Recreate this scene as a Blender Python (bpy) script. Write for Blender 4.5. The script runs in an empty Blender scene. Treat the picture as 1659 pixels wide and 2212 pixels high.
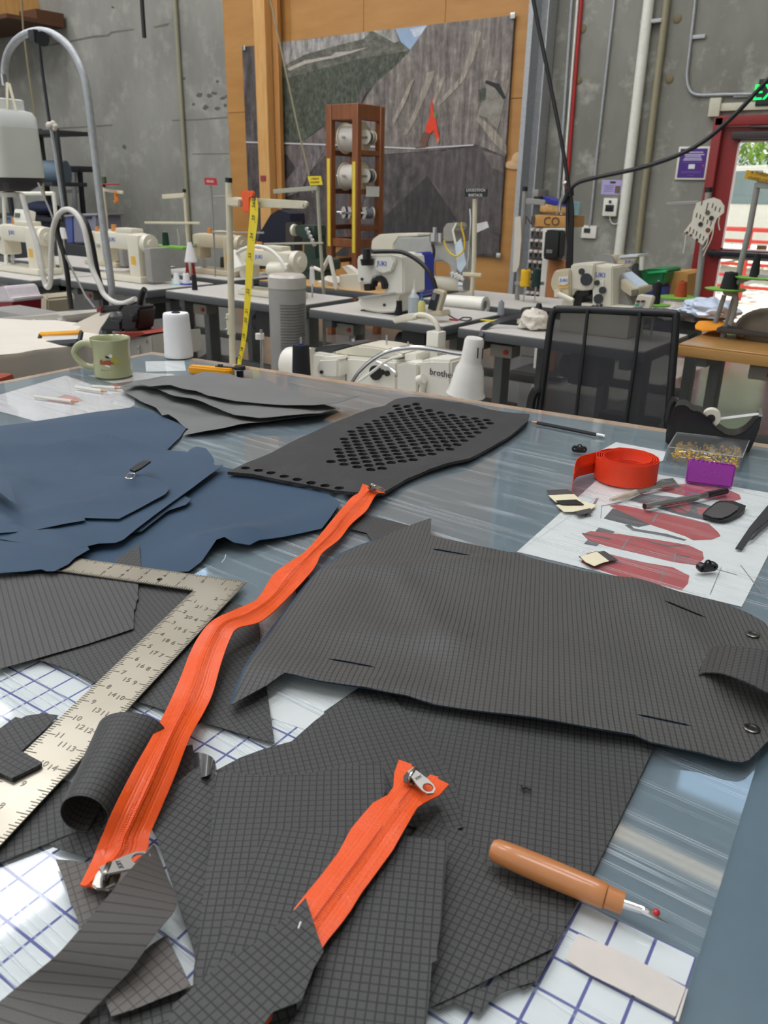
import bpy, bmesh, math, random
from math import sin, cos, pi, radians, sqrt, atan2
from mathutils import Vector, Matrix, noise
from mathutils.geometry import delaunay_2d_cdt
random.seed(7)
scene = bpy.context.scene
COL = scene.collection
# ------------------------------------------------------------------ camera
T = 0.95                      # height of the cutting table
FPX, YAW, PIT, ROL, HC = 1743.534, 0.6369806, 0.3826655, 0.0189525, T + 0.446068
IW, IH = 1659, 2212
_f = Vector((-sin(YAW)*cos(PIT), cos(YAW)*cos(PIT), -sin(PIT)))
_r = Vector((cos(YAW), sin(YAW), 0)); _u = _r.cross(_f)
CR = _r*cos(ROL) + _u*sin(ROL); CU = -_r*sin(ROL) + _u*cos(ROL); CF = _f
CAM = Vector((0, 0, HC))
cd = bpy.data.cameras.new('camera'); cam = bpy.data.objects.new('camera', cd); COL.objects.link(cam)
cd.sensor_fit = 'HORIZONTAL'; cd.sensor_width = 36; cd.lens = FPX/IW*36; cd.clip_end = 200; cd.clip_start = .02
cam.matrix_world = Matrix(((CR.x, CU.x, -CF.x, 0), (CR.y, CU.y, -CF.y, 0), (CR.z, CU.z, -CF.z, HC), (0, 0, 0, 1)))
cd.dof.use_dof = True; cd.dof.focus_distance = 0.98; cd.dof.aperture_fstop = 18
scene.camera = cam
# ------------------------------------------------------------------ world, lights, exposure
w = bpy.data.worlds.new('sky'); scene.world = w; w.use_nodes = True
w.node_tree.nodes['Background'].inputs[0].default_value = (.93, .965, 1, 1)
w.node_tree.nodes['Background'].inputs[1].default_value = 1.0
sd = bpy.data.lights.new('sun', 'SUN'); sun = bpy.data.objects.new('sun', sd); COL.objects.link(sun)
sd.energy = 20; sd.angle = radians(.6); sd.color = (1, .95, .86)
sun.rotation_euler = Vector((.10, 1.95, 1.0)).to_track_quat('Z', 'Y').to_euler()
sun.location = (2, 20, 14)
vs = scene.view_settings
vs.view_transform = 'Standard'; vs.look = 'None'; vs.gamma = 1; vs.use_curve_mapping = False; vs.exposure = -0.22
scene.cycles.max_bounces = 6; scene.cycles.transparent_max_bounces = 12
scene.cycles.sample_clamp_indirect = 6
# ------------------------------------------------------------------ pixels to places
def ray(px, py): return CF + CR*((px-IW/2)/FPX) - CU*((py-IH/2)/FPX)
def V(px, py, z=T):
    d = ray(px, py); return CAM + d*((z-HC)/d.z)
def VY(px, py, Y):
    d = ray(px, py); return CAM + d*(Y/d.y)
CROP = dict(N=(0,700,.33755), M=(480,820,.42194), D=(1100,860,.33695), L=(0,1180,.37372), P=(480,1100,.71067), S=(0,1600,.33755),
  Z=(400,1600,.39783), R=(900,1600,.4575), Q=(0,1400,.27125), A=(0,0,.33755), B=(0,380,.28933), E=(440,340,.217), F=(600,440,.30139),
  G=(480,0,.42194), H=(1080,350,.34901), I=(1100,0,.33695), J=(960,640,.42134), K=(1440,300,.18084), O=(1440,560,.15368),
  T=(690,210,.18072), U=(0,200,.19893), X=(1120,380,.13564), W=(1080,1900,.349), p=(0,0,1))
def C(k, pts):
    ox, oy, s = CROP[k]; return [(ox+x*s, oy+y*s) for x, y in pts]
# ------------------------------------------------------------------ materials
def lin(c):
    return tuple(((v/255)/12.92 if v/255 <= .04045 else ((v/255+.055)/1.055)**2.4) for v in c)
MATS = {}
class NT:
    def __init__(s, name):
        s.m = bpy.data.materials.new(name); s.m.use_nodes = True; s.t = s.m.node_tree
        s.b = s.t.nodes['Principled BSDF']; s.out = s.t.nodes['Material Output']
    def n(s, typ, **kw):
        nd = s.t.nodes.new('ShaderNode'+typ)
        for k, v in kw.items(): setattr(nd, k, v)
        return nd
    def l(s, a, b): s.t.links.new(a, b)
    def math(s, op, a, b=None, c=None):
        nd = s.n('Math', operation=op)
        for i, v in enumerate((a, b, c)):
            if v is None: continue
            if isinstance(v, (int, float)): nd.inputs[i].default_value = v
            else: s.l(v, nd.inputs[i])
        return nd.outputs[0]
    def mix(s, f, a, b):
        nd = s.n('Mix', data_type='RGBA')
        for i, v in ((0, f), (6, a), (7, b)):
            if isinstance(v, (int, float)): nd.inputs[i].default_value = v
            elif isinstance(v, tuple): nd.inputs[i].default_value = (*v, 1) if len(v) == 3 else v
            else: s.l(v, nd.inputs[i])
        return nd.outputs[2]
    def noise(s, co, scale, detail=3, rough=.55):
        nd = s.n('TexNoise'); nd.inputs['Scale'].default_value = scale; nd.inputs['Detail'].default_value = detail
        nd.inputs['Roughness'].default_value = rough
        if co is not None: s.l(co, nd.inputs['Vector'])
        return nd.outputs[0]
    def ramp(s, v, stops):
        nd = s.n('ValToRGB'); cr = nd.color_ramp
        while len(cr.elements) < len(stops): cr.elements.new(.5)
        for e, (p, c) in zip(cr.elements, stops):
            e.position = p; e.color = (*c, 1) if len(c) == 3 else c
        s.l(v, nd.inputs[0]); return nd.outputs[0]
    def co(s, k='Object'): return s.n('TexCoord').outputs[k]
    def mapping(s, co, rot=(0,0,0), scale=(1,1,1)):
        nd = s.n('Mapping'); nd.inputs['Rotation'].default_value = rot; nd.inputs['Scale'].default_value = scale
        s.l(co, nd.inputs['Vector']); return nd.outputs[0]
    def bump(s, h, strength=.3, dist=.002):
        nd = s.n('Bump'); nd.inputs['Strength'].default_value = strength; nd.inputs['Distance'].default_value = dist
        s.l(h, nd.inputs['Height']); s.l(nd.outputs[0], s.b.inputs['Normal'])
def mat(name, col, rough=.5, metal=0, var=.06, scale=25, bump=0, bscale=300, spec=.5, coat=0, trans=0, alpha=1, aniso=0):
    if name in MATS: return MATS[name]
    m = NT(name); c = lin(col); co = m.co()
    nz = m.noise(co, scale)
    a = tuple(max(0, v*(1-var*2)) for v in c); b = tuple(min(1, v*(1+var*2)) for v in c)
    m.l(m.mix(nz, a, b), m.b.inputs['Base Color'])
    m.b.inputs['Roughness'].default_value = rough; m.b.inputs['Metallic'].default_value = metal
    m.b.inputs['Specular IOR Level'].default_value = spec
    if coat: m.b.inputs['Coat Weight'].default_value = coat; m.b.inputs['Coat Roughness'].default_value = .08
    if trans: m.b.inputs['Transmission Weight'].default_value = trans
    if alpha < 1: m.b.inputs['Alpha'].default_value = alpha
    if bump: m.bump(m.noise(co, bscale, 2), bump, .001)
    MATS[name] = m.m; return m.m
def emit(name, col, st):
    if name in MATS: return MATS[name]
    m = NT(name); e = m.n('Emission'); e.inputs[0].default_value = (*lin(col), 1); e.inputs[1].default_value = st
    m.l(e.outputs[0], m.out.inputs[0]); MATS[name] = m.m; return m.m
def ripstop(name, base, line, su=.0056, sv=.0056, wv=.13, wu=.13, soft=1):
    """woven ripstop: two sets of darker yarns, laid out in metres of cloth (UV)"""
    m = NT(name); uv = m.co('UV'); sx = m.n('SeparateXYZ'); m.l(uv, sx.inputs[0])
    def lines(c, s, wd):
        f = m.math('FRACT', m.math('DIVIDE', c, s)); d = m.math('ABSOLUTE', m.math('SUBTRACT', f, .5))
        return m.math('SMOOTH_MIN', m.math('MAXIMUM', m.math('MULTIPLY', m.math('SUBTRACT', d, .5-wd), 1/wd*1.6), 0), 1, .2)
    a = lines(sx.outputs[0], su, wu); b = lines(sx.outputs[1], sv, wv)
    dash = m.math('GREATER_THAN', m.math('FRACT', m.math('DIVIDE', sx.outputs[1], .0013)), .35)
    a2 = m.math('MULTIPLY', a, m.math('ADD', m.math('MULTIPLY', dash, .35), .65*soft))
    L = m.math('MAXIMUM', a2, m.math('MULTIPLY', b, .8))
    nz = m.noise(m.co(), 9, 4)
    c = m.mix(nz, tuple(v*.86 for v in lin(base)), tuple(v*1.16 for v in lin(base)))
    m.l(m.mix(L, c, lin(line)), m.b.inputs['Base Color'])
    m.b.inputs['Roughness'].default_value = .5; m.b.inputs['Specular IOR Level'].default_value = .38
    m.b.inputs['Sheen Weight'].default_value = .08
    m.bump(m.math('SUBTRACT', m.noise(m.co(), 700, 2), m.math('MULTIPLY', L, .8)), .25, .0006)
    MATS[name] = m.m; return m.m
# ------------------------------------------------------------------ objects
BASE = {}
def tag(o, label=None, cat=None, group=None, kind=None):
    if label: o['label'] = label
    if cat: o['category'] = cat
    if group: o['group'] = group
    if kind: o['kind'] = kind
    return o
def thing(name, label, cat, loc=(0,0,0), group=None):
    o = bpy.data.objects.new(name, None); COL.objects.link(o); o.location = loc; o.empty_display_size = .05
    BASE[o.name] = Vector(loc); return tag(o, label, cat, group)
def obj(name, bm, m, parent=None, label=None, cat=None, group=None, kind=None, smooth=38, origin=None):
    base = BASE[parent.name] if parent else (Vector(origin) if origin is not None else None)
    if base is None:
        lo = Vector((1e9,)*3); hi = -lo
        for v in bm.verts:
            for i in range(3): lo[i] = min(lo[i], v.co[i]); hi[i] = max(hi[i], v.co[i])
        base = Vector(((lo.x+hi.x)/2, (lo.y+hi.y)/2, lo.z))
    bmesh.ops.translate(bm, verts=bm.verts, vec=-base)
    me = bpy.data.meshes.new(name); bm.to_mesh(me); bm.free()
    if smooth:
        me.shade_smooth(); me.set_sharp_from_angle(angle=radians(smooth))
    o = bpy.data.objects.new(name, me); COL.objects.link(o)
    if isinstance(m, (list, tuple)):
        for x in m: me.materials.append(x)
    else: me.materials.append(m)
    if parent: o.parent = parent
    else: o.location = base
    BASE[o.name] = base
    return tag(o, label, cat, group, kind)
def B(): return bmesh.new()
def rotm(rx=0, ry=0, rz=0): return (Matrix.Rotation(rz, 4, 'Z') @ Matrix.Rotation(ry, 4, 'Y') @ Matrix.Rotation(rx, 4, 'X'))
def box(bm, c, s, rz=0, bev=0, seg=2, R=None, M=None):
    X = Matrix.Translation(c) @ (R if R is not None else Matrix.Rotation(rz, 4, 'Z')) @ Matrix.Diagonal((*s, 1))
    if M is not None: X = M @ X
    g = bmesh.ops.create_cube(bm, size=1, matrix=X)
    if bev:
        es = list({e for v in g['verts'] for e in v.link_edges})
        bmesh.ops.bevel(bm, geom=es, offset=min(bev, min(s)*.45), segments=seg, affect='EDGES', profile=.6)
    return bm
def frame_of(d):
    d = d.normalized(); a = Vector((0, 0, 1)) if abs(d.z) < .9 else Vector((1, 0, 0))
    x = d.cross(a).normalized(); return x, d.cross(x).normalized()
def cyl(bm, p0, p1, r0, r1=None, n=14, cap=True, M=None):
    p0, p1 = Vector(p0), Vector(p1); r1 = r0 if r1 is None else r1
    if M is not None: p0, p1 = M @ p0, M @ p1
    x, y = frame_of(p1-p0); A = []; Bv = []
    for i in range(n):
        a = 2*pi*i/n; d = x*cos(a)+y*sin(a)
        A.append(bm.verts.new(p0+d*r0)); Bv.append(bm.verts.new(p1+d*r1))
    for i in range(n):
        j = (i+1) % n; bm.faces.new((A[i], A[j], Bv[j], Bv[i]))
    if cap: bm.faces.new(A[::-1]); bm.faces.new(Bv)
    return bm
def smooth(pts, k=6):
    P = [Vector(p) for p in pts]; out = []
    for i in range(len(P)-1):
        p0 = P[max(i-1, 0)]; p1 = P[i]; p2 = P[i+1]; p3 = P[min(i+2, len(P)-1)]
        for j in range(k):
            t = j/k
            out.append(.5*((2*p1)+(p2-p0)*t+(2*p0-5*p1+4*p2-p3)*t*t+(3*p1-p0-3*p2+p3)*t**3))
    out.append(P[-1]); return out
def tube(bm, pts, r, n=8, cap=True, sq=None, M=None):
    P = [Vector(p) for p in pts]
    if M is not None: P = [M @ p for p in P]
    rings = []; x = None
    for i, p in enumerate(P):
        d = (P[min(i+1, len(P)-1)]-P[max(i-1, 0)]).normalized()
        if x is None: x, y = frame_of(d)
        else:
            x = (x-d*x.dot(d)).normalized(); y = d.cross(x)
        rr = r[i] if isinstance(r, (list, tuple)) else r
        rings.append([bm.verts.new(p+(x*cos(2*pi*k/n)+y*sin(2*pi*k/n))*rr) for k in range(n)])
    for a, b in zip(rings, rings[1:]):
        for k in range(n):
            j = (k+1) % n; bm.faces.new((a[k], a[j], b[j], b[k]))
    if cap: bm.faces.new(rings[0][::-1]); bm.faces.new(rings[-1])
    return bm
def lathe(bm, c, prof, n=28, axis=None, M=None, close=True):
    c = Vector(c); rings = []
    if axis is None: ax, x, y = Vector((0, 0, 1)), Vector((1, 0, 0)), Vector((0, 1, 0))
    else: ax = Vector(axis).normalized(); x, y = frame_of(ax)
    for r, h in prof:
        ring = []
        for k in range(n):
            p = c+ax*h+(x*cos(2*pi*k/n)+y*sin(2*pi*k/n))*max(r, 1e-5)
            ring.append(bm.verts.new(M @ p if M is not None else p))
        rings.append(ring)
    for a, b in zip(rings, rings[1:]):
        for k in range(n):
            j = (k+1) % n; bm.faces.new((a[k], a[j], b[j], b[k]))
    if close: bm.faces.new(rings[0][::-1]); bm.faces.new(rings[-1])
    return bm
def prism(bm, pts, vec, M=None):
    """closed solid from a planar outline pushed along vec"""
    vec = Vector(vec); P = [Vector(p) for p in pts]
    if M is not None: vec = M.to_3x3() @ vec; P = [M @ p for p in P]
    a = [bm.verts.new(p) for p in P]; b = [bm.verts.new(p+vec) for p in P]
    fa = bm.faces.new(a); fb = bm.faces.new(b[::-1])
    for i in range(len(P)):
        j = (i+1) % len(P); bm.faces.new((a[j], a[i], b[i], b[j]))
    bmesh.ops.recalc_face_normals(bm, faces=bm.faces[:])
    return bm
def strip(bm, A, Bp, th, nrm=None):
    """ribbon solid between two edge polylines A and B with thickness th along nrm or its own normal"""
    n = len(A); rows = []
    for i in range(n):
        a, b = Vector(A[i]), Vector(Bp[i])
        if nrm is None:
            d = Vector(A[min(i+1, n-1)])-Vector(A[max(i-1, 0)]); k = (b-a).cross(d)
            k = k.normalized() if k.length > 1e-9 else Vector((0, 0, 1))
        else: k = Vector(nrm)
        rows.append([bm.verts.new(p) for p in (a, b, b+k*th, a+k*th)])
    for r0, r1 in zip(rows, rows[1:]):
        for k in range(4):
            j = (k+1) % 4; bm.faces.new((r0[k], r0[j], r1[j], r1[k]))
    bm.faces.new(rows[0][::-1]); bm.faces.new(rows[-1]); 
    bmesh.ops.recalc_face_normals(bm, faces=bm.faces[:]); return bm
def dense(pts, step, closed=True):
    out = []; n = len(pts)
    for i in range(n if closed else n-1):
        a = Vector(pts[i]); b = Vector(pts[(i+1) % n]); k = max(1, int((b-a).length/step))
        out += [a.lerp(b, j/k) for j in range(k)]
    if not closed: out.append(Vector(pts[-1]))
    return out
def inside(x, y, poly):
    c = False; n = len(poly); j = n-1
    for i in range(n):
        xi, yi = poly[i][0], poly[i][1]; xj, yj = poly[j][0], poly[j][1]
        if (yi > y) != (yj > y) and x < (xj-xi)*(y-yi)/(yj-yi)+xi: c = not c
        j = i
    return c
def sheet_mesh(poly, z, th, ang=0, wave=None, step=.02, holes=(), zfun=None, lift=0):
    """thin cloth or paper: outline poly (world xy) -> solid with thickness and gentle relief"""
    poly = [Vector((p[0], p[1])) for p in poly]
    out = dense(poly, step)
    pts = list(out); n0 = len(out)
    edges = [(i, (i+1) % n0) for i in range(n0)]
    faces = [list(range(n0))]
    hp = []
    for h in holes:
        k = len(pts); m = len(h); pts += [Vector((q[0], q[1])) for q in h]
        edges += [(k+i, k+(i+1) % m) for i in range(m)]; faces.append([k+i for i in range(m)]); hp.append(h)
    xs = [p.x for p in poly]; ys = [p.y for p in poly]
    def area(q): return sum(q[i][0]*q[(i+1) % len(q)][1]-q[(i+1) % len(q)][0]*q[i][1] for i in range(len(q)))
    y = min(ys)+step*.5; row = 0
    while y < max(ys):
        x = min(xs)+(step*.5 if row % 2 else 0)
        while x < max(xs):
            if inside(x, y, poly) and min((Vector((x, y))-q).length for q in out) > step*.45:
                if not hp or all((x-h[0][0])**2+(y-h[0][1])**2 > 9e-4 or (not inside(x, y, h) and min((x-q[0])**2+(y-q[1])**2 for q in h) > 1e-5) for h in hp):
                    pts.append(Vector((x, y)))
            x += step
        y += step*.87; row += 1
    vo, eo, fo, _, _, _ = delaunay_2d_cdt(pts, edges, [], 1, 1e-7)
    if hp:
        hc = []
        for h in hp:
            cx = sum(q[0] for q in h)/len(h); cy = sum(q[1] for q in h)/len(h); hc.append((cx, cy, max(sqrt((q[0]-cx)**2+(q[1]-cy)**2) for q in h), h))
        keep = []
        for f in fo:
            cx = sum(vo[i].x for i in f)/len(f); cy = sum(vo[i].y for i in f)/len(f)
            if not any((cx-a)**2+(cy-e)**2 < r*r and inside(cx, cy, h) for a, e, r, h in hc): keep.append(f)
        fo = keep
    bm = B(); uvl = bm.loops.layers.uv.new('UVMap')
    def h(x, y):
        r = 0
        if wave:
            a, wl, sd = wave; r = a*(.5+.5*noise.noise(Vector((x/wl, y/wl, sd*7.3)))*1.7); r = max(0, min(a, r))
        if zfun: r += zfun(x, y)
        return r
    top = [bm.verts.new((p.x, p.y, z+th+h(p.x, p.y))) for p in vo]
    bot = [bm.verts.new((p.x, p.y, t.co.z-th)) for p, t in zip(vo, top)]
    cnt = {}
    ca, sa = cos(ang), sin(ang)
    for f in fo:
        if len(set(f)) < 3: continue
        ar = area([vo[i] for i in f])
        if abs(ar) < 1e-12: continue
        f = list(f) if ar > 0 else list(f)[::-1]
        try:
            bm.faces.new([top[i] for i in f]); bm.faces.new([bot[i] for i in f[::-1]])
        except ValueError: continue
        for i in range(len(f)): cnt[(f[i], f[(i+1) % len(f)])] = 1
    for (a, b) in cnt:
        if (b, a) not in cnt: bm.faces.new((top[b], top[a], bot[a], bot[b]))
    for fc in bm.faces:
        for lp in fc.loops:
            c = lp.vert.co; lp[uvl].uv = (c.x*ca+c.y*sa+5, -c.x*sa+c.y*ca+5)
    for v in [v for v in bm.verts if not v.link_faces]: bm.verts.remove(v)
    return bm
def sheet(name, pts, m, z, th=.0007, parent=None, holes=(), ang=0, wave=None, step=.02, zfun=None, label=None, cat=None, group=None, kind=None, smo=50):
    zz = T+z
    poly = [V(x, y, zz) for x, y in pts]
    hl = [[V(x, y, zz) for x, y in h] for h in holes]
    bm = sheet_mesh(poly, zz, th, ang, wave, step, hl, zfun)
    return obj(name, bm, m, parent, label, cat, group, kind, smooth=smo)
def gang(px0, px1, z=T):
    """angle of a cloth's yarns on the table, from two pixels along one yarn"""
    a, b = V(*px0, z), V(*px1, z); return atan2(b.y-a.y, b.x-a.x)
def text(name, s, size, M, m, parent, ext=.0004, align='CENTER', spacing=1):
    cu = bpy.data.curves.new(name, 'FONT'); cu.body = s; cu.size = size; cu.extrude = ext; cu.align_x = align; cu.align_y = 'CENTER'
    cu.resolution_u = 2; cu.space_character = spacing
    tmp = bpy.data.objects.new('tmp', cu); COL.objects.link(tmp)
    me = bpy.data.meshes.new_from_object(tmp); bpy.data.objects.remove(tmp); bpy.data.curves.remove(cu)
    bm = B(); bm.from_mesh(me); bpy.data.meshes.remove(me); bmesh.ops.transform(bm, matrix=M, verts=bm.verts)
    return obj(name, bm, m, parent, smooth=0)
def face_m(p, right, up):
    """matrix that lays flat artwork at p, reading along right, with up"""
    r = Vector(right).normalized(); n = r.cross(Vector(up)).normalized(); u = n.cross(r)
    return Matrix(((r.x, u.x, n.x, p[0]), (r.y, u.y, n.y, p[1]), (r.z, u.z, n.z, p[2]), (0, 0, 0, 1)))
# ================================================================== the room
YW = 9.2
def concrete(name, base, blot, dark, sc=1.0):
    m = NT(name); co = m.co()
    n1 = m.noise(m.mapping(co, scale=(1, 1, .55)), .9*sc, 5, .6); n2 = m.noise(co, 3.2*sc, 6, .65); n3 = m.noise(m.mapping(co, scale=(4, 4, .25)), 1.6, 4)
    c = m.mix(m.ramp(n1, [(.38, (0,0,0)), (.62, (1,1,1))]), lin(dark), lin(base))
    c = m.mix(m.math('MULTIPLY', m.ramp(n2, [(.52, (0,0,0)), (.66, (1,1,1))]), .6), c, lin(blot))
    c = m.mix(m.math('MULTIPLY', n3, .35), c, lin(dark))
    m.l(c, m.b.inputs['Base Color']); m.b.inputs['Roughness'].default_value = .75
    m.bump(m.noise(co, 40, 5), .25, .003); MATS[name] = m.m; return m.m
M_conc = concrete('concrete_wall', (156,155,146), (176,175,164), (132,130,122))
M_conc_r = concrete('concrete_wall_patched', (144,143,132), (186,185,170), (120,118,108), 1.3)
def floor_mat():
    m = NT('sealed_concrete_floor'); co = m.co()
    n = m.noise(co, 1.3, 6, .6)
    m.l(m.ramp(n, [(.3, lin((84,83,80))), (.7, lin((114,112,108)))]), m.b.inputs['Base Color'])
    m.b.inputs['Roughness'].default_value = .22
    m.l(m.ramp(m.noise(co, 2.5, 3), [(.3, (.10,)*3), (.7, (.20,)*3)]), m.b.inputs['Roughness'])
    MATS['floor'] = m.m; return m.m
def wood(name, a, b, scale=(1,1,8), rough=.5, s=6, coat=0):
    if name in MATS: return MATS[name]
    m = NT(name); co = m.mapping(m.co(), scale=tuple(1/v for v in scale))
    n = m.noise(co, s*4, 5, .6); n2 = m.noise(m.co(), 3, 3)
    c = m.ramp(n, [(.3, lin(a)), (.7, lin(b))])
    m.l(m.mix(m.math('MULTIPLY', n2, .3), c, tuple(v*.75 for v in lin(a))), m.b.inputs['Base Color'])
    m.b.inputs['Roughness'].default_value = rough
    if coat: m.b.inputs['Coat Weight'].default_value = coat
    m.bump(n, .12, .001); MATS[name] = m.m; return m.m
M_ply = wood('plywood_amber', (176,124,62), (196,144,80), (5,1,1), .42, 1.5)
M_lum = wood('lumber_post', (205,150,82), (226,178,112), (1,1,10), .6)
M_galv = mat('galvanised_steel', (172,174,174), .42, .35, .14, 40)
M_steel = mat('bright_steel', (200,200,198), .25, 1, .04)
M_chrome = mat('polished_chrome', (222,222,220), .12, 1, .02)
M_white = mat('white_paint', (226,224,214), .4)
M_pvc = mat('white_pvc_pipe', (232,230,216), .35)
M_red = mat('red_door_paint', (140,34,30), .42)
M_redpipe = mat('red_pipe_paint', (170,40,36), .4)
M_black = mat('black_plastic', (26,26,27), .42)
M_dark = mat('dark_grey_metal', (60,62,64), .45, .3)
M_paper = mat('white_paper', (232,230,226), .7, 0, .02)
M_brown = mat('dark_timber', (92,58,34), .7, 0, .15)

def struct(name, bm, m, parent=None, label=None, smo=0):
    return obj(name, bm, m, parent, label, kind=None if parent else 'structure', smooth=smo)
XL, XR, YF, ZC = -20.0, 3.2, -3.5, 9.0
b = B(); box(b, ((XL+XR)/2, (YF+16)/2, -.05), (XR-XL+12, 16-YF, .1))
struct('floor', b, floor_mat(), label='grey sealed concrete workshop floor reflecting the door')
DX0, DX1, DZ = -2.74, -1.62, 2.10
b = B(); box(b, ((XL-4.72)/2, YW+.12, ZC/2), (-4.72-XL, .24, ZC)); wb = struct('wall_back', b, M_conc, label='bare grey concrete wall left of the plywood panel')
b = B(); box(b, ((-4.72+DX0)/2, YW+.12, ZC/2), (DX0+4.72, .24, ZC)); box(b, ((DX0+DX1)/2, YW+.12, (DZ+ZC)/2), (DX1-DX0, .24, ZC-DZ)); box(b, ((DX1+XR)/2, YW+.12, ZC/2), (XR-DX1, .24, ZC))
struct('wall_back_right', b, M_conc_r, label='patched blotchy concrete wall around the red door')
b = B(); box(b, (XL-.1, (YF+YW)/2, ZC/2), (.2, YW-YF, ZC)); struct('wall_left', b, M_conc)
b = B(); box(b, (XR+.1, (YF+YW)/2, ZC/2), (.2, YW-YF, ZC)); struct('wall_right', b, M_conc)
b = B(); box(b, ((XL+XR)/2, (YF+YW)/2, ZC+.1), (XR-XL, YW-YF, .2)); struct('ceiling', b, mat('white_roof_deck', (214,210,200), .8))
M_sky = emit('skylight_glow', (246,248,255), 14.5)
k = 1
for x in (-16.5, -12.5, -8.5, -4.5, -.6):
    for y in (-.6, 4.2):
        b = B(); box(b, (x, y, ZC-.02), (1.5, 2.6, .03)); o = struct('window_%d' % k, b, M_sky, label='roof skylight of frosted panels'); k += 1
        b = B()
        for dx, dy, sx, sy in ((-.8,0,.1,2.8),(.8,0,.1,2.8),(0,-1.35,1.7,.1),(0,1.35,1.7,.1)): box(b, (x+dx, y+dy, ZC-.06), (sx, sy, .12))
        struct('window_frame', b, M_white, o)
# high windows near the eaves of the back wall
M_hiwin = emit('eaves_daylight', (190,222,255), 7)
for x in (-11.4, -8.2, -1.45):
    b = B(); box(b, (x, YW-.015, 7.35), (.95, .03, .8)); o = struct('window_%d' % k, b, M_hiwin, label='small high window under the eaves'); k += 1
    b = B()
    for dx, dz, sx, sz in ((-.5,0,.08,.95),(.5,0,.08,.95),(0,-.44,1.08,.08),(0,.44,1.08,.08)): box(b, (x+dx, YW-.04, 7.35+dz), (sx, .07, sz))
    struct('window_frame', b, M_white, o)
# strip lamps hanging under the roof
M_tube = emit('lamp_tube_glow', (255,236,206), 9)
for i, (x, y, l) in enumerate(((-1.2, 6.05, 1.5), (-7.2, 5.6, 2.4), (-12.2, 5.6, 2.4), (-5.6, 1.2, 2.4), (-9.4, 2.2, 2.4))):
    t = thing('strip_lamp', 'long white strip lamp hanging under the roof, lamp %s' % ('by the door','over the thread rack','over the far left','over the iron','over the ladder side')[i], 'lamp', (x, y, 6))
    b = B(); box(b, (x, y, 6.08), (l, .22, .08), bev=.02); obj('housing', b, M_white, t)
    for dy in (-.05, .05):
        b = B(); cyl(b, (x-l*.48, y+dy, 6.02), (x+l*.48, y+dy, 6.02), .022, n=10); obj('lamp_tube', b, M_tube, t)
    b = B()
    pass
    b.free()
    for s in (-.4, .4):
        b = B(); cyl(b, (x+l*s, y, 6.1), (x+l*s, y, ZC), .006, n=6); obj('hanger', b, M_dark, t)
# plywood infill, panel by panel
xs = [-9.78, -8.5, VY(789, 30, YW).x, VY(789, 30, YW).x+1.22, -4.74]
zs = [0, .02, VY(1135, 212, YW).z, VY(1135, 212, YW).z+1.6, 6.4]
b = B(); box(b, ((xs[0]+xs[-1])/2, YW-.008, 3.2), (xs[-1]-xs[0], .016, 6.4)); pw = struct('wall_panelled', b, M_brown, label='amber plywood wall panelling behind the mural')
pw['kind'] = 'structure'
for i in range(4):
    for j in (1, 2, 3):
        b = B(); box(b, ((xs[i]+xs[i+1])/2, YW-.024, (zs[j]+zs[j+1])/2), (xs[i+1]-xs[i]-.006, .018, zs[j+1]-zs[j]-.006), bev=.002, seg=1); struct('panel', b, M_ply, pw)
# joints and stains on the bare wall
def wallmark(name, pts, m, k='p', d=.002):
    b = B(); prism(b, [VY(x, y, YW-d) for x, y in C(k, pts)], (0, .0015, 0)); return obj(name, b, m, wb, smooth=0)
M_joint = mat('joint_line_grey', (108,107,100), .9, 0, .15, 30); M_stain = mat('dark_stain', (94,94,88), .9, 0, .2, 30)  # joint grey is the dark colour of the crack lines themselves
for pts in ([(100,97),(150,88),(200,77),(232,75),(240,68),(290,62),(290,65),(242,72),(234,79),(200,82),(150,92),(100,100)], [(330,58),(345,54),(368,49),(362,56),(335,61)], [(125,276),(180,273),(243,269),(243,272),(180,276),(125,279)], [(372,259),(430,257),(492,252),(492,255),(430,260),(372,262)], [(415,332),(495,331),(495,333),(415,334)]):
    wallmark('joint', pts, M_joint)
rnd = random.Random(11)
for (x, y, r) in ((430,205,8),(452,208,8),(462,202,6),(481,212,7),(490,208,5),(418,226,5),(444,232,7),(470,234,7),(486,228,5),(398,170,4),(470,176,4),(268,318,6),(244,16,4)):
    wallmark('stain', [(x+r*cos(a)*rnd.uniform(.5,1.2), y+r*.8*sin(a)*rnd.uniform(.5,1.2)) for a in [k*2*pi/9 for k in range(9)]], M_stain)
# timber post standing before the mural and its side board
a, c_ = VY(545, 0, 8.9), VY(570, 0, 8.9)
t = thing('timber_post', 'rough yellow timber post standing in front of the mural', 'post', (a.x, 8.9, 0))
b = B(); box(b, ((a.x+c_.x)/2, 8.97, 2.6), (c_.x-a.x, .14, 5.2), bev=.006, seg=1); obj('beam', b, M_lum, t)
b = B(); box(b, (c_.x+.07, 9.05, 2.6), (.10, .07, 5.2), bev=.004, seg=1); obj('side_board', b, wood('lumber_shade', (178,122,62), (196,142,78), (1,1,10), .6), t)  # darker copy of the post lumber, putting side shade into the colour
p0, p1 = VY(560, 378, 8.88), VY(574, 392, 8.88)
b = B(); box(b, ((p0.x+p1.x)/2, 8.893, (p0.z+p1.z)/2), (.10, .012, .07)); obj('sticker', b, mat('sticker_red', (150,60,60), .5), t, 'small red and white sticker')
# galvanised channel at the end of the plywood
b = B()
for x0, w_ in ((-4.78, .012), (-4.60, .012)): box(b, (x0, YW-.12, 3.2), (w_, .2, 6.4))
box(b, (-4.69, YW-.03, 3.2), (.19, .012, 6.4)); box(b, (-4.80, YW-.22, 3.2), (.06, .012, 6.4))
tag(struct('trim_1', b, M_galv), 'galvanised steel channel closing the plywood panelling')
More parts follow.
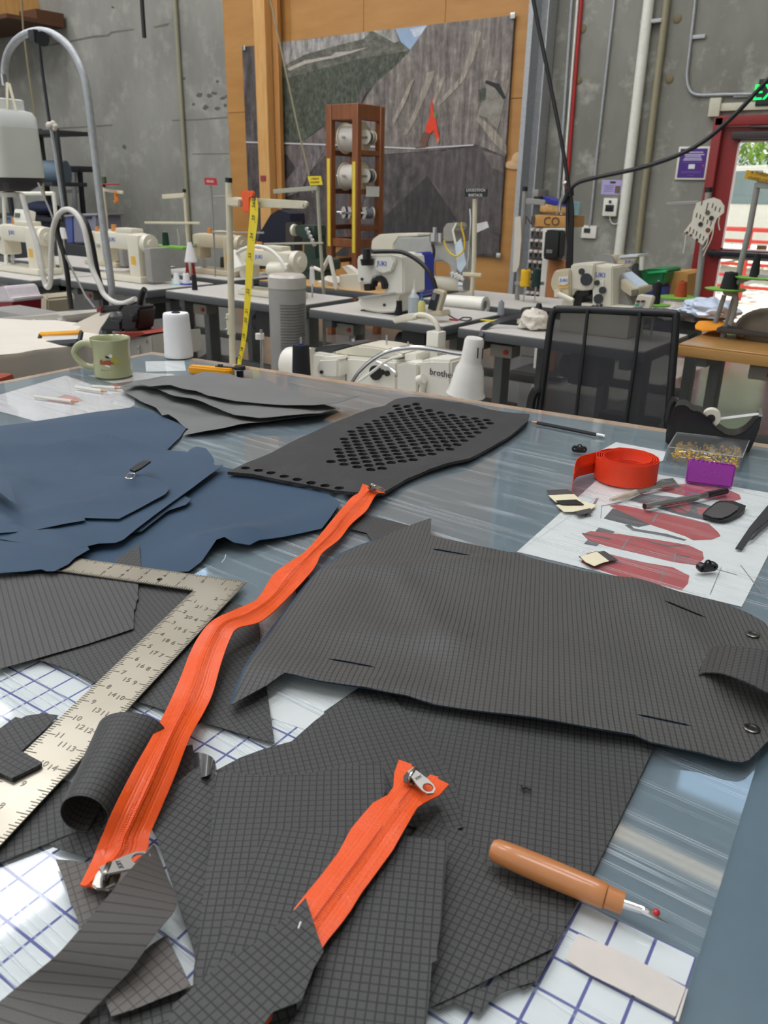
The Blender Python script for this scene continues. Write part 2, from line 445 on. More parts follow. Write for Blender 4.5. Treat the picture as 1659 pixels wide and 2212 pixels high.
# conduits and pipes
def pipe(name, label, cat, pts, r, m, Y=None, bends=0, clamps=()):
    Y = Y or YW-r-.006
    P = [VY(x, y, Y) for x, y in pts]
    if bends: P = smooth(P, bends)
    t = thing(name, label, cat, (P[0].x, Y, 0))
    b = B(); tube(b, P, r, 10); obj('pipe_run', b, m, t)
    for (x, y) in clamps:
        q = VY(x, y, Y); b = B(); box(b, (q.x+.04, Y+r*.3, q.z), (.11+r*2, r*1.2, .035), bev=.004); obj('clamp', b, M_galv, t)
    return t
pipe('wall_conduit', 'thin beige conduit running down the left concrete wall', 'conduit', [(376,-60),(378,0),(405,440),(412,560)], .032, mat('beige_conduit', (150,146,122), .5))
pipe('wall_conduit', 'thin grey conduit left of the red pipe', 'conduit', [(1239,-60),(1235,0),(1205,440),(1200,520)], .018, M_galv)
pipe('wall_conduit', 'slim white conduit touching the red pipe', 'conduit', [(1251,-60),(1248,0),(1218,390),(1212,470)], .014, M_white)
pipe('sprinkler_pipe', 'bright red pipe running down the right wall', 'pipe', [(1260,-60),(1256,0),(1226,385),(1222,425)], .02, M_redpipe)
pipe('wall_conduit', 'thin grey conduit running down to the thermostat', 'conduit', [(1330,-60),(1327,0),(1290,330),(1274,490)], .015, M_galv)
pipe('drain_pipe', 'thick white pipe with a clamp on the right wall', 'pipe', [(1408,-60),(1402,0),(1345,480),(1330,600)], .055, M_pvc, clamps=[(1398,47)])
pipe('wall_conduit', 'tan square conduit right of the thick white pipe', 'conduit', [(1446,-60),(1441,0),(1388,440),(1375,560)], .036, mat('tan_conduit', (148,140,112), .55))
pipe('wall_conduit', 'bent grey conduit turning towards the exit sign', 'conduit', [(1505,-60),(1502,0),(1486,140),(1484,165),(1488,190),(1505,205),(1560,204),(1640,203)], .016, M_galv, bends=4, clamps=[(1499,80),(1592,206)])
# crack lines and plaster patches keep to the materials; bolt plugs on the wall
for i, (x, y) in enumerate(((1463,40),(1446,170),(1259,62),(1250,173))):
    q = VY(x, y, YW); b = B(); lathe(b, (q.x, YW-.012, q.z), [(.0,0),(.035,0),(.045,.006),(.045,.012)], 10, axis=(0,1,0))
    obj('plug', b, mat('plug_putty', (122,112,84), .8), bpy.data.objects['wall_back_right'])
# timber beams at the upper left
t = thing('ceiling_beam', 'yellow timber ceiling beam at the upper left corner', 'beam', (-15, 8.6, 4.0))
a = VY(0, 42, 8.3); b = B(); box(b, (-15.6, 8.75, a.z+.22), (2.6, .9, .42)); obj('beam', b, M_lum, t)
b = B(); box(b, (-14.6, 8.6, a.z-.02), (2.2, 1.0, .06)); box(b, (-13.8, 8.9, a.z+.06), (.5, .5, .2)); obj('joist', b, M_brown, t)
a = VY(305, -20, 8.6); c_ = VY(312, 82, 8.6)
b = B(); cyl(b, a, c_, .03, n=10); obj('hanging_rod', b, M_black, None, 'short black rod hanging down in front of the left wall', 'rod')

# ------------------------------------------------------------------ the mural
t = thing('mural', 'large mural photograph of cliffs with a slackliner in orange', 'mural', (-7.3, YW-.06, .6))
YM = YW-.075
def G3(pts, y=YM): return [VY(x, y_, y) for x, y_ in C('G', pts)]
def rock(name, cols, rot, scale, sc=2, contrast=(.36,.64)):
    m = NT(name); co = m.mapping(m.co(), rot=rot, scale=scale)
    n = m.noise(co, sc*1.6, 9, .72); n2 = m.noise(m.co(), 7, 8, .75)
    v = m.math('ADD', m.math('MULTIPLY', n, .65), m.math('MULTIPLY', n2, .35))
    st = [(contrast[0]+(contrast[1]-contrast[0])*i/(len(cols)-1), lin(c)) for i, c in enumerate(cols)]
    m.l(m.ramp(v, st), m.b.inputs['Base Color']); m.b.inputs['Roughness'].default_value = .5
    MATS[name] = m.m; return m.m
q = G3([(100,240),(1497,75),(1420,1318),(112,1318)])
b = B(); box(b, ((q[0].x+q[1].x)/2, YM+.02, (q[0].z+q[2].z)/2), (q[1].x-q[0].x, .036, q[0].z-q[2].z), bev=.003, seg=1)
obj('board', b, rock('print_dark_rock', [(44,40,40),(66,60,58),(92,84,82),(122,114,110)], (0,.75,0), (3,1,.8), 1.6), t)
LAY = [0]
def pr(name, pts, m):
    LAY[0] += 1; y = YM-.0004*LAY[0]
    b = B(); prism(b, G3(pts, y), (0, .0012, 0)); return obj(name, b, m, t, smooth=0)
M_face = [rock('print_face_%d' % i, c, (0,a,0), (5,1,.7), 1.6) for i, (c, a) in enumerate((([(58,52,52),(84,77,74),(112,104,100)], .9), ([(40,36,36),(58,53,52),(82,76,74)], .6), ([(78,70,68),(108,98,94),(140,130,124)], .7)))]
for i, pts in ((0,[(840,1090),(1100,780),(1280,750),(1440,800),(1425,1200),(1200,1120),(1060,930)]), (2,[(1020,950),(1090,940),(1160,1100),(1120,1150)]), (1,[(560,1310),(830,1110),(1050,900),(1200,1120),(1200,1310)]), (2,[(280,760),(420,720),(520,650),(560,760),(470,860),(380,1000),(300,1040)]), (1,[(265,800),(330,790),(420,930),(300,1180),(262,1150)]), (0,[(560,780),(700,700),(830,790),(760,980),(600,1180),(520,1050)]), (2,[(1330,770),(1430,800),(1440,880),(1380,860)]), (0,[(1180,1130),(1420,1210),(1415,1300),(1210,1300)])):
    pr('printed_face', pts, M_face[i])
pr('printed_cliff', [(1050,128),(1494,77),(1478,330),(1450,800),(1300,740),(1100,768),(830,790),(760,800),(640,720),(700,560),(780,430),(870,350),(960,260)], rock('print_cliff', [(70,64,62),(104,96,90),(136,126,118),(178,168,154)], (0,.42,0), (6,1,.7), 1.5))
pr('printed_forest', [(248,400),(330,352),(575,275),(700,245),(870,215),(960,262),(880,345),(800,410),(720,500),(650,590),(520,640),(420,720),(255,760)], rock('print_forest', [(38,42,34),(58,64,50),(84,88,74),(110,110,98)], (0,0,0), (6,1,3), 3))
pr('printed_slope', [(248,222),(700,168),(880,148),(960,258),(700,300),(480,360),(250,420)], rock('print_slope', [(60,62,54),(84,84,72),(112,110,98),(140,138,126)], (0,-.3,0), (2,1,3), 2.5))
pr('printed_pale_cliff', [(248,222),(560,186),(760,160),(720,200),(560,240),(420,280),(330,330),(250,370)], rock('print_pale_cliff', [(92,90,86),(132,128,122),(168,164,158),(196,192,188)], (0,.1,0), (5,1,1), 2.2))
pr('printed_ledge', [(770,158),(880,148),(905,210),(880,220),(830,190)], MATS['print_pale_cliff'])
pr('printed_trail', [(330,352),(420,310),(560,285),(580,268),(650,262),(750,240),(660,272),(575,295),(430,325),(345,362)], mat('print_trail', (178,170,158), .5, 0, .2, 30))
pr('printed_haze', [(885,147),(1052,128),(1005,195),(962,255),(915,215)], mat('print_haze', (150,172,196), .5, 0, .12, 6))
pr('printed_snowfield', [(960,150),(1045,132),(1020,175),(985,190)], mat('print_snow', (196,204,212), .5, 0, .15, 20))
pr('printed_scree', [(295,960),(430,800),(520,680),(545,690),(520,780),(440,900),(400,980),(310,1015)], rock('print_scree', [(66,60,58),(110,102,100),(150,142,140)], (0,.6,0), (4,1,1), 3))
pr('printed_scree', [(690,520),(720,440),(735,470),(700,560),(640,680),(560,780),(545,760),(620,640)], MATS['print_scree'])
M_streak = rock('print_pale_streak', [(104,96,88),(150,140,126),(190,180,164)], (0,.35,0), (8,1,.6), 2)
for pts in ([(1050,370),(1092,362),(1060,450),(985,620),(945,690),(925,690),(985,560)], [(1300,150),(1330,165),(1290,300),(1235,415),(1110,545),(1090,540),(1220,395)], [(1120,400),(1145,390),(1110,480),(1085,540),(1075,520)],
            [(1335,205),(1350,210),(1340,250),(1330,245)], [(1450,410),(1470,405),(1455,480),(1420,560),(1405,545)], [(1400,360),(1412,365),(1400,400),(1390,395)], [(960,420),(985,400),(940,520),(880,640),(870,620)]):
    pr('printed_streak', pts, M_streak)
pr('printed_boulder', [(1360,425),(1400,440),(1447,500),(1430,590),(1410,662),(1350,600),(1305,590)], rock('print_boulder', [(110,104,94),(140,134,122),(164,158,146)], (0,0,0), (2,1,2), 2))
pr('printed_boulder_edge', [(1310,590),(1400,670),(1455,745),(1455,790),(1380,720),(1300,610)], M_streak)
pr('printed_shadow_gully', [(1350,410),(1420,430),(1452,500),(1440,510),(1395,450),(1345,425)], mat('print_gully', (36,34,34), .5))
pr('printed_bush', [(1310,460),(1350,450),(1350,510),(1315,520)], MATS['print_forest'])
pr('printed_slackline', [(122,724),(530,737),(990,757),(1285,739),(1285,746),(990,764),(530,744),(122,731)], mat('print_line', (206,202,204), .5))
pr('printed_legs', [(1036,672),(1062,690),(1048,735),(1046,757),(990,762),(988,754),(1028,748),(1008,728),(1018,700)], mat('print_trousers', (110,78,62), .5))
pr('printed_figure', [(1066,560),(1070,512),(1075,500),(1079,560),(1092,590),(1098,640),(1112,705),(1104,714),(1094,712),(1084,668),(1060,686),(1042,676),(1040,655),(1056,610),(1064,600)], mat('print_orange_shirt', (226,62,26), .5))
pr('printed_head', [(1078,590),(1086,572),(1098,578),(1098,598),(1086,604)], mat('print_helmet', (112,128,76), .5))
pr('printed_hand', [(1096,710),(1112,706),(1112,722),(1102,740),(1096,724)], mat('print_skin', (190,128,100), .5))
for c in ((1488,80),(1415,1308),(112,246)):
    q = G3([c], YM-.01)[0]; b = B(); box(b, (q.x, q.y, q.z), (.06, .02, .06), bev=.004); obj('corner_bracket', b, M_steel, t)
# ------------------------------------------------------------------ red door with outside beyond
t = thing('door_1', 'red steel door with tall glass panes and dark push bar', 'door', (DX0, YW, 0)); t['kind'] = 'structure'; del t['category']
b = B(); box(b, (DX0+.035, YW+.08, DZ/2), (.09, .26, DZ), bev=.006); box(b, (DX1-.035, YW+.08, DZ/2), (.09, .26, DZ), bev=.006); box(b, ((DX0+DX1)/2, YW+.08, DZ-.03), (DX1-DX0, .26, .09), bev=.006)
obj('door_frame', b, M_red, t)
gx0 = VY(1592, 330, YW+.02).x; gx1 = DX1-.20; zt = VY(1600, 304, YW+.02).z; zl1 = VY(1560, 543, YW+.02).z+.02; zl0 = zl1-.08
b = B(); box(b, ((DX0+.085+gx0)/2, YW+.05, DZ/2-.02), (gx0-DX0-.085, .045, DZ-.12)); box(b, ((gx1+DX1-.085)/2, YW+.05, DZ/2-.02), (DX1-.085-gx1, .045, DZ-.12))
box(b, ((gx0+gx1)/2, YW+.05, (zt+DZ-.08)/2), (gx1-gx0, .045, DZ-.08-zt)); box(b, ((gx0+gx1)/2, YW+.05, (zl0+zl1)/2), (gx1-gx0, .045, zl1-zl0)); box(b, ((gx0+gx1)/2, YW+.05, .06), (gx1-gx0, .045, .12))
leaf = obj('door_leaf', b, M_red, t)
def glassmat():
    m = NT('clear_glass'); tr = m.n('BsdfTransparent'); gl = m.n('BsdfGlossy'); gl.inputs['Roughness'].default_value = .02
    fr = m.n('Fresnel'); fr.inputs[0].default_value = 1.5; mx = m.n('MixShader'); tr.inputs[0].default_value = (.94,.97,.97,1)
    ge = m.n('NewGeometry'); m.l(m.math('MULTIPLY', fr.outputs[0], m.math('SUBTRACT', 1, ge.outputs['Backfacing'])), mx.inputs[0]); m.l(tr.outputs[0], mx.inputs[1]); m.l(gl.outputs[0], mx.inputs[2]); m.l(mx.outputs[0], m.out.inputs[0])
    MATS['glass'] = m.m; return m.m
M_glass = glassmat()
for z0, z1 in ((zl1, zt), (.12, zl0)):
    b = B(); box(b, ((gx0+gx1)/2, YW+.05, (z0+z1)/2), (gx1-gx0, .006, z1-z0)); pn = obj('pane', b, M_glass, t)
    b = B()
    for x in (gx0+.008, gx1-.008): box(b, (x, YW+.022, (z0+z1)/2), (.016, .014, z1-z0))
    for z in (z0+.008, z1-.008): box(b, ((gx0+gx1)/2, YW+.022, z), (gx1-gx0, .014, .016))
    obj('glazing_bead', b, mat('white_bead', (220,200,196), .5), pn)
b = B(); box(b, ((gx0+gx1)/2+.03, YW-.03, (zl0+zl1)/2), (gx1-gx0+.26, .06, .055), bev=.01); box(b, (gx0-.09, YW-.01, (zl0+zl1)/2), (.05, .09, .07), bev=.008); obj('push_bar', b, mat('push_bar_dark', (46,48,52), .35, .5), t)
b = B(); box(b, (gx0+.25, YW-.02, zt+.045), (.62, .08, .07), bev=.01); cyl(b, (gx0+.1, YW-.05, zt+.12), (gx0+.7, YW-.05, zt+.10), .012, n=8); obj('closer', b, mat('closer_dark', (58,50,46), .5), t)
q = VY(1545, 232, YW-.03); b = B(); box(b, (q.x, YW-.03, q.z), (.11, .06, .17), bev=.006); o = obj('junction_box', b, mat('cream_box', (206,200,176), .5), None, 'cream junction box and cable duct above the red door', 'junction box')
b = B(); box(b, (q.x+.6, YW-.02, q.z+.0), (1.1, .04, .07), bev=.004); obj('duct', b, MATS['cream_box'], o)
q = VY(1640, 200, YW-.05); t = thing('exit_sign', 'black exit sign with glowing green letters above the door', 'exit sign', (q.x+.13, YW-.04, q.z-.1))
b = B(); box(b, (q.x+.14, YW-.03, q.z), (.32, .05, .235), bev=.008); obj('case', b, M_black, t)
b = B(); box(b, (q.x+.14, YW-.056, q.z), (.30, .004, .20)); obj('face_plate', b, mat('sign_face_dark', (14,26,20), .3), t)
text('lettering', 'EXIT', .19, face_m((q.x+.14, YW-.06, q.z-.005), (1,0,0), (0,0,1)), emit('exit_green', (30,255,110), 2.2), t)
# ================================================================== the cutting table
FL = V(330, 758, T); FR = V(1659, 957, T); LN = V(0, 822, T)
e1 = (FR-FL).normalized(); e2 = (LN-FL).normalized()
P_fl = FL; P_fr = FL+e1*2.7; P_nl = FL+e2*2.2; P_nr = P_fr+e2*2.2
M_lam = mat('blue_grey_laminate', (86,106,116), .32, 0, .04, 60, .06, 500, .5)
t = thing('cutting_table', 'large blue-grey cutting table under a clear plastic sheet', 'table', (-.8, .6, 0)); TABLE = t
zt0 = T-.0045
def poly(bm, P, z0, z1): return prism(bm, [(p.x, p.y, z0) for p in P], (0, 0, z1-z0))
b = B(); poly(b, [P_fl, P_fr, P_nr, P_nl], T-.045, zt0); obj('top', b, M_lam, t, smooth=0)
M_edge = wood('worn_edge_wood', (176,140,108), (200,166,134), (1,1,1), .4)
n1 = Vector((-e1.y, e1.x, 0)); 
b = B(); w_ = .024
poly(b, [FL+n1*.004, P_fr+n1*.004, P_fr-n1*w_, FL-n1*w_], T-.046, T-.0038); obj('edge_strip', b, M_edge, t, 'worn wooden edging strip')
n2 = Vector((e2.y, -e2.x, 0)); n2 = n2 if n2.x < 0 else -n2
b = B(); poly(b, [FL+n2*.004, P_nl+n2*.004, P_nl-n2*w_*.8, FL-n2*w_*.8], T-.046, T-.0036); obj('edge_strip', b, M_edge, t)
for q in (FL+e1*.12+e2*.12, P_fr-e1*.12+e2*.12, P_nl+e1*.12-e2*.12, P_nr-e1*.12-e2*.12, FL+e1*1.3+e2*.12):
    b = B(); box(b, (q.x, q.y, (T-.05)/2), (.07, .07, T-.05), atan2(e1.y, e1.x), bev=.005); obj('leg', b, M_dark, t)
b = B(); c4 = [FL+e1*.1+e2*.1, P_fr-e1*.1+e2*.1, P_nr-e1*.1-e2*.1, P_nl+e1*.1-e2*.1]; poly(b, c4, .25, .28); obj('shelf', b, mat('shelf_board', (110,100,90), .7), t)
# clear sheet with knife scratches
def acrylic():
    m = NT('scratched_clear_plastic'); co = m.co()
    tr = m.n('BsdfTransparent'); tr.inputs[0].default_value = (.97,.985,.985,1)
    gl = m.n('BsdfGlossy'); gl.inputs['Roughness'].default_value = .045
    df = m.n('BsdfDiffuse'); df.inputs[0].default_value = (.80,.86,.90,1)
    fr = m.n('Fresnel'); fr.inputs[0].default_value = 1.52
    tot = None
    for i, (rz, sx, sy, th) in enumerate(((.25,2.2,260,.70),(1.35,2.6,280,.70),(-.5,3,240,.71),(.8,1.6,320,.71),(2.2,2,280,.71),(1.75,1.5,360,.70))):
        n = m.noise(m.mapping(co, rot=(0,0,rz), scale=(sx, sy, 1)), 1, 2, .5)
        k = m.math('MULTIPLY', m.math('MAXIMUM', m.math('SUBTRACT', n, th-.04), 0), 13)
        tot = k if tot is None else m.math('ADD', tot, k)
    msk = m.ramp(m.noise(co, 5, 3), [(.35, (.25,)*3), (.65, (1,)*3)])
    sc = m.math('MINIMUM', m.math('ADD', m.math('MULTIPLY', tot, msk), .042), .34)  # even pale haze: fine scratches, raised to imitate reflected glare on the sheet
    wv = m.noise(m.mapping(co, scale=(1,1,1)), 14, 2); bp = m.n('Bump'); bp.inputs['Strength'].default_value = .012; bp.inputs['Distance'].default_value = .004; m.l(wv, bp.inputs['Height'])
    m.l(bp.outputs[0], gl.inputs['Normal']); m.l(bp.outputs[0], fr.inputs['Normal'])
    m1 = m.n('MixShader'); m2 = m.n('MixShader')
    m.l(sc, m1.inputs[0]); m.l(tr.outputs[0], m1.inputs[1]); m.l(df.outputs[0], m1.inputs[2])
    ge = m.n('NewGeometry'); m.l(m.math('MULTIPLY', fr.outputs[0], m.math('SUBTRACT', 1, ge.outputs['Backfacing'])), m2.inputs[0]); m.l(m1.outputs[0], m2.inputs[1]); m.l(gl.outputs[0], m2.inputs[2])
    m.l(m2.outputs[0], m.out.inputs[0]); MATS['acrylic'] = m.m; return m.m
s0, s1 = V(1639, 1637, T), V(1511, 2060, T); ds = (s0-s1).normalized()
sa = s1-ds*.8; sb = s1+ds*1.6
tt = ((FL-n1*.01)-s1).dot(n1)/ds.dot(n1); sb = s1+ds*tt
b = B(); poly(b, [FL-n1*.01+e1*.008, sb, sa, Vector((P_nl.x+.03, P_nl.y, 0))], T-.0028, T-.0006)
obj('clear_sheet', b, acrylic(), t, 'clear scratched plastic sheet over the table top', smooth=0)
# gridded cutting mats under the sheet
def gridmat():
    m = NT('gridded_mat_print'); uv = m.co('UV'); s = m.n('SeparateXYZ'); m.l(uv, s.inputs[0])
    def ln(c):
        f = m.math('ABSOLUTE', m.math('SUBTRACT', m.math('FRACT', m.math('ADD', m.math('DIVIDE', c, .0254), .5)), .5))
        return m.math('LESS_THAN', f, .042)
    g = m.math('MAXIMUM', ln(s.outputs[0]), ln(s.outputs[1])); n = m.noise(m.co(), 30, 4)
    c = m.mix(n, lin((222,222,220)), lin((238,238,236)))
    m.l(m.mix(g, c, lin((52,56,140))), m.b.inputs['Base Color']); m.b.inputs['Roughness'].default_value = .55
    MATS['grid'] = m.m; return m.m
M_grid = gridmat()
def cut_mat(label, org, ang, u0, u1, v0, v1, z):
    A = Vector((cos(ang), sin(ang), 0)); Bv = Vector((-sin(ang), cos(ang), 0)); o = Vector((org[0], org[1], 0)); i_ = .0254
    P = [o+A*u*i_+Bv*v*i_ for u, v in ((u0,v0),(u1,v0),(u1,v1),(u0,v1))]
    bm = B(); uvl = bm.loops.layers.uv.new('UVMap'); prism(bm, [(p.x, p.y, T-z) for p in P], (0,0,.0008))
    for f in bm.faces:
        for lp in f.loops:
            d = lp.vert.co-o; lp[uvl].uv = (d.dot(A), d.dot(Bv))
    return obj('cutting_mat', bm, M_grid, None, label, 'cutting mat', smooth=0)
cut_mat('white cutting mat with blue inch grid under the metal square', (-.451463+.00, .192104), .05848, -14, 6.6, -9, 10.6, .0042)
cut_mat('white cutting mat with blue inch grid near the seam ripper', (-.132979, .414348), .0657295, -6, 3, -12, 0, .0043)
# paper under the sheet
sheet('paper_sheet', C('p', [(560,1345),(668,1252),(735,1212),(930,1420),(661,1577),(583,1551),(566,1440)]), M_paper, -.0032, .0003, label='plain white paper under the sheet beside the long orange zipper', cat='paper')
M_tape = mat('cream_masking_tape', (222,214,204), .6, 0, .05, 40, alpha=.8)
sheet('tape_strip', C('W', [(485,335),(820,480),(1150,668),(1085,850),(820,715),(560,590),(400,488)]), M_tape, .0001, .0002, label='wide cream tape strip stuck across the near grid mat', cat='tape')
sheet('tape_strip', C('W', [(1150,680),(1165,676),(1105,882),(1085,875)]), M_tape, .0005, .0002, label='narrow cream tape tab at the edge of the near grid mat', cat='tape')
M_blueprint = mat('pale_tracing_paper', (206,208,210), .6, 0, .06, 20)
sheet('paper_sheet', C('N', [(0,560),(-60,470),(420,330),(620,400),(880,380),(860,520),(700,600),(330,650)]), mat('pink_white_paper', (222,214,212), .5, 0, .05, 15), -.0036, .0003, label='white pattern paper under the sheet in front of the mug', cat='paper')
sheet('paper_sheet', C('N', [(560,330),(840,310),(1100,320),(1180,360),(1000,400),(820,410)]), MATS['pink_white_paper'], -.0033, .0003, label='white pattern paper under the sheet behind the mug', cat='paper')
sheet('paper_sheet', C('N', [(930,240),(1180,235),(1190,300),(935,305)]), M_paper, -.0034, .0003, label='small white paper under the sheet beside the thread cone', cat='paper')
for i, pts in enumerate(([(300,490),(420,450),(500,470),(530,490),(440,515)], [(700,385),(850,365),(860,385),(740,400)])):
    sheet('printed_patch', C('N', pts), mat('faded_red_print', (196,140,136), .6, 0, .1), -.0027-.0003*i, .0002, parent=[o for o in bpy.data.objects if o.name.startswith('paper_sheet')][1+i])
# the drawing of five packs
M_dr = mat('drawing_red', (180,28,34), .45, 0, .10, 40); M_dk = mat('drawing_charcoal', (58,54,54), .5, 0, .12, 60); M_pen = mat('drawing_pencil', (120,116,114), .6)
DR = sheet('drawing_sheet', C('p', [(1322,1008),(1117,1192),(1602,1311),(1723,1075)]), M_paper, -.0034, .0003, label='white sheet with five red pack drawings under the plastic', cat='drawing')
CN = [0]
def dp(name, pts, m):
    CN[0] += 1
    return sheet(name, C('D', pts), m, -.0031+.00001*CN[0], .00005, parent=DR, step=.2)
dp('drawn_backing', [(760,655),(850,612),(1000,628),(1130,645),(1290,690),(1330,745),(1265,785),(1100,752),(900,690)], M_dk)
dp('drawn_pack', [(985,560),(1200,545),(1400,585),(1475,618),(1488,648),(1440,662),(1290,652),(1100,622),(950,590)], M_dr)
dp('drawn_strap', [(920,555),(975,520),(1050,512),(1100,572),(1010,575)], M_dk)
for pts in ([(940,650),(1000,640),(1090,690),(1050,695)], [(1100,660),(1180,680),(1150,730),(1090,700)], [(1200,700),(1280,705),(1290,750),(1210,745)], [(1000,690),(1080,705),(1140,738),(1080,730)]):
    dp('drawn_panel', pts, M_dr)
dp('drawn_backing', [(605,772),(665,705),(760,735),(920,808),(830,828)], M_dk)
dp('drawn_pack', [(640,690),(690,680),(920,725),(1100,758),(1280,805),(1340,860),(1355,885),(1300,908),(1180,912),(1128,885),(915,815),(760,745)], M_dr)
dp('drawn_strap', [(740,815),(775,810),(800,835),(960,862),(1010,870),(1140,908),(1120,915),(960,878),(790,850)], M_dk)
dp('drawn_backing', [(478,935),(575,828),(680,855),(560,950)], M_dk)
dp('drawn_pack', [(468,872),(520,852),(700,870),(900,900),(1150,942),(1240,985),(1248,1030),(1205,1073),(1060,1052),(800,990),(620,948),(500,905)], M_dr)
for pts in ([(465,862),(650,900),(650,910),(470,872)], [(760,885),(1020,945),(1130,940),(1130,948),(1015,955)], [(1065,1000),(1158,1015),(1155,1024),(1065,1010)], [(955,1145),(1060,1165),(1058,1175),(955,1155)], [(700,1020),(900,1080),(1045,1082),(1045,1090),(890,1088)], [(1080,590),(1210,605),(1208,613),(1080,598)]):
    dp('drawn_strap', pts, M_dk)
dp('drawn_pack', [(498,995),(560,980),(850,1050),(1050,1085),(1155,1138),(1145,1190),(1105,1234),(1000,1205),(700,1142),(530,1085),(458,1052)], M_dr)
for pts in ([(765,890),(775,892),(725,970),(710,975)], [(940,740),(955,745),(925,795),(912,795)], [(560,640),(575,640),(545,700),(490,760),(480,758)], [(585,770),(590,690),(720,665),(720,669),(594,694),(589,770)], [(1062,985),(1070,985),(1062,1050),(1052,1050)], [(985,1085),(992,1087),(975,1190),(965,1188)], [(1480,1070),(1485,1068),(1640,1270),(1630,1270)], [(1360,1080),(1364,1082),(1290,1260),(1284,1260)], [(60,985),(64,983),(560,640),(556,640)], [(900,980),(1460,1130),(1460,1134),(900,984)]):
    dp('pencil_line', pts, M_pen)
sheet('paper_sheet', C('D', [(590,335),(685,283),(1005,345),(985,402),(760,470)]), M_paper, -.0030, .0003, label='white paper slip between the orange tape roll and pin box', cat='paper')

# ------------------------------------------------------------------ cloths
M_rip = ripstop('charcoal_ripstop', (64,64,62), (17,17,17))
M_rip2 = ripstop('warm_grey_ripstop', (96,91,86), (58,55,52), .0062, .0062, .10, .10)
M_rip3 = ripstop('dark_lined_ripstop', (74,72,70), (26,26,26), .0062, .0062, .15, .05)
def navymat():
    m = NT('navy_coated_cloth'); co = m.co(); n = m.noise(co, 8, 3)
    m.l(m.mix(n, lin((40,64,87)), lin((47,74,98))), m.b.inputs['Base Color']); m.b.inputs['Roughness'].default_value = .62
    m.b.inputs['Specular IOR Level'].default_value = .3
    m.b.inputs['Sheen Weight'].default_value = .1; m.bump(m.noise(co, 900, 2), .15, .0004); MATS['navy'] = m.m; return m.m
M_navy = navymat()
M_grey = mat('grey_softshell_cloth', (106,106,104), .6, 0, .05, 12, .15, 700)
def cloth(name, k, pts, m, z, label, ang=0, wave=(.0012,.08,1), cat='fabric piece', **kw):
    return sheet(name, C(k, pts), m, z, .0006, ang=ang, wave=wave, label=label, cat=cat, **kw)
# navy pieces
def hump(cx, cy, dx, dy, h, L=.05, Wd=.2):
    """a soft fold: crest line through pixel (cx,cy) running towards pixel (dx,dy)"""
    a = V(cx, cy); c = V(dx, dy); d = (c-a); ln = d.length; d.normalize(); nn = Vector((-d.y, d.x, 0))
    def f(x, y):
        q = Vector((x, y, 0))-Vector((a.x, a.y, 0)); s = q.dot(d); o = q.dot(nn)
        e = 1 if 0 <= s <= ln else math.exp(-((s if s < 0 else s-ln)/Wd)**2)
        return h*e*math.exp(-(o/L)**2)
    return f
def addf(*fs): return lambda x, y: sum(f(x, y) for f in fs)
cloth('navy_fabric', 'N', [(-120,668),(0,660),(150,645),(300,622),(450,600),(600,575),(750,556),(870,540),(960,580),(1100,625),(1200,660),(1150,735),(1060,822),(900,860),(600,880),(0,900),(-120,900)], M_navy, .0008, 'navy fabric piece farthest back, pointed beside the grey stack', wave=(.004,.18,3), zfun=hump(60, 930, 300, 900, .006, .05))
cloth('navy_fabric', 'p', [(482,1010),(520,1018),(640,1030),(700,1060),(737,1094),(715,1125),(695,1147),(620,1165),(560,1179),(540,1188),(506,1188),(486,1183),(469,1188),(452,1203),(435,1220),(408,1238),(330,1245),(200,1225),(160,1190),(300,1050),(400,1000)], M_navy, .0008, 'large navy fabric piece reaching under the black mesh panel', wave=(.0014,.12,4), zfun=addf(hump(520, 1165, 450, 1180, .012, .03, .03), hump(600,1150,700,1120,.006,.04)))
cloth('navy_fabric', 'N', [(860,1250),(1030,1170),(1180,1105),(1228,1125),(1190,1162),(1080,1198),(1062,1210),(905,1330),(800,1345)], M_navy, .0065, 'thin navy fabric offcut peeking from under the notched piece', wave=(.001,.1,5))
cloth('navy_fabric', 'N', [(-120,1385),(0,1375),(300,1400),(560,1440),(575,1462),(480,1512),(440,1548),(350,1590),(300,1592),(265,1580),(150,1596),(0,1608),(-120,1612)], M_navy, .0082, 'navy fabric piece lying nearest, over the metal square', wave=(.003,.12,6), zfun=hump(60,1210,200,1180,.004,.04))
cloth('navy_fabric', 'N', [(-120,850),(0,848),(280,850),(420,832),(550,792),(640,776),(714,778),(720,788),(728,779),(900,800),(1100,822),(1190,830),(1198,836),(1206,829),(1218,821),(1260,817),(1320,838),(1362,872),(1372,890),(1366,900),(1376,912),(1430,910),(1100,1150),(860,1330),(790,1385),(740,1405),(630,1413),(540,1440),(430,1452),(300,1445),(100,1402),(0,1385),(-120,1380)], M_navy, .0105, 'notched navy fabric piece with the black zip pull on it', wave=(.003,.16,7), zfun=addf(hump(-40, 1000, 130, 990, .022, .05, .08), hump(205,968,300,975,.014,.022,.05), hump(440,985,460,1000,.010,.02,.02), hump(130,1185,40,1165,.007,.015,.04)))
cloth('navy_fabric', 'N', [(-120,1010),(60,1000),(150,975),(330,940),(400,926),(470,940),(600,976),(730,990),(900,1000),(1010,1008),(1060,1026),(1085,1062),(1060,1096),(900,1182),(760,1252),(540,1247),(548,1262),(400,1287),(200,1330),(0,1342),(-120,1346)], M_navy, .0160, 'rounded navy fabric piece on top of the blue pile', wave=(.003,.13,8), zfun=addf(hump(110, 1020, 140, 1016, .016, .035, .03), hump(-20,1060,40,1075,.012,.03,.04), hump(335,1045,300,1060,.008,.025,.02), hump(180,1118,60,1140,.006,.012,.05)))
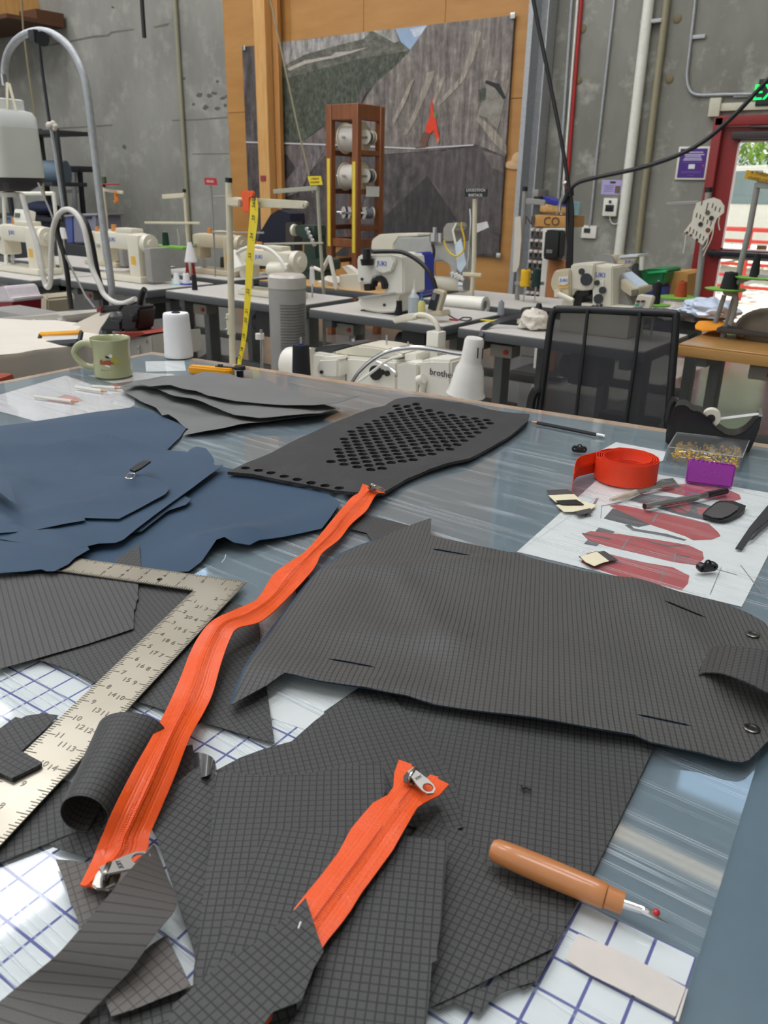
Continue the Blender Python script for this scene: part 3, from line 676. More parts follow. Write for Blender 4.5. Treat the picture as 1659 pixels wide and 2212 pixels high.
cloth('navy_fabric', 'N', [(-120,985),(0,990),(45,1010),(75,1060),(108,1160),(60,1130),(0,1080),(-120,1010)], M_navy, .040, 'small folded navy flap added for the fold shadow at the left edge of the table', wave=(.002,.08,9))  # raised piece added over the dark triangle of a fold shadow
# grey stack
cloth('grey_fabric', 'N', [(770,432),(860,384),(970,372),(1100,348),(1240,342),(1290,322),(1400,328),(1540,362),(1660,372),(1800,415),(1990,500),(2180,545),(2040,600),(1800,632),(1659,652),(1540,672),(1400,700),(1170,720),(1190,692),(1208,680),(1130,632),(1080,610),(1040,612),(1000,565),(960,538),(900,512),(850,482),(800,457)], M_grey, .0010, 'grey fabric piece at the bottom of the grey stack', wave=(.012,.09,2), zfun=hump(330,895,520,925,.006,.03))
cloth('grey_fabric', 'N', [(785,420),(870,380),(970,370),(1100,346),(1240,340),(1290,320),(1400,326),(1540,362),(1660,372),(1800,415),(2000,500),(2150,540),(2050,580),(1900,600),(1659,610),(1500,590),(1400,545),(1345,530),(1215,492),(1095,464),(985,411),(885,410)], M_grey, .0150, 'grey fabric piece in the middle of the grey stack', wave=(.008,.10,12))
cloth('grey_fabric', 'N', [(880,382),(970,371),(1100,347),(1240,341),(1290,321),(1400,327),(1540,363),(1660,373),(1800,416),(2000,470),(2120,482),(2303,471),(2155,520),(2000,535),(1820,525),(1659,510),(1500,496),(1330,470),(1250,441),(1180,430),(1090,399),(960,405)], M_grey, .0245, 'grey fabric piece with a long pointed tip on the stack', wave=(.006,.11,22))
# black air mesh with punched holes
ml = [(28,486),(130,436),(250,383),(400,308),(550,240),(690,180),(760,156),(830,144),(890,108),(960,97),(1040,101),(1100,125),(1150,148),(1300,163),(1450,178),(1572,186),(1560,226),(1480,290),(1380,350),(1260,415),(1160,437),(1060,467),(950,512),(890,552),(830,592),(780,602),(660,592),(560,577),(440,551),(300,526),(150,496)]
hx = C('M', [(540,435),(600,345),(640,268),(760,222),(830,187),(890,150),(960,146),(1060,172),(1200,188),(1398,226),(1310,292),(1205,358),(1080,403),(940,435),(760,482),(620,458)])
zz = T+.006
hw = [V(x, y, zz) for x, y in hx]
a0 = V(*C('M', [(557,432)])[0], zz); a1 = V(*C('M', [(760,472)])[0], zz); ua = (a1-a0)/3
h1 = V(*C('M', [(655,275)])[0], zz); ub = (h1-a0)
nrm_ = Vector((-ua.y, ua.x, 0)).normalized(); rowd = ua.length*.62
holes = []
for j in range(0, 60):
    for i in range(-25, 30):
        q = a0+ua*(i+(.5 if j % 2 else 0))+nrm_*rowd*j
        if inside(q.x, q.y, hw): holes.append((q.x, q.y, ua.length*.335))
ed = C('M', [(120,466),(187,477),(250,490),(318,508),(385,524),(455,540),(527,554),(600,569)])
holes += [(V(x, y, zz).x, V(x, y, zz).y, .0080) for x, y in ed]
hl = [[(x+r*cos(2*pi*k/10), y+r*sin(2*pi*k/10)) for k in range(10)] for x, y, r in holes]
def meshcloth():
    m = NT('black_air_mesh'); uv = m.co('UV'); s = m.n('SeparateXYZ'); m.l(uv, s.inputs[0])
    def tri(c, p): return m.math('ABSOLUTE', m.math('SUBTRACT', m.math('MULTIPLY', m.math('FRACT', m.math('DIVIDE', c, p)), 2), 1))
    g = m.math('MULTIPLY', tri(s.outputs[0], .0034), tri(s.outputs[1], .0026)); n = m.noise(m.co(), 22, 5, .7)
    c = m.mix(g, lin((50,50,50)), lin((18,18,18)))
    m.l(m.mix(m.math('MULTIPLY', m.ramp(n, [(.5,(0,)*3),(.75,(1,)*3)]), .35), c, lin((80,79,78))), m.b.inputs['Base Color'])
    m.b.inputs['Roughness'].default_value = .55; m.bump(g, .8, .0012); MATS['airmesh'] = m.m; return m.m
M_mesh = meshcloth()
poly_ = [V(x, y, zz) for x, y in C('M', ml)]
bm = sheet_mesh(poly_, zz-.003, .0052, atan2(ua.y, ua.x), (.004,.10,5), .022, hl, hump(900,885,1000,890,.012,.05,.05))
obj('mesh_panel', bm, M_mesh, None, 'black spacer mesh panel punched with rows of round holes', 'mesh fabric', smooth=50)
# ripstop pieces, lowest first
R_ = lambda a, c: gang(a, c)
g1 = C('L', [(100,200),(230,600)]); 
cloth('ripstop_piece', 'N', [(740,1510),(890,1413),(902,1552),(860,1600),(760,1590)], M_rip, .0042, 'small ripstop corner lying on navy fabric behind the metal square', wave=(.0004,.1,1), ang=R_((280,1200),(298,1180)))
cloth('ripstop_piece', 'L', [(780,215),(1130,250),(1330,322),(1410,350),(1490,432),(1508,590),(1545,850),(1588,1146),(1350,1075),(1160,1020),(950,955),(860,925),(770,900),(545,790),(440,735),(330,695),(210,660),(500,560),(600,400)], M_rip, .0008, 'charcoal ripstop piece lying under the metal square and long zipper', ang=R_(C('L', [(550,560)])[0], C('L', [(880,470)])[0]), wave=(.0015,.1,3))
cloth('ripstop_piece', 'L', [(-60,178),(150,165),(400,160),(640,190),(803,215),(795,290),(805,300),(790,320),(783,368),(775,372),(772,480),(500,570),(210,655),(0,715),(-60,732)], M_rip3, .0036, 'ripstop piece with vertical yarns tucked under the navy fabric', ang=R_(C('L', [(120,200)])[0], C('L', [(250,640)])[0]), wave=(.0012,.1,13))
cloth('ripstop_piece', 'L', [(-60,1110),(0,1060),(90,992),(125,1000),(150,985),(250,970),(338,982),(250,1075),(115,1200),(0,1300),(-60,1330)], M_rip, .0008, 'small round-cornered ripstop piece left of the metal square', ang=R_(C('L', [(20,1150)])[0], C('L', [(200,1080)])[0]))
cloth('ripstop_piece', 'S', [(-60,690),(0,640),(380,250),(560,300),(690,480),(640,540),(560,566),(280,676),(0,786),(-60,806)], M_rip, .0008, 'ripstop piece at the lower left below the metal square', ang=R_(C('S', [(100,640)])[0], C('S', [(400,560)])[0]))
cloth('ripstop_piece', 'S', [(320,672),(470,605),(640,530),(760,500),(700,700),(590,762),(350,692)], M_rip, .0020, 'ripstop offcut half hidden under the long orange zipper', ang=R_(C('S', [(360,680)])[0], C('S', [(600,590)])[0]))
cloth('ripstop_piece', 'S', [(1180,40),(1232,30),(1248,140),(1252,262),(1150,350),(1040,430),(1000,300)], M_rip, .0020, 'narrow ripstop sliver along the right edge of the long zipper', ang=R_(C('S', [(1180,90)])[0], C('S', [(1240,60)])[0]))
M_film = mat('grey_backing_film', (98,98,96), .18, 0, .05, coat=.6)
zl = T+.006; A_, B_ = [], []
for x0, y0, x1, y1, z in ((1236,78,1252,262,.002),(1275,76,1285,240,.014),(1330,92,1320,228,.020),(1368,122,1350,212,.014),(1386,186,1372,196,.003)):
    A_.append(V(*C('S', [(x0,y0)])[0], T+z)); B_.append(V(*C('S', [(x1,y1)])[0], T+z))
b = B(); strip(b, smooth(A_, 4), smooth(B_, 4), .0004); obj('film_scrap', b, M_film, None, 'curled shiny grey film scrap beside the long zipper', 'film scrap')
cloth('ripstop_piece', 'M', [(690,700),(720,697),(830,718),(965,752),(900,790),(830,815),(772,842),(758,815),(740,790),(660,770)], M_rip, .0008, 'ripstop strip between the mesh panel and the big pack panel', ang=R_(C('M', [(740,740)])[0], C('M', [(900,775)])[0]))
cloth('ripstop_piece', 'M', [(372,1062),(385,1020),(400,1010),(440,1018),(460,1032),(420,1060),(380,1110)], M_rip, .0040, 'tiny ripstop tip poking out beside the orange zipper', ang=.4)
# large piece below the pack panel and the layers around the short zipper
cloth('ripstop_piece', 'p', [(700,1540),(800,1470),(1560,1580),(1410,1622),(1330,1790),(1257,1936),(1195,2050),(1155,2126),(1130,2140),(900,2000),(700,1700)], M_rip, .0008, 'broad ripstop panel under the seam ripper handle', ang=R_((820,1620),(1330,1700)))
cloth('ripstop_piece', 'p', [(930,1760),(1000,1800),(1051,1870),(1120,1945),(1180,2010),(1197,2023),(1193,2052),(1080,2105),(991,2150),(925,2180),(820,2100),(800,1900)], M_rip, .0030, 'ripstop piece with diagonal yarns below the seam ripper', ang=R_((960,1900),(1100,1960)))
cloth('ripstop_piece', 'R', [(60,1262),(170,1210),(290,1150),(300,1180),(420,1130),(560,1138),(640,990),(650,1000),(560,1142),(480,1165),(400,1195),(340,1240),(292,1298),(180,1240),(100,1275)], M_rip, .0018, 'ripstop scrap with a rounded bite at the near table edge', ang=.3)
cloth('ripstop_piece', 'p', [(464,1668),(520,1638),(570,1620),(630,1604),(680,1560),(760,1500),(840,1500),(900,1560),(985,1700),(1000,1790),(940,1800),(860,1780),(700,1740),(560,1720)], M_rip, .0030, 'curved ripstop piece above the short orange zipper', ang=R_((520,1660),(760,1620)))
cloth('ripstop_piece', 'S', [(1380,190),(1300,225),(1240,262),(1090,380),(1035,432),(970,590),(965,612),(1010,690),(1110,960),(1180,1170),(1252,1392),(1240,1480),(1235,1585),(1420,1560),(1420,700)], M_rip, .0040, 'arching ripstop piece between the long zipper and the layered pieces', ang=R_(C('S', [(1100,480)])[0], C('S', [(1320,560)])[0]), zfun=hump(330, 1790, 420, 1690, .010, .05, .08))
cloth('ripstop_piece', 'Z', [(170,176),(420,193),(620,190),(850,150),(1070,128),(1078,200),(1085,285),(1000,520),(700,900),(300,1250),(56,1345),(62,1200),(80,1000),(110,765),(140,480)], M_rip, .0125, 'wide ripstop piece with upright yarns left of the short zipper', ang=R_(C('Z', [(300,300)])[0], C('Z', [(860,290)])[0]))
cloth('ripstop_piece', 'Z', [(900,505),(1130,520),(1290,530),(1425,545),(1412,700),(1390,1000),(1365,1150),(1368,1200),(1340,1212),(1325,1400),(1305,1560),(560,1560),(640,1420),(700,1180),(760,900)], M_rip, .0150, 'straight-edged ripstop piece right of the short zipper', ang=R_(C('Z', [(1000,800)])[0], C('Z', [(1380,840)])[0]))
cloth('ripstop_piece', 'Z', [(440,470),(600,482),(760,492),(900,505),(960,640),(760,1000),(400,1200),(90,1312),(190,1060),(300,840),(380,620)], M_rip, .0175, 'ripstop piece with slanted yarns on the layered heap', ang=R_(C('Z', [(480,560)])[0], C('Z', [(830,600)])[0]))
cloth('ripstop_piece', 'S', [(440,1900),(560,1770),(680,1650),(715,1776),(860,1730),(1000,1670),(1235,1575),(1659,1450),(1900,1700),(1900,2000),(440,2000)], M_rip, .0040, 'dark ripstop piece at the very front edge of the picture', ang=R_(C('S', [(800,1780)])[0], C('S', [(1200,1650)])[0]))
cloth('ripstop_piece', 'Z', [(655,858),(700,1000),(730,1090),(752,1150),(700,1240),(632,1420),(560,1450),(480,1480),(430,1545),(330,1600),(-120,1640),(-60,1440),(0,1390),(100,1310),(200,1200),(390,1100),(560,960)], M_rip, .0260, 'top ripstop piece covering the cut end of the short zipper', ang=R_(C('Z', [(200,1350)])[0], C('Z', [(600,1000)])[0]))
# loose strap and two light offcuts at the lower left
cloth('ripstop_piece', 'S', [(358,770),(470,778),(600,792),(700,900),(720,1000),(600,1140),(505,1212),(490,1130),(470,1085),(478,1078),(455,1060),(420,930)], M_rip2, .0035, 'grey-brown ripstop triangle under the end of the long zipper', ang=R_(C('S', [(420,800)])[0], C('S', [(520,1150)])[0]))
cloth('ripstop_piece', 'S', [(850,1420),(960,1320),(1065,1250),(1140,1400),(1225,1582),(1000,1672),(860,1730),(715,1775),(690,1710),(668,1652)], M_rip2, .0100, 'grey-brown ripstop offcut with a ragged edge by the strap', ang=R_(C('S', [(720,1660)])[0], C('S', [(790,1740)])[0]))
sl = smooth([V(*C('S', [p])[0], T+z) for p, z in (((985,665),.016),((855,800),.030),((720,960),.034),((505,1212),.036),((350,1382),.030),((130,1560),.018),((0,1668),.012),((-160,1790),.010))], 6)
sr = smooth([V(*C('S', [p])[0], T+z) for p, z in (((1000,690),.012),((1075,880),.018),((1135,1040),.022),((1000,1230),.024),((850,1450),.022),((700,1610),.016),((500,1820),.011),((380,1960),.009))], 6)
b = B(); uvl = b.loops.layers.uv.new('UVMap'); strip(b, sl, sr, .0012)
b.verts.index_update(); cum = [0]
for i in range(1, len(sl)): cum.append(cum[-1]+((sl[i]+sr[i]-sl[i-1]-sr[i-1])/2).length)
for f in b.faces:
    for lp in f.loops: lp[uvl].uv = (1.003 if lp.vert.index % 4 in (0, 3) else 1.044, 3+cum[lp.vert.index//4])
obj('ripstop_strap', b, ripstop('strap_ripstop', (84,80,76), (44,42,40), .05, .0072, .10, .01), None, 'wide grey ripstop strap running off the lower left corner', 'strap')
# pocket flap on the square
b = B()
pp = [V(*c, T+.0078) for c in C('L', [(-60,1120),(0,1150),(60,1165),(245,1268),(235,1282),(75,1362),(0,1330),(-60,1330)])]
bm = sheet_mesh(pp, T+.0078, .0032, R_(C('L', [(60,1180)])[0], C('L', [(220,1265)])[0]), (.001,.05,2), .015)
b.free(); obj('ripstop_patch', bm, M_rip, None, 'thick folded ripstop patch lying on the metal square', 'fabric piece', smooth=30)
# curled tube of ripstop
axA, axB = V(*C('Q', [(672,1330)])[0], T+.0205), V(*C('Q', [(1050,660)])[0], T+.021)
d = (axB-axA); L_ = d.length; d.normalize(); sx_ = d.cross(Vector((0,0,1))).normalized(); up_ = Vector((0,0,1))
b = B(); uvl = b.loops.layers.uv.new('UVMap'); NA, NL = 26, 16; grid = []
for i in range(NL+1):
    t_ = i/NL; c_ = axA.lerp(axB, t_); r_ = .0180*(1-t_)+.0265*t_; row = []
    for k in range(NA+1):
        a = radians(-55)+radians(325)*k/NA
        a = a if True else a
        q = c_+(sx_*cos(a)*r_*(1.0+.10*t_)*(1 if a < 3.9 else .82)+up_*sin(a)*r_*(1-.28*t_))
        q.z = max(q.z, T+.0045)
        row.append((q, (t_*L_, r_*radians(325)*k/NA)))
    grid.append(row)
vv = [[b.verts.new(q) for q, _ in row] for row in grid]; uu = {v: g[1] for r0, r1 in zip(vv, grid) for v, g in zip(r0, r1)}
for i in range(NL):
    for k in range(NA): b.faces.new((vv[i][k], vv[i+1][k], vv[i+1][k+1], vv[i][k+1]))
bmesh.ops.recalc_face_normals(b, faces=b.faces[:]); g = bmesh.ops.solidify(b, geom=b.faces[:], thickness=.0006)
for f in b.faces:
    for lp in f.loops:
        q = lp.vert.co-axA; s = q.dot(d); rr = q-d*s; a = atan2(rr.dot(up_), rr.dot(sx_)); a = a if a > -2.7 else a+2*pi
        lp[uvl].uv = (s+3, .03*a+3)
obj('ripstop_roll', b, M_rip, None, 'ripstop piece curled into an open tube beside the metal square', 'fabric piece', smooth=60)
# the big pack panel with navy lining, slits, eyelets and handle
bo = [(30,607),(48,560),(75,500),(95,462),(120,420),(160,362),(200,310),(235,262),(270,220),(320,177),(370,140),(420,118),(470,100),(520,75),(600,45),(636,32),(632,85),(660,92),(760,115),(865,138),(890,140),(950,160),(1100,195),(1250,225),(1385,258),(1420,268),(1530,290),(1600,318),(1645,345),(1680,390),(1720,470),(1740,580),(1690,680),(1600,768),(1578,775),(1540,770),(1450,745),(1300,720),(1250,702),(1150,690),(950,655),(670,607),(640,602),(560,582),(500,575),(380,553),(300,540),(200,521),(190,520),(135,552),(80,580)]
def slit(x0, y0, x1, y1, w=3.2):
    dx, dy = x1-x0, y1-y0; l = sqrt(dx*dx+dy*dy); nx, ny = -dy/l*w, dx/l*w
    return [(x0, y0), (x0+dx*.15+nx, y0+dy*.15+ny), (x0+dx*.85+nx, y0+dy*.85+ny), (x1, y1), (x0+dx*.85-nx, y0+dy*.85-ny), (x0+dx*.15-nx, y0+dy*.15-ny)]
slits = [(638,128,755,154),(1338,300,1472,334),(322,464,465,489),(1258,633,1432,665)]
t = thing('pack_panel', 'big ripstop pack back panel with slits, eyelets and webbing handle', 'pack panel', V(1100, 1400, T))
pang = R_(C('P', [(820,200)])[0], C('P', [(760,600)])[0])
wv = addf(hump(780,1250,1000,1235,.006,.018,.05), hump(880,1290,960,1395,.005,.02,.05), hump(1400,1310,1520,1430,.007,.025,.06), hump(820,1390,960,1400,.004,.02,.05), hump(580,1440,700,1330,.004,.03,.08), hump(640,1480,760,1495,.004,.022,.05), hump(840,1512,880,1515,.004,.012,.03), hump(1180,1585,1300,1605,.004,.02,.05))
sheet('shell', C('P', bo), ripstop('panel_ripstop', (76,75,72), (22,22,22), .0058, .0052, .15, .07), .0075, .0008, parent=t, holes=[C('P', slit(*s)) for s in slits], ang=pang, wave=(.0035,.10,31), step=.016, zfun=wv)
li = [(x-(9 if x < 500 else 0), y+(2.5 if y > 480 or x < 300 else 0)) for x, y in bo]
sheet('lining', C('P', li), M_navy, .0058, .0006, parent=t, wave=(.0035,.10,31), step=.02, zfun=wv)
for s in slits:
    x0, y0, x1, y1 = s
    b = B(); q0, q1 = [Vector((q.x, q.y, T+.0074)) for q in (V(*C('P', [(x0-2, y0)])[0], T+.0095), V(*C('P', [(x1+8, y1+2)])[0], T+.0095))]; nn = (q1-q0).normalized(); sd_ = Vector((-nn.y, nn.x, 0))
    strip(b, [q0.lerp(q1, k/8)+sd_*.0022+Vector((0,0,wv(*(q0.lerp(q1,k/8)).xy))) for k in range(9)], [q0.lerp(q1, k/8)-sd_*.0022+Vector((0,0,wv(*(q0.lerp(q1,k/8)).xy))) for k in range(9)], .0004, (0,0,1)); obj('slit_shade', b, mat('slit_shade_black', (22,22,22), .6), t)  # black strip below each slit paints the shade of its gap
for c in ((1613,380),(1610,666)):
    q = V(*C('P', [c])[0], T+.0110); b = B(); lathe(b, q, [(.0036,0),(.0068,0),(.0070,.0005),(.0056,.0012),(.0040,.0009),(.0036,0)], 20, close=False); e = obj('eyelet', b, mat('dark_brass_eyelet', (120,116,108), .3, 1), t)
    b = B(); lathe(b, q+Vector((0,0,-.0005)), [(0,0),(.0036,0),(.0036,.0006),(0,.0006)], 14); obj('eyelet_hole', b, M_black, e)
ha = smooth([V(*C('P', [p])[0], T+z) for p, z in (((1468,452),.012),((1480,428),.014),((1530,420),.026),((1600,424),.036),((1680,440),.036),((1760,480),.02),((1790,500),.012))], 5)
hb = smooth([V(*C('P', [p])[0], T+z) for p, z in (((1452,503),.012),((1470,500),.014),((1520,503),.026),((1590,528),.036),((1670,568),.036),((1750,610),.02),((1780,630),.012))], 5)
b = B(); uvl = b.loops.layers.uv.new('UVMap'); strip(b, ha, hb, .0016); A0 = (hb[0]-ha[0]).normalized(); B0 = A0.cross(Vector((0,0,1)))
for f in b.faces:
    for lp in f.loops: lp[uvl].uv = (lp.vert.co.dot(A0)+3, lp.vert.co.dot(B0)+3)
obj('handle', b, M_rip, t)
# ================================================================== things on the table
M_org = None
def orange():
    m = NT('orange_coated_tape'); uv = m.co('UV'); s = m.n('SeparateXYZ'); m.l(uv, s.inputs[0]); n = m.noise(m.co(), 30, 4)
    m.l(m.mix(n, lin((226,76,14)), lin((240,92,24))), m.b.inputs['Base Color']); m.b.inputs['Roughness'].default_value = .36
    m.b.inputs['Specular IOR Level'].default_value = .45
    m.l(m.ramp(m.noise(m.mapping(m.co(), scale=(1,1,1)), 45, 4), [(.4, (.28,)*3), (.62, (.6,)*3)]), m.b.inputs['Roughness'])
    uo = m.math('ABSOLUTE', m.math('SUBTRACT', s.outputs[0], .02))
    near = m.math('LESS_THAN', uo, .0055); teeth = m.math('MULTIPLY', near, m.math('ABSOLUTE', m.math('SUBTRACT', m.math('FRACT', m.math('ADD', m.math('DIVIDE', s.outputs[1], .0016), m.math('MULTIPLY', uo, 120))), .5)))
    rib = m.math('MULTIPLY', m.math('LESS_THAN', uo, .0125), m.math('SINE', m.math('MULTIPLY', uo, 2100)))
    hgt = m.math('ADD', m.math('ADD', m.math('MULTIPLY', m.noise(m.co(), 320, 3), .8), m.math('MULTIPLY', teeth, .9)), m.math('MULTIPLY', rib, .16))
    m.bump(hgt, .5, .0010); MATS['orange'] = m.m; return m.m
M_org = orange()
M_orgroll = mat('orange_woven_tape', (234,62,20), .55, 0, .05, 60, .2, 900)
# ---- framing square
O_ = V(532.6, 1256.5, T+.0076); sa_ = -2.75397; A_ = Vector((cos(sa_), sin(sa_), 0)); Bd = Vector((-sin(sa_), cos(sa_), 0)); IN = .0254*(HC-T-.0076)/(HC-T)
def SQ(i, j, z=0): q = O_+A_*(i*IN)+Bd*(j*IN); return Vector((q.x, q.y, T+.0062+z))
def brushed():
    m = NT('brushed_steel_square'); n = m.noise(m.mapping(m.co(), rot=(0,0,-sa_), scale=(6,200,1)), 1, 3); n2 = m.noise(m.co(), 8, 4)
    m.l(m.mix(n2, lin((164,157,140)), lin((192,185,169))), m.b.inputs['Base Color']); m.b.inputs['Metallic'].default_value = 1
    m.l(m.ramp(m.noise(m.co(), 14, 4), [(.3, (.31,)*3), (.7, (.42,)*3)]), m.b.inputs['Roughness']); MATS['brushed'] = m.m; return m.m
t = thing('framing_square', 'brushed steel framing square with stamped inch scales', 'framing square', SQ(1, .7))
hole = [SQ(4.05+.13*cos(2*pi*k/12), .95+.13*sin(2*pi*k/12)) for k in range(12)]
bm = sheet_mesh([SQ(*c) for c in ((0,0),(16,0),(16,1.5),(2,1.5),(2,24),(0,24))], T+.0062, .0014, 0, None, .05, [hole])
obj('body', bm, brushed(), t, smooth=20)
M_tick = mat('stamped_tick', (112,106,94), .35, .8); M_tickd = mat('stamped_numeral', (120,114,102), .3, .9)
b = B(); ZT = .0014
def tick(i0, j0, i1, j1, w=.022):
    p, q = SQ(i0, j0, ZT), SQ(i1, j1, ZT); d = (q-p).normalized(); n = Vector((-d.y, d.x, 0))*w*IN
    vs_ = [b.verts.new(v) for v in (p+n, p-n, q-n*.6, q+n*.6)]; vt = [b.verts.new(v.co+Vector((0,0,.00025))) for v in vs_]
    b.faces.new(vt)
    for k in range(4): b.faces.new((vs_[k], vs_[(k+1) % 4], vt[(k+1) % 4], vt[k]))
for k in range(1, 24*8):
    u = k/8; ln = .42 if k % 8 == 0 else (.3 if k % 4 == 0 else .18)
    tick(.01, u, ln, u)
    if u < 22.4: tick(1.99, 1.5+u, 1.99-ln, 1.5+u)
    if u < 16: tick(u, .01, u, ln*.8)
    if u < 14: tick(2+u, 1.49, 2+u, 1.49-ln*.8)
bmesh.ops.recalc_face_normals(b, faces=b.faces[:])
o = obj('scale_marks', b, M_tick, t, smooth=0); o['kind'] = 'stuff'
def num(s, i, j, right, up, size=.36):
    q = SQ(i, j, ZT+.0001); text('numeral', s, size*IN, face_m(q, right, up), M_tickd, t, .0002)
for k in range(1, 15):
    num(str(k), .62, k, -A_, -Bd)
    if k < 12: num(str(k), 1.40, 1.5+k, -A_, -Bd)
    num(str(22-k), 1.02, 1.9+k, -A_, -Bd)
for k in range(1, 8):
    num(str(k), k, .55, -A_, -Bd)
    if k < 6: num(str(k), 2+k, 1.05, -A_, -Bd)
# ---- zippers
def ribbon(Ls, Rs, prof, th=.0009):
    """tape with a coil ridge: prof = [(fraction across, rise)]"""
    b = B(); uvl = b.loops.layers.uv.new('UVMap'); n = len(Ls); rows = []; s = 0; uvs = {}
    for i in range(n):
        l, r = Ls[i], Rs[i]
        if i: s += ((l+r)/2-(Ls[i-1]+Rs[i-1])/2).length
        d = Ls[min(i+1, n-1)]+Rs[min(i+1, n-1)]-Ls[max(i-1, 0)]-Rs[max(i-1, 0)]; nn = (r-l).cross(d); nn = nn.normalized(); nn = nn if nn.z > 0 else -nn
        tp = [b.verts.new(l.lerp(r, f)+nn*(h+th)) for f, h in prof]; bt = [b.verts.new(l.lerp(r, f)+nn*h*.3) for f, h in prof]
        for v, (f, h) in list(zip(tp, prof))+list(zip(bt, prof)): uvs[v] = (f*.04, s)
        rows.append((tp, bt))
    m = len(prof)
    for (t0, b0), (t1, b1) in zip(rows, rows[1:]):
        for k in range(m-1):
            b.faces.new((t0[k], t0[k+1], t1[k+1], t1[k])); b.faces.new((b0[k+1], b0[k], b1[k], b1[k+1]))
        b.faces.new((t0[0], t1[0], b1[0], b0[0])); b.faces.new((t0[-1], b0[-1], b1[-1], t1[-1]))
    for tp, bt in (rows[0], rows[-1]):
        for k in range(m-1): b.faces.new((tp[k], tp[k+1], bt[k+1], bt[k]))
    bmesh.ops.recalc_face_normals(b, faces=b.faces[:])
    for f in b.faces:
        for lp in f.loops: lp[uvl].uv = uvs[lp.vert]
    return b
PROF = [(0,.0001),(.06,.0003),(.2,.0002),(.33,.0004),(.37,.0013),(.42,.0012),(.44,.0022),(.485,.0024),(.5,.0017),(.515,.0024),(.56,.0022),(.58,.0012),(.63,.0013),(.67,.0004),(.8,.0002),(.94,.0003),(1,.0001)]
def slider(parent, pos, d, size=1, pull=True, pd=None):
    """zip slider at pos, long axis d; pull tab laid along pd"""
    d = Vector(d).normalized(); s = d.cross(Vector((0,0,1))).normalized(); up = s.cross(d).normalized(); up = up if up.z > 0 else -up
    M = Matrix(((d.x, s.x, up.x, pos.x), (d.y, s.y, up.y, pos.y), (d.z, s.z, up.z, pos.z), (0,0,0,1)))
    m = mat('gunmetal_zip', (150,146,138), .22, 1, .05); k = size
    b = B(); prism(b, [(x*k, y*k, .003*k) for x, y in ((-.0075,-.004),(-.002,-.0065),(.006,-.0062),(.0085,-.003),(.0085,.003),(.006,.0062),(-.002,.0065),(-.0075,.004))], (0,0,.0022*k), M); bmesh.ops.bevel(b, geom=b.edges[:], offset=.0006*k, segments=2, affect='EDGES')
    o = obj('slider', b, m, parent)
    b = B(); tube(b, smooth([(-.006*k,0,.005*k),(-.005*k,0,.0085*k),(0,0,.0095*k),(.005*k,0,.0085*k),(.0065*k,0,.005*k)], 3), .0016*k, 8, M=M); obj('bridge', b, m, o)
    if pull:
        pd = Vector(pd or d).normalized(); ps = pd.cross(Vector((0,0,1))).normalized(); q = pos+Vector((0,0,.0085*k))
        b = B(); o1 = [(-.003,-.003),(.004,-.0042),(.012,-.0055),(.018,-.0055),(.022,-.004),(.024,0),(.022,.004),(.018,.0055),(.012,.0055),(.004,.0042),(-.003,.003)]
        hole = [(.0178+.0042*cos(2*pi*i/12), .0042*sin(2*pi*i/12)) for i in range(12)]
        bm = sheet_mesh([(x*k, y*k) for x, y in o1], 0, .0014*k, 0, None, .05, [[(x*k, y*k) for x, y in hole]])
        n_ = Vector((0,0,1)); pd2 = (pd+Vector((0,0,-.16))).normalized(); n_ = ps.cross(pd2); n_ = n_ if n_.z > 0 else -n_
        bmesh.ops.transform(bm, matrix=Matrix(((pd2.x, ps.x, n_.x, q.x), (pd2.y, ps.y, n_.y, q.y), (pd2.z, ps.z, n_.z, q.z), (0,0,0,1))), verts=bm.verts)
        b.free(); obj('pull_tab', bm, mat('brushed_pull', (178,174,166), .3, 1), parent, smooth=30)
        text('lettering', 'YKK', .0036*k, Matrix(((ps.x, -pd2.x, n_.x, (q+pd2*.007*k+n_*.0016*k).x), (ps.y, -pd2.y, n_.y, (q+pd2*.007*k+n_*.0016*k).y), (ps.z, -pd2.z, n_.z, (q+pd2*.007*k+n_*.0016*k).z), (0,0,0,1))), M_dark, parent, .0001)
LL = [((783,1046),.013),((775,1065),.013),((758,1077),.010),((725,1115),.009),((699,1147),.010),((661,1191),.012),((623,1217),.012),((590,1243),.012),((556,1294),.015),((508,1318),.026),((462,1340),.028),((433,1371),.024),((411,1412),.017),((389,1468),.013),((359,1535),.014),((324,1600),.032),((287,1664),.040),((246,1745),.034),((216,1816),.018),((199,1860),.011),((173,1914),.010)]
RR = [((832,1066),.013),((813,1069),.013),((792,1103),.010),((758,1134),.009),((733,1166),.010),((697,1195),.012),((683,1221),.012),((668,1242),.013),((620,1294),.014),((566,1342),.022),((514,1358),.027),((497,1382),.025),((478,1434),.019),((460,1498),.014),((441,1539),.014),((409,1596),.022),((378,1675),.026),((348,1745),.022),((324,1802),.016),((311,1846),.011),((212,1922),.010)]
t = thing('orange_zipper', 'long orange coated zipper snaking down to the lower left', 'zipper', V(500, 1400, T))
Lp = smooth([V(*c, T+z) for c, z in LL], 7); Rp = smooth([V(*c, T+z) for c, z in RR], 7)
obj('zipper_tape', ribbon(Lp, Rp, PROF), M_org, t, smooth=60)
mid = [(a+c_)/2 for a, c_ in zip(Lp, Rp)]
def cline(ps, dz): 
    b = B(); strip(b, [p+Vector((.00035,.0002,dz)) for p in ps], [p-Vector((.00035,.0002,-dz)) for p in ps], .0002, (0,0,1)); return b
obj('coil_seam', cline([mid[i]+Vector((0,0,0)) for i in range(0, len(mid), 2)], .0026), mat('orange_seam', (188,52,18), .5), t)
slider(t, V(805, 1060, T+.0165), V(845,1072,T+.0165)-V(795,1055,T+.0165), 1.0, True, V(845,1072,T+.01)-V(795,1055,T+.01))
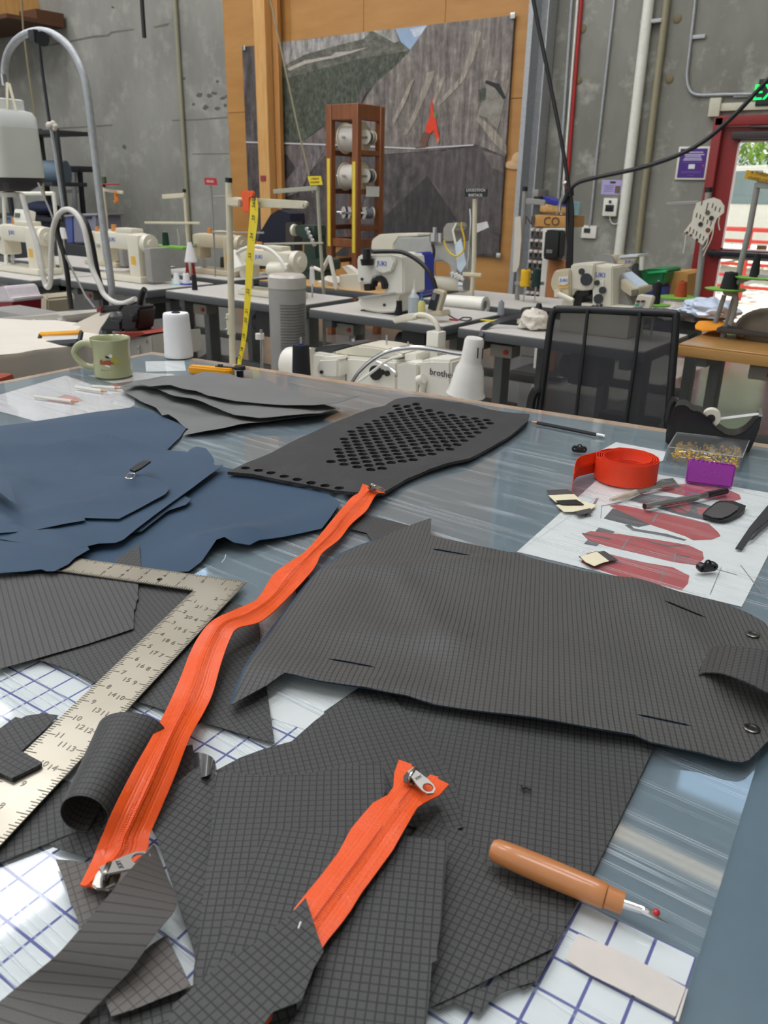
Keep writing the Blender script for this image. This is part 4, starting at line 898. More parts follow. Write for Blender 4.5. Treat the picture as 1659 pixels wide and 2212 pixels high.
slider(t, V(234, 1908, T+.013), V(222,1940,T)-V(246,1880,T), 1.25, True, V(300,1872,T)-V(240,1900,T))
t = thing('orange_zipper', 'short orange zipper with forked top and metal slider', 'zipper', V(800, 1800, T))
zs_ = [(1160,110),(1192,120),(1230,133),(1228,142),(1262,155),(1240,200),(1236,262),(1290,262),(1300,215),(1330,188),(1375,200),(1370,210),(1432,240),(1380,300),(1330,328),(1292,350),(1260,375),(1200,480),(1130,600),(1040,720),(960,830),(900,930),(850,1000),(770,1100),(748,1135),(700,1150),(640,960),(590,925),(640,860),(740,740),(830,620),(900,490),(950,430),(1020,350),(1100,305),(1130,260),(1135,180)]
zp = [V(*c, T+.022) for c in C('Z', zs_)]
c0, c1 = V(*C('Z', [(1245,250)])[0], T+.022), V(*C('Z', [(690,1010)])[0], T+.022); cd_ = (c1-c0).normalized(); cn = Vector((-cd_.y, cd_.x, 0))
def coil(x, y):
    q = Vector((x, y, 0))-Vector((c0.x, c0.y, 0)); s = q.dot(cd_); o = abs(q.dot(cn)-.0045*sin(s*40)*.0)
    if s < 0: return 0
    return .0018*math.exp(-(o/.0035)**4)+.0007*math.exp(-((o-.0085)/.002)**2)
bm = sheet_mesh(zp, T+.022, .0009, 0, (.0018,.05,3), .0035, (), coil)
uvl = bm.loops.layers.uv[0]
for f in bm.faces:
    for lp in f.loops:
        q = Vector((lp.vert.co.x-c0.x, lp.vert.co.y-c0.y, 0)); lp[uvl].uv = (q.dot(cn)+.02, q.dot(cd_))
obj('zipper_tape', bm, M_org, t, smooth=60)
obj('coil_seam', cline([c0.lerp(c1, k/12) for k in range(13)], .0040), MATS['orange_seam'], t)
slider(t, V(*C('Z', [(1232,225)])[0], T+.0245), c0-c1, 1.0, True, V(*C('Z', [(1330,310)])[0], T)-V(*C('Z', [(1240,235)])[0], T))
# short orange offcut at the near edge
sheet('orange_offcut', C('Z', [(425,1545),(440,1500),(475,1475),(470,1510),(440,1550)]), M_org, .0225, .0008, label='tiny orange tape end at the bottom of the picture', cat='tape end')
# ---- roll of orange tape
cb = V(*C('D', [(737,513)])[0], T); ce = V(*C('D', [(940,513)])[0], T); R0 = (ce-cb).length*.97; HT = .037
path = []
for k in range(0, 16*4+1):
    a = 2*pi*k/16; path.append(cb+Vector((cos(a+2.2), sin(a+2.2), 0))*(R0*.70+R0*.30*k/64))
last = path[-1]
tail = [V(*c, T) for c in C('D', [(470,497),(432,512),(412,545),(402,612)])]
path += smooth([last+(tail[0]-last)*.35]+tail, 4)
b = B(); uvl = b.loops.layers.uv.new('UVMap')
rows = []
for i, p in enumerate(path):
    d = (path[min(i+1, len(path)-1)]-path[max(i-1, 0)]); n_ = Vector((-d.y, d.x, 0)).normalized(); f = max(0, (i-66)/max(1, len(path)-66)); lean = n_*(.004*f)
    rows.append([b.verts.new(p+n_*o+Vector((0,0,h*HT+.0004-.004*f*h))) for h, o in ((0,.0),(.42,.0),(.45,.0009),(.5,.0005),(.55,.0009),(.58,0),(1,0),(1,-.0009),(0,-.0009))])
for r0, r1 in zip(rows, rows[1:]):
    for k in range(9): b.faces.new((r0[k], r0[(k+1) % 9], r1[(k+1) % 9], r1[k]))
b.faces.new(rows[0]); b.faces.new(rows[-1][::-1]); bmesh.ops.recalc_face_normals(b, faces=b.faces[:])
obj('zipper_roll', b, M_orgroll, None, 'coiled roll of bright orange zipper tape with loose end', 'zipper roll', smooth=40)
# ---- mug
mc = V(246, 811, T); dm = (mc-CAM).length; mr = 37.5/FPX*dm; mh = .094
t = thing('mug', 'sage green diner mug with small cartoon and lettering', 'mug', mc)
M_mug = mat('sage_glaze', (168,170,128), .12, 0, .03, 8, coat=.5)
b = B(); lathe(b, mc, [(0,0),(mr*.94,0),(mr*1.0,.003),(mr*.99,.02),(mr*.955,.045),(mr*.96,.075),(mr*1.03,.089),(mr*1.05,mh-.002),(mr*1.02,mh),(mr*.96,mh-.002),(mr*.86,.082),(mr*.80,.05),(mr*.80,.012),(0,.010)], 40); obj('cup', b, M_mug, t)
vr = Vector((CR.x, CR.y, 0)).normalized(); vf = Vector((CF.x, CF.y, 0)).normalized()
hp_ = [(-.92,.074),(-1.30,.080),(-1.75,.073),(-1.98,.056),(-1.82,.038),(-1.45,.024),(-.95,.019)]
b = B(); tube(b, smooth([mc+vr*(x*mr)+Vector((0,0,z)) for x, z in hp_], 5), .0075, 12); obj('handle', b, M_mug, t)
def wrap(bm, lift=.0003):
    for v in bm.verts:
        a = v.co.x/mr; rr = mr*.975+lift+v.co.z; v.co = mc-vf*(rr*cos(a))+vr*(rr*sin(a))+Vector((0,0,v.co.y))
def mugprint(name, pts, m, lift=.0003):
    pts = [((x-.004)*1.3+.004, (y-.042)*1.3+.046) for x, y in pts]
    b = B(); vs_ = [b.verts.new((x, y, 0)) for x, y in pts]; b.faces.new(vs_); bmesh.ops.triangulate(b, faces=b.faces[:]); bmesh.ops.subdivide_edges(b, edges=b.edges[:], cuts=2)
    g = bmesh.ops.extrude_face_region(b, geom=b.faces[:]); bmesh.ops.translate(b, verts=[v for v in g['geom'] if isinstance(v, bmesh.types.BMVert)], vec=(0,0,.0002)); bmesh.ops.recalc_face_normals(b, faces=b.faces[:]); wrap(b, lift); obj(name, b, m, t)
M_pb = mat('print_rust', (150,74,34), .3); M_py = mat('print_olive', (176,168,84), .3); M_pw = mat('print_white', (230,226,216), .3); M_pk = mat('print_ink', (40,36,32), .3)
mugprint('print', [(-.012,.034),(-.012,.041),(-.008,.044),(-.004,.040),(0,.042),(.008,.042),(.016,.040),(.016,.036),(.006,.033),(-.004,.034)], M_pb)
mugprint('print', [(.010,.040),(.012,.052),(.016,.052),(.019,.048),(.024,.042),(.028,.035),(.018,.034)], M_py, .0005)
mugprint('print', [(.006,.050),(.010,.0545),(.014,.052),(.012,.047),(.008,.047)], M_pw, .0008)
mugprint('print', [(-.003,.033),(.003,.034),(.008,.032),(.006,.029),(.0,.031)], M_pw, .0008)
mugprint('print', [(.0,.050),(.002,.046),(.008,.046),(.009,.048),(.004,.0475),(.002,.051)], M_pk, .0009)
cu = bpy.data.curves.new('lt', 'FONT'); cu.body = 'Happy Hour'; cu.size = .0085; cu.align_x = 'CENTER'; cu.extrude = .0001
tmp = bpy.data.objects.new('tmp', cu); COL.objects.link(tmp); me = bpy.data.meshes.new_from_object(tmp); bpy.data.objects.remove(tmp)
b = B(); b.from_mesh(me); bmesh.ops.translate(b, verts=b.verts, vec=(.006,.019,0)); wrap(b, .0004); obj('lettering', b, M_pk, t, smooth=0)
# ---- white thread cone
def cone(c, r0, r1, h, m, core=True, parent=None, name='thread_cone', label=None, group=None, core_m=None):
    """wound thread cone: thread + plastic core"""
    t = parent or thing(name, label, 'thread cone', c, group)
    b = B(); n = 14; pr_ = [(r0*.3,.001),(r0*.97,.001),(r0,.004)]
    for i in range(1, n): f = i/n; pr_.append(((r0+(r1-r0)*f)*(1+.006*(i % 2)), .004+(h-.008)*f))
    pr_ += [(r1,h-.004),(r1*.93,h),(r1*.35,h)]
    lathe(b, c, pr_, 26); obj('thread', b, m, t)
    if core:
        b = B(); lathe(b, c, [(r1*.30,h*.96),(r1*.34,h+.003),(r1*.22,h+.003),(r1*.2,h*.9)], 16, close=False); obj('core', b, core_m or M_black, t)
    return t
M_thw = mat('white_thread', (236,234,232), .75, 0, .02, 60, .3, 900); M_thk = mat('black_thread', (26,26,29), .8, 0, .1, 60, .4, 900)
cp = V(387, 771, T); dd = (cp-CAM).length
cone(cp, 29/FPX*dd, 26/FPX*dd, 89/FPX*dd, M_thw, label='big white thread cone standing on the cutting table', core_m=mat('navy_core', (30,36,70), .5))
# ---- rotary cutter
t = thing('rotary_cutter', 'yellow rotary cutter lying near the back table edge', 'rotary cutter', V(460, 800, T)); M_yel = mat('yellow_plastic', (240,166,14), .35)
p0, p1 = V(411, 800, T+.008), V(506, 808, T+.008); d = (p1-p0).normalized(); n_ = Vector((-d.y, d.x, 0)); Lh = (p1-p0).length
Mx = Matrix(((d.x, n_.x, 0, p0.x), (d.y, n_.y, 0, p0.y), (0, 0, 1, T), (0,0,0,1)))
b = B(); prism(b, [(0,-.013,.001),(.02,-.014,.001),(Lh*.9,-.016,.001),(Lh,-.006,.001),(Lh*.99,.008,.001),(.02,.013,.001),(0,.011,.001)], (0,0,.021), Mx); bmesh.ops.bevel(b, geom=b.edges[:], offset=.004, segments=3, affect='EDGES'); obj('handle', b, M_yel, t)
b = B(); box(b, (Lh*.82, .004, .0225), (Lh*.5, .008, .004), bev=.001, M=Mx); box(b, (Lh*.68,.004,.026), (.012,.008,.006), bev=.001, M=Mx); obj('slide_lock', b, M_black, t)
q = V(518, 797, T+.018); b = B(); lathe(b, q, [(0,0),(.0225,0),(.0228,.0004),(.0225,.0008),(0,.0008)], 36); bl = obj('blade', b, M_steel, t)
b = B(); lathe(b, q, [(0,.001),(.014,.001),(.015,.004),(.013,.008),(0,.008)], 24); obj('knob', b, M_black, t)
b = B(); lathe(b, q, [(0,-.0185),(.009,-.0185),(.009,-.0005),(0,-.0005)], 16); obj('guard', b, M_black, t)
# ---- pencils
def pencil(label, px0, px1, body, r=.0036, z=.0038, tip=True, end=None, zz=0):
    """pencil from its blunt end px0 to its sharpened end px1"""
    p0, p1 = V(*px0, T+z), V(*px1, T+z); d = (p1-p0).normalized(); t = thing('pencil', label, 'pencil', p0)
    L = (p1-p0).length; tl = min(.018, L*.25)
    b = B(); cyl(b, p0, p1-d*tl, r, n=6); obj('shaft', b, body, t, smooth=0)
    b = B(); cyl(b, p1-d*tl, p1-d*.004, r*.98, r*.28, n=10); obj('sharpened_wood', b, mat('pencil_wood', (206,146,104), .6), t)
    b = B(); cyl(b, p1-d*.004, p1, r*.28, r*.06, n=8); obj('lead', b, end or M_dark, t)
    return t, p0, d
M_pencil = mat('white_pencil_lacquer', (230,226,214), .3)
for lab, a, c_ in (('white pencil lying nearest the navy fabric', (220,462), (502,499)), ('white pencil in front of the mug, longer one', (484,402), (688,434)), ('white pencil with its tip touching the grey stack', (592,398), (782,413))):
    tp, p0, d = pencil(lab, C('N', [a])[0], C('N', [c_])[0], M_pencil)
tp, p0, d = pencil('black pencil with silver end beside the mesh panel', C('D', [(602,243)])[0], C('D', [(130,148)])[0], M_black)
b = B(); cyl(b, p0-d*.001, p0+d*.013, .0039, n=12); obj('ferrule', b, M_steel, tp)
b = B(); cyl(b, p0-d*.001, p0-d*.004, .0034, n=10); obj('eraser', b, M_white, tp)
# ---- zip pull on navy pile
t = thing('zip_pull', 'black cord zip pull with silver ring on navy fabric', 'zip pull', V(300, 1015, T+.02))
a_ = [V(*c, T+.030) for c in C('N', [(832,940),(880,905),(925,882)])]; c2 = [V(*c, T+.030) for c in C('N', [(862,952),(905,930),(965,888)])]
b = B(); strip(b, smooth(a_, 3), smooth(c2, 3), .003, (0,0,1)); obj('webbing', b, M_black, t)
b = B(); rp = [V(*c, T+.031) for c in C('N', [(825,955),(862,958),(858,980),(838,990),(806,985),(810,975)])]; tube(b, smooth(rp+[rp[0]], 3), .0011, 8); obj('ring', b, M_chrome, t)
# ---- tape dispenser
def onplane(px, py, p0, n):
    d = ray(px, py); return CAM+d*((Vector(p0)-CAM).dot(n)/d.dot(n))
q0, q1 = V(*C('D', [(1000,292)])[0], T), V(*C('D', [(1535,357)])[0], T); ed_ = (q1-q0).normalized(); nd = Vector((-ed_.y, ed_.x, 0)); nd = nd if nd.dot(CF) > 0 else -nd
t = thing('tape_dispenser', 'black desk tape dispenser with a white tape roll', 'tape dispenser', (q0+q1)/2)
def TD(pts): return [onplane(x, y, q0, nd) for x, y in C('D', pts)]
side = [(1000,292),(1004,215),(1040,112),(1066,50),(1105,44),(1140,50),(1170,84),(1215,84),(1262,118),(1330,195),(1392,236),(1450,242),(1510,216),(1560,166),(1592,125),(1620,108),(1604,200),(1566,292),(1535,357)]
b = B(); prism(b, TD(side), nd*.052); bmesh.ops.bevel(b, geom=b.edges[:], offset=.0025, segments=2, affect='EDGES'); obj('body', b, mat('black_gloss_plastic', (20,20,21), .25), t)
wc = TD([(1292,140)])[0]; wr = (TD([(1350,140)])[0]-wc).length*1.08
b = B(); lathe(b, wc+nd*.012, [(wr*.45,0),(wr,0),(wr,.02),(wr*.45,.02),(wr*.45,0)], 32, axis=nd, close=False); obj('tape_roll', b, mat('ivory_tape', (226,220,200), .3), t)
b = B(); lathe(b, wc+nd*.010, [(0,0),(wr*.45,0),(wr*.45,.024),(0,.024)], 20, axis=nd); obj('hub', b, M_black, t)
e0, e1_ = TD([(1345,150)])[0]+nd*.013, TD([(1606,118)])[0]+nd*.013
b = B(); strip(b, [e0, e1_], [e0+nd*.019, e1_+nd*.019], .0003); obj('tape_tail', b, mat('clear_tape', (226,226,222), .2, alpha=.75), t)
b = B(); box(b, TD([(1612,112)])[0]+nd*.026, (.006,.05,.004), atan2(ed_.y, ed_.x)); obj('cutter', b, M_steel, t)
# ---- pin box and purple case
def quadbox(name, px4, z0, h, m, parent, wall=None):
    P = [V(*c, T+z0) for c in px4]; b = B(); prism(b, P, (0,0,h)); return obj(name, b, m, parent, smooth=0)
t = thing('pin_box', 'clear plastic box full of yellow-headed pins', 'pin box', V(1525, 1000, T))
pb = C('D', [(1005,396),(1478,466),(1524,352),(1062,300)])
P = [V(*c, T+.0004) for c in pb]
def clearbox():
    m = NT('clear_box_plastic'); tr = m.n('BsdfTransparent'); gl = m.n('BsdfGlossy'); gl.inputs['Roughness'].default_value = .05; df = m.n('BsdfDiffuse'); df.inputs[0].default_value = (.75,.78,.78,1)
    fr = m.n('LayerWeight'); fr.inputs[0].default_value = .25; m1 = m.n('MixShader'); m1.inputs[0].default_value = .045; m2 = m.n('MixShader')
    m.l(tr.outputs[0], m1.inputs[1]); m.l(df.outputs[0], m1.inputs[2]); m.l(m.math('MULTIPLY', fr.outputs[0], .6), m2.inputs[0]); m.l(m1.outputs[0], m2.inputs[1]); m.l(gl.outputs[0], m2.inputs[2]); m.l(m2.outputs[0], m.out.inputs[0]); return m.m
M_cbox = clearbox()
b = B()
for i in range(4):
    a, c_ = P[i], P[(i+1) % 4]; nn = Vector((-(c_-a).y, (c_-a).x, 0)).normalized()*.0016; prism(b, [a, c_, c_+nn, a+nn], (0,0,.023))
prism(b, P, (0,0,.0014)); obj('tray', b, M_cbox, t, smooth=0)
b = B(); prism(b, [p+Vector((0,0,.0236)) for p in P], (0,0,.0016)); obj('lid', b, M_cbox, t, smooth=0)
for i in range(4):
    b = B(); tube(b, [P[i]+Vector((0,0,.0245)), P[(i+1) % 4]+Vector((0,0,.0245))], .0009, 6); obj('lid_rim', b, mat('clear_rim', (196,200,200), .15, alpha=.6), t)
b = B(); rnd = random.Random(3); bm2 = B()
for i in range(230):
    u, v = rnd.uniform(.05,.95), rnd.uniform(.06,.94); q = P[0].lerp(P[1], u).lerp(P[3].lerp(P[2], u), v)+Vector((0,0,.003+rnd.random()*.009)); bmesh.ops.create_icosphere(b, subdivisions=1, radius=.0022, matrix=Matrix.Translation(q))
    a = rnd.uniform(0, 6.3); e = q+Vector((cos(a)*.014, sin(a)*.014, rnd.uniform(-.002,.002))); cn_ = (P[0]+P[2])/2
    if (e-cn_).length < (q-cn_).length: cyl(bm2, q, e, .0003, n=4)
o = obj('pin_heads', b, mat('yellow_pin_head', (236,186,20), .3), t); o['kind'] = 'stuff'
o = obj('pin_shafts', bm2, M_steel, t); o['kind'] = 'stuff'
t = thing('purple_case', 'purple plastic case leaning beside the pin box', 'case', V(1535, 1045, T))
q0, q1 = V(*C('D', [(1128,540)])[0], T), V(*C('D', [(1428,577)])[0], T); ed_ = (q1-q0).normalized(); nd = Vector((-ed_.y, ed_.x, 0)); nd = nd if nd.dot(CF) > 0 else -nd
nn = (nd-Vector((0,0,.35))).normalized()
q0 = q0+Vector((0,0,.001))
F4 = [onplane(x, y, q0, nn) for x, y in C('D', [(1128,540),(1428,577),(1458,430),(1150,388)])]
b = B(); prism(b, F4, nn*.014); bmesh.ops.bevel(b, geom=b.edges[:], offset=.0025, segments=3, affect='EDGES'); obj('body', b, mat('purple_plastic', (146,26,150), .32), t)
rr_ = (F4[1]-F4[0]).normalized(); mcn = (F4[0]+F4[1]+F4[2]+F4[3])/4-nn*.0002
text('lettering', 'Orla', .017, face_m(mcn, rr_, (F4[3]-F4[0])), mat('purple_emboss', (158,44,162), .3), t, .0004)
for k in range(9):
    q = F4[3].lerp(F4[2], .1+.1*k)+nn*.003; b = B(); box(b, q+Vector((0,0,.0006)), (.0035,.006,.0012), atan2(rr_.y, rr_.x), bev=.0004, seg=1); obj('tooth', b, MATS['purple_plastic'], t)
# ---- two craft knives
def seg(parent, name, a, c_, r0, r1, m, n=16):
    b = B(); cyl(b, a, c_, r0, r1, n); return obj(name, b, m, parent)
t = thing('craft_knife', 'silver craft knife with a clear cap over its blade', 'craft knife', V(1400, 1060, T))
k = lambda x, y, z=.0052: V(*C('D', [(x, y)])[0], T+z)
seg(t, 'barrel', k(800,606), k(1057,548), .0042, .0042, M_chrome); seg(t, 'collar', k(760,620), k(812,604), .0052, .0048, mat('clear_amber_cap', (214,204,180), .15, 0, .05, alpha=.55))
seg(t, 'cap', k(650,652,.0045), k(765,620), .0030, .0056, MATS['clear_amber_cap']); b = B(); prism(b, [k(660,655,.004), k(760,625,.004), k(755,612,.004)], (0,0,.0006)); obj('blade', b, M_steel, t)
t = thing('craft_knife', 'long silver craft knife with a black grip end', 'craft knife', V(1480, 1080, T))
seg(t, 'barrel', k(868,694,.006), k(1212,634,.006), .0052, .0052, M_steel); seg(t, 'neck', k(1212,634,.006), k(1275,618,.006), .0042, .0046, mat('knurled_steel', (150,150,148), .35, 1, .2, 600)); seg(t, 'grip', k(1270,620,.006), k(1392,594,.006), .0052, .0050, M_black)
b = B(); a = k(868,694,.006); dn = (k(1212,634,.006)-a).normalized(); cyl(b, a-dn*.0002, a+dn*.0005, .0044, n=16); obj('end_hole', b, M_black, t)
# ---- small black parts
sheet('foam_patch', C('D', [(1238,752),(1262,725),(1320,680),(1345,668),(1430,668),(1515,700),(1508,728),(1480,756),(1410,790),(1370,797),(1300,790),(1250,772)]), M_black, .0004, .003, label='larger rounded black foam patch under a smaller one', cat='patch')
sheet('foam_patch', C('D', [(1250,748),(1275,722),(1325,682),(1345,674),(1410,676),(1470,700),(1462,720),(1410,756),(1360,775),(1300,768)]), M_rip3, .0042, .0015, label='smaller rounded ripstop patch on top of the foam patch', cat='patch', ang=.6)
sheet('webbing_strip', C('D', [(1448,968),(1492,972),(1565,862),(1700,750),(1700,650),(1659,688),(1540,830)]), mat('black_webbing', (42,43,44), .6, 0, .1, 30, .4, 500), .0006, .0012, label='wide black webbing strip on the right of the drawing', cat='webbing')
sheet('webbing_strip', C('D', [(1538,915),(1562,908),(1620,850),(1720,770),(1720,740),(1600,840)]), MATS['black_webbing'], .0024, .0010, label='narrow black webbing strip crossing the wide one', cat='webbing')
M_cream = mat('cream_adhesive_tape', (226,216,184), .6, 0, .04, 40)
for nm, lab, pts, m, z in (('tape_scrap','dark scrap at the back of the tape pile',[(240,592),(375,588),(425,628),(265,632)],M_rip3,.0005),('tape_scrap','cream tape scrap at the left of the pile',[(250,626),(415,618),(470,668),(300,672)],M_cream,.0018),
    ('tape_scrap','cream tape scrap at the right of the pile',[(298,690),(470,662),(562,690),(505,732),(350,732)],M_cream,.0012),('tape_scrap','glossy black scrap across the tape pile',[(300,660),(430,652),(478,686),(330,684)],M_black,.0034),('tape_scrap','small dark scrap in front of the tape pile',[(415,732),(520,710),(534,736),(442,754)],M_rip3,.0024),
    ('tape_scrap','dark ripstop scrap lying on the lowest red pack drawing',[(555,990),(610,985),(700,1042),(630,1050)],M_rip3,.0008),('tape_scrap','cream backed scrap lying on the lowest red pack drawing',[(455,1020),(560,990),(640,1048),(600,1058),(545,1082),(490,1055)],M_cream,.0026),('tape_scrap','black sliver under the cream backed scrap on the drawing',[(445,1020),(470,1015),(550,1075),(520,1078)],M_black,.0014)):
    sheet(nm, C('D', pts), m, z, .0007, label=lab, cat='scrap', wave=(.0008,.02,z*900), step=.01)
def cordlock(label, px, rz):
    c = V(*px, T); t = thing('cord_lock', label, 'cord lock', c); M = Matrix.Translation(c) @ Matrix.Rotation(rz, 4, 'Z')
    b = B(); box(b, (0,0,.006), (.016,.009,.011), bev=.003, M=M); obj('body', b, M_black, t)
    for s in (-1, 1):
        b = B(); lathe(b, (s*.008,0,.007), [(.0022,-.004),(.0055,-.004),(.006,0),(.0055,.004),(.0022,.004),(.0022,-.004)], 16, axis=(0,1,0), M=M, close=False); obj('toggle', b, MATS['black_gloss_plastic'], t)
    b = B(); tube(b, smooth([(-.004,0,.011),(-.002,0,.015),(.002,0,.015),(.004,0,.011)], 3), .0014, 6, M=M); obj('loop', b, M_black, t)
cordlock('black cord lock beside the end of the orange roll', C('D', [(447,350)])[0], .4); cordlock('black cord lock lying on the drawing paper', C('D', [(1262,1112)])[0], .9)
b = B(); tube(b, smooth([V(*c, T+.0055) for c in C('R', [(495,210),(500,224),(518,222),(528,228),(542,229)])], 3), .0011, 6); obj('thread_scrap', b, M_black, None, 'tiny black thread scrap on the broad ripstop panel', 'thread')
b = B(); tube(b, smooth([V(*c, T+.0305) for c in C('Z', [(615,1018),(622,1000),(628,984)])], 3), .0006, 5); obj('thread_scrap', b, M_thw, None, 'short white thread on the top ripstop piece', 'thread')
b = B(); tube(b, smooth([V(*c, T+.008) for c in C('N', [(1418,1525),(1438,1500),(1445,1475)])], 3), .0005, 5); obj('thread_scrap', b, M_thw, None, 'curled white thread near the navy fabric edge', 'thread')
# ---- seam ripper
t = thing('seam_ripper', 'wooden handled seam ripper with red ball point', 'seam ripper', V(1200, 1880, T))
k = lambda x, y, z: V(*C('R', [(x, y)])[0], T+z)
h0, h1 = k(352,508,.016), k(893,735,.0125); M_oak = wood('turned_maple', (182,112,60), (204,136,80), (8,8,8), .35, 20, .3)
b = B(); d = (h1-h0).normalized(); L = (h1-h0).length
pr_ = [(.0,0),(.0062,.0004),(.0082,.004),(.0090,.02),(.0093,L*.5),(.0089,L*.9),(.0087,L-.002),(.0082,L),(0,L)]
lathe(b, h0, pr_, 12, axis=d); obj('handle', b, M_oak, t, smooth=50)
h2 = k(975,768,.0115); b = B(); cyl(b, h1, h2, .0076, .0072, 16); obj('ferrule', b, M_oak, t)
f0 = k(1070,800,.0115); b = B(); cyl(b, h2, f0, .0034, .0030, 12); obj('shaft', b, M_chrome, t)
b = B(); tube(b, smooth([f0-(f0-h2).normalized()*.002, k(1110,826,.0112), k(1150,848,.0106), k(1196,868,.0100)], 4), [.003-.0028*i/12 for i in range(13)], 8); obj('long_tine', b, M_chrome, t)
b = B(); tube(b, smooth([f0-(f0-h2).normalized()*.002, k(1085,802,.0128), k(1110,806,.0130), k(1130,811,.0130)], 4), [.0024-.0012*i/12 for i in range(13)], 8); obj('short_tine', b, M_chrome, t)
b = B(); bmesh.ops.create_icosphere(b, subdivisions=2, radius=.0026, matrix=Matrix.Translation(k(1131,812,.0130))); obj('ball_tip', b, mat('red_ball', (190,30,40), .25), t)
# ================================================================== the sewing floor behind
CROP.update(b=(760,480,.18083), i=(0,560,.217), j=(220,480,.14466), k=(1180,540,.14466), l=(600,680,.28933))
M_cream2 = mat('cream_machine_enamel', (222,216,196), .32, 0, .03, 12); M_beige = mat('beige_machine_enamel', (204,192,164), .35, 0, .03, 12)
M_off = mat('offwhite_enamel', (232,228,214), .3, 0, .02, 12); M_mgrey = mat('grey_machine_paint', (150,148,142), .45)
M_ttop = mat('grey_table_laminate', (196,192,184), .4, 0, .03, 30); M_tedge = mat('dark_table_edge', (92,94,94), .55); M_tleg = mat('grey_table_leg', (124,126,122), .45, .3)
M_green = mat('green_disc_plastic', (120,178,70), .4); M_blue = mat('cobalt_blue_panel', (44,54,150), .35); M_pole = mat('cream_thread_pole', (214,206,178), .4)
ZT_ = .77; ZN = .66
def FY(k, pts, Y): return [VY(x, y, Y) for x, y in C(k, pts)]
def solid(name, k, pts, Y, depth, m, parent, bev=0, **kw):
    b = B(); prism(b, FY(k, pts, Y), (0, depth, 0))
    if bev: bmesh.ops.bevel(b, geom=b.edges[:], offset=bev, segments=2, affect='EDGES')
    return obj(name, b, m, parent, **kw)
TABS = []
def support(x, y):
    return max([z for a, b_, c, d, z in TABS if a-.01 <= x <= b_+.01 and c-.01 <= y <= d+.01] or [0])
def mtable(label, x0, x1, y0, y1, z=ZT_, top=None, wood_top=False, th=.04, gear=True, cat='table'):
    """industrial sewing table: laminate top with dark edge, two T-shaped leg frames, motor and pedal bar"""
    t = thing('sewing_table' if not wood_top else 'wooden_table', label, cat, ((x0+x1)/2, (y0+y1)/2, 0))
    TABS.append((x0, x1, y0, y1, z))
    cx, cy, sx, sy = (x0+x1)/2, (y0+y1)/2, x1-x0, y1-y0
    b = B(); box(b, (cx, cy, z-.004), (sx-.006, sy-.006, .008), bev=.002, seg=1); obj('table_top', b, top or M_ttop, t)
    b = B(); box(b, (cx, cy, z-.008-th/2), (sx, sy, th), bev=.004); obj('table_edge', b, (top if wood_top else M_tedge), t)
    for s in (-1, 1):
        x = cx+s*(sx/2-.10)
        b = B(); box(b, (x, cy, (z-.05)/2+.03), (.05, .09, z-.11), bev=.006); obj('leg', b, M_tleg, t)
        b = B(); box(b, (x, cy, .035), (.06, sy*.95, .05), bev=.006); obj('foot', b, M_tleg, t)
        b = B(); box(b, (x, cy, z-.075), (.05, sy*.85, .05), bev=.006); obj('bracket', b, M_tleg, t)
    b = B(); box(b, (cx, cy+.05, .30), (sx-.22, .04, .05), bev=.004); obj('crossbar', b, M_tleg, t)
    if gear:
        b = B(); box(b, (cx+.12*sx, cy+.02, z-.16), (.16, .2, .16), bev=.02); cyl(b, (cx+.12*sx-.14, cy, z-.17), (cx+.12*sx+.1, cy, z-.17), .055, n=16); obj('motor', b, mat('motor_grey', (84,84,82), .5), t)
        b = B(); box(b, (cx-.05, cy-.05, .09), (.34, .24, .025), rz=0, bev=.006, R=rotm(.25,0,0)); obj('pedal', b, M_dark, t)
        b = B(); box(b, (cx-.28*sx, cy-sy*.3, z-.10), (.12, .09, .06), bev=.006); sb_ = obj('switch_box', b, mat('switch_grey', (150,144,132), .5), t)
        b = B(); cyl(b, (cx-.28*sx+.03, cy-sy*.3-.046, z-.10), (cx-.28*sx+.03, cy-sy*.3-.055, z-.10), .012, n=12); obj('button', b, mat('red_button', (190,40,36), .4), sb_)
    return t
mtable('grey sewing table at the far left behind the iron', -6.9, -5.28, 3.08, 3.66)
mtable('grey sewing table behind the bent hose', -5.25, -4.31, 3.28, 3.84)
mtable('grey sewing table behind the yellow tape measure', -4.23, -3.16, 3.36, 3.92)
mtable('grey sewing table carrying the blue and white bartack machine', -3.04, -2.16, 3.38, 3.98)
mtable('grey sewing table behind the mesh chair', -2.09, -1.16, 3.40, 3.98)
mtable('grey sewing table in the second row at the left', -6.9, -5.42, 3.86, 4.44)
mtable('grey sewing table in the second row by the beige machines', -5.3, -4.36, 4.05, 4.62)
M_ochre = wood('ochre_table_top', (186,144,88), (206,166,110), (6,1,1), .45)
mtable('sewing table with ochre top behind the white fan', -4.25, -2.95, 4.20, 4.80, top=M_ochre)
mtable('grey sewing table under the long-arm machine', -2.85, -2.05, 4.20, 4.80)
mtable('grey sewing table under the green bin', -1.95, -1.25, 4.45, 5.05)
M_maple = wood('maple_table_top', (186,136,74), (206,158,94), (8,1,1), .25, 5, .4)
mtable('maple topped work table at the right edge', -1.12, .5, 3.70, 4.36, top=M_maple, wood_top=True, th=.045)
mtable('low table carrying the lamp machine just behind the cutting table', -2.52, -1.0, 1.98, 2.40, gear=False, z=ZN)
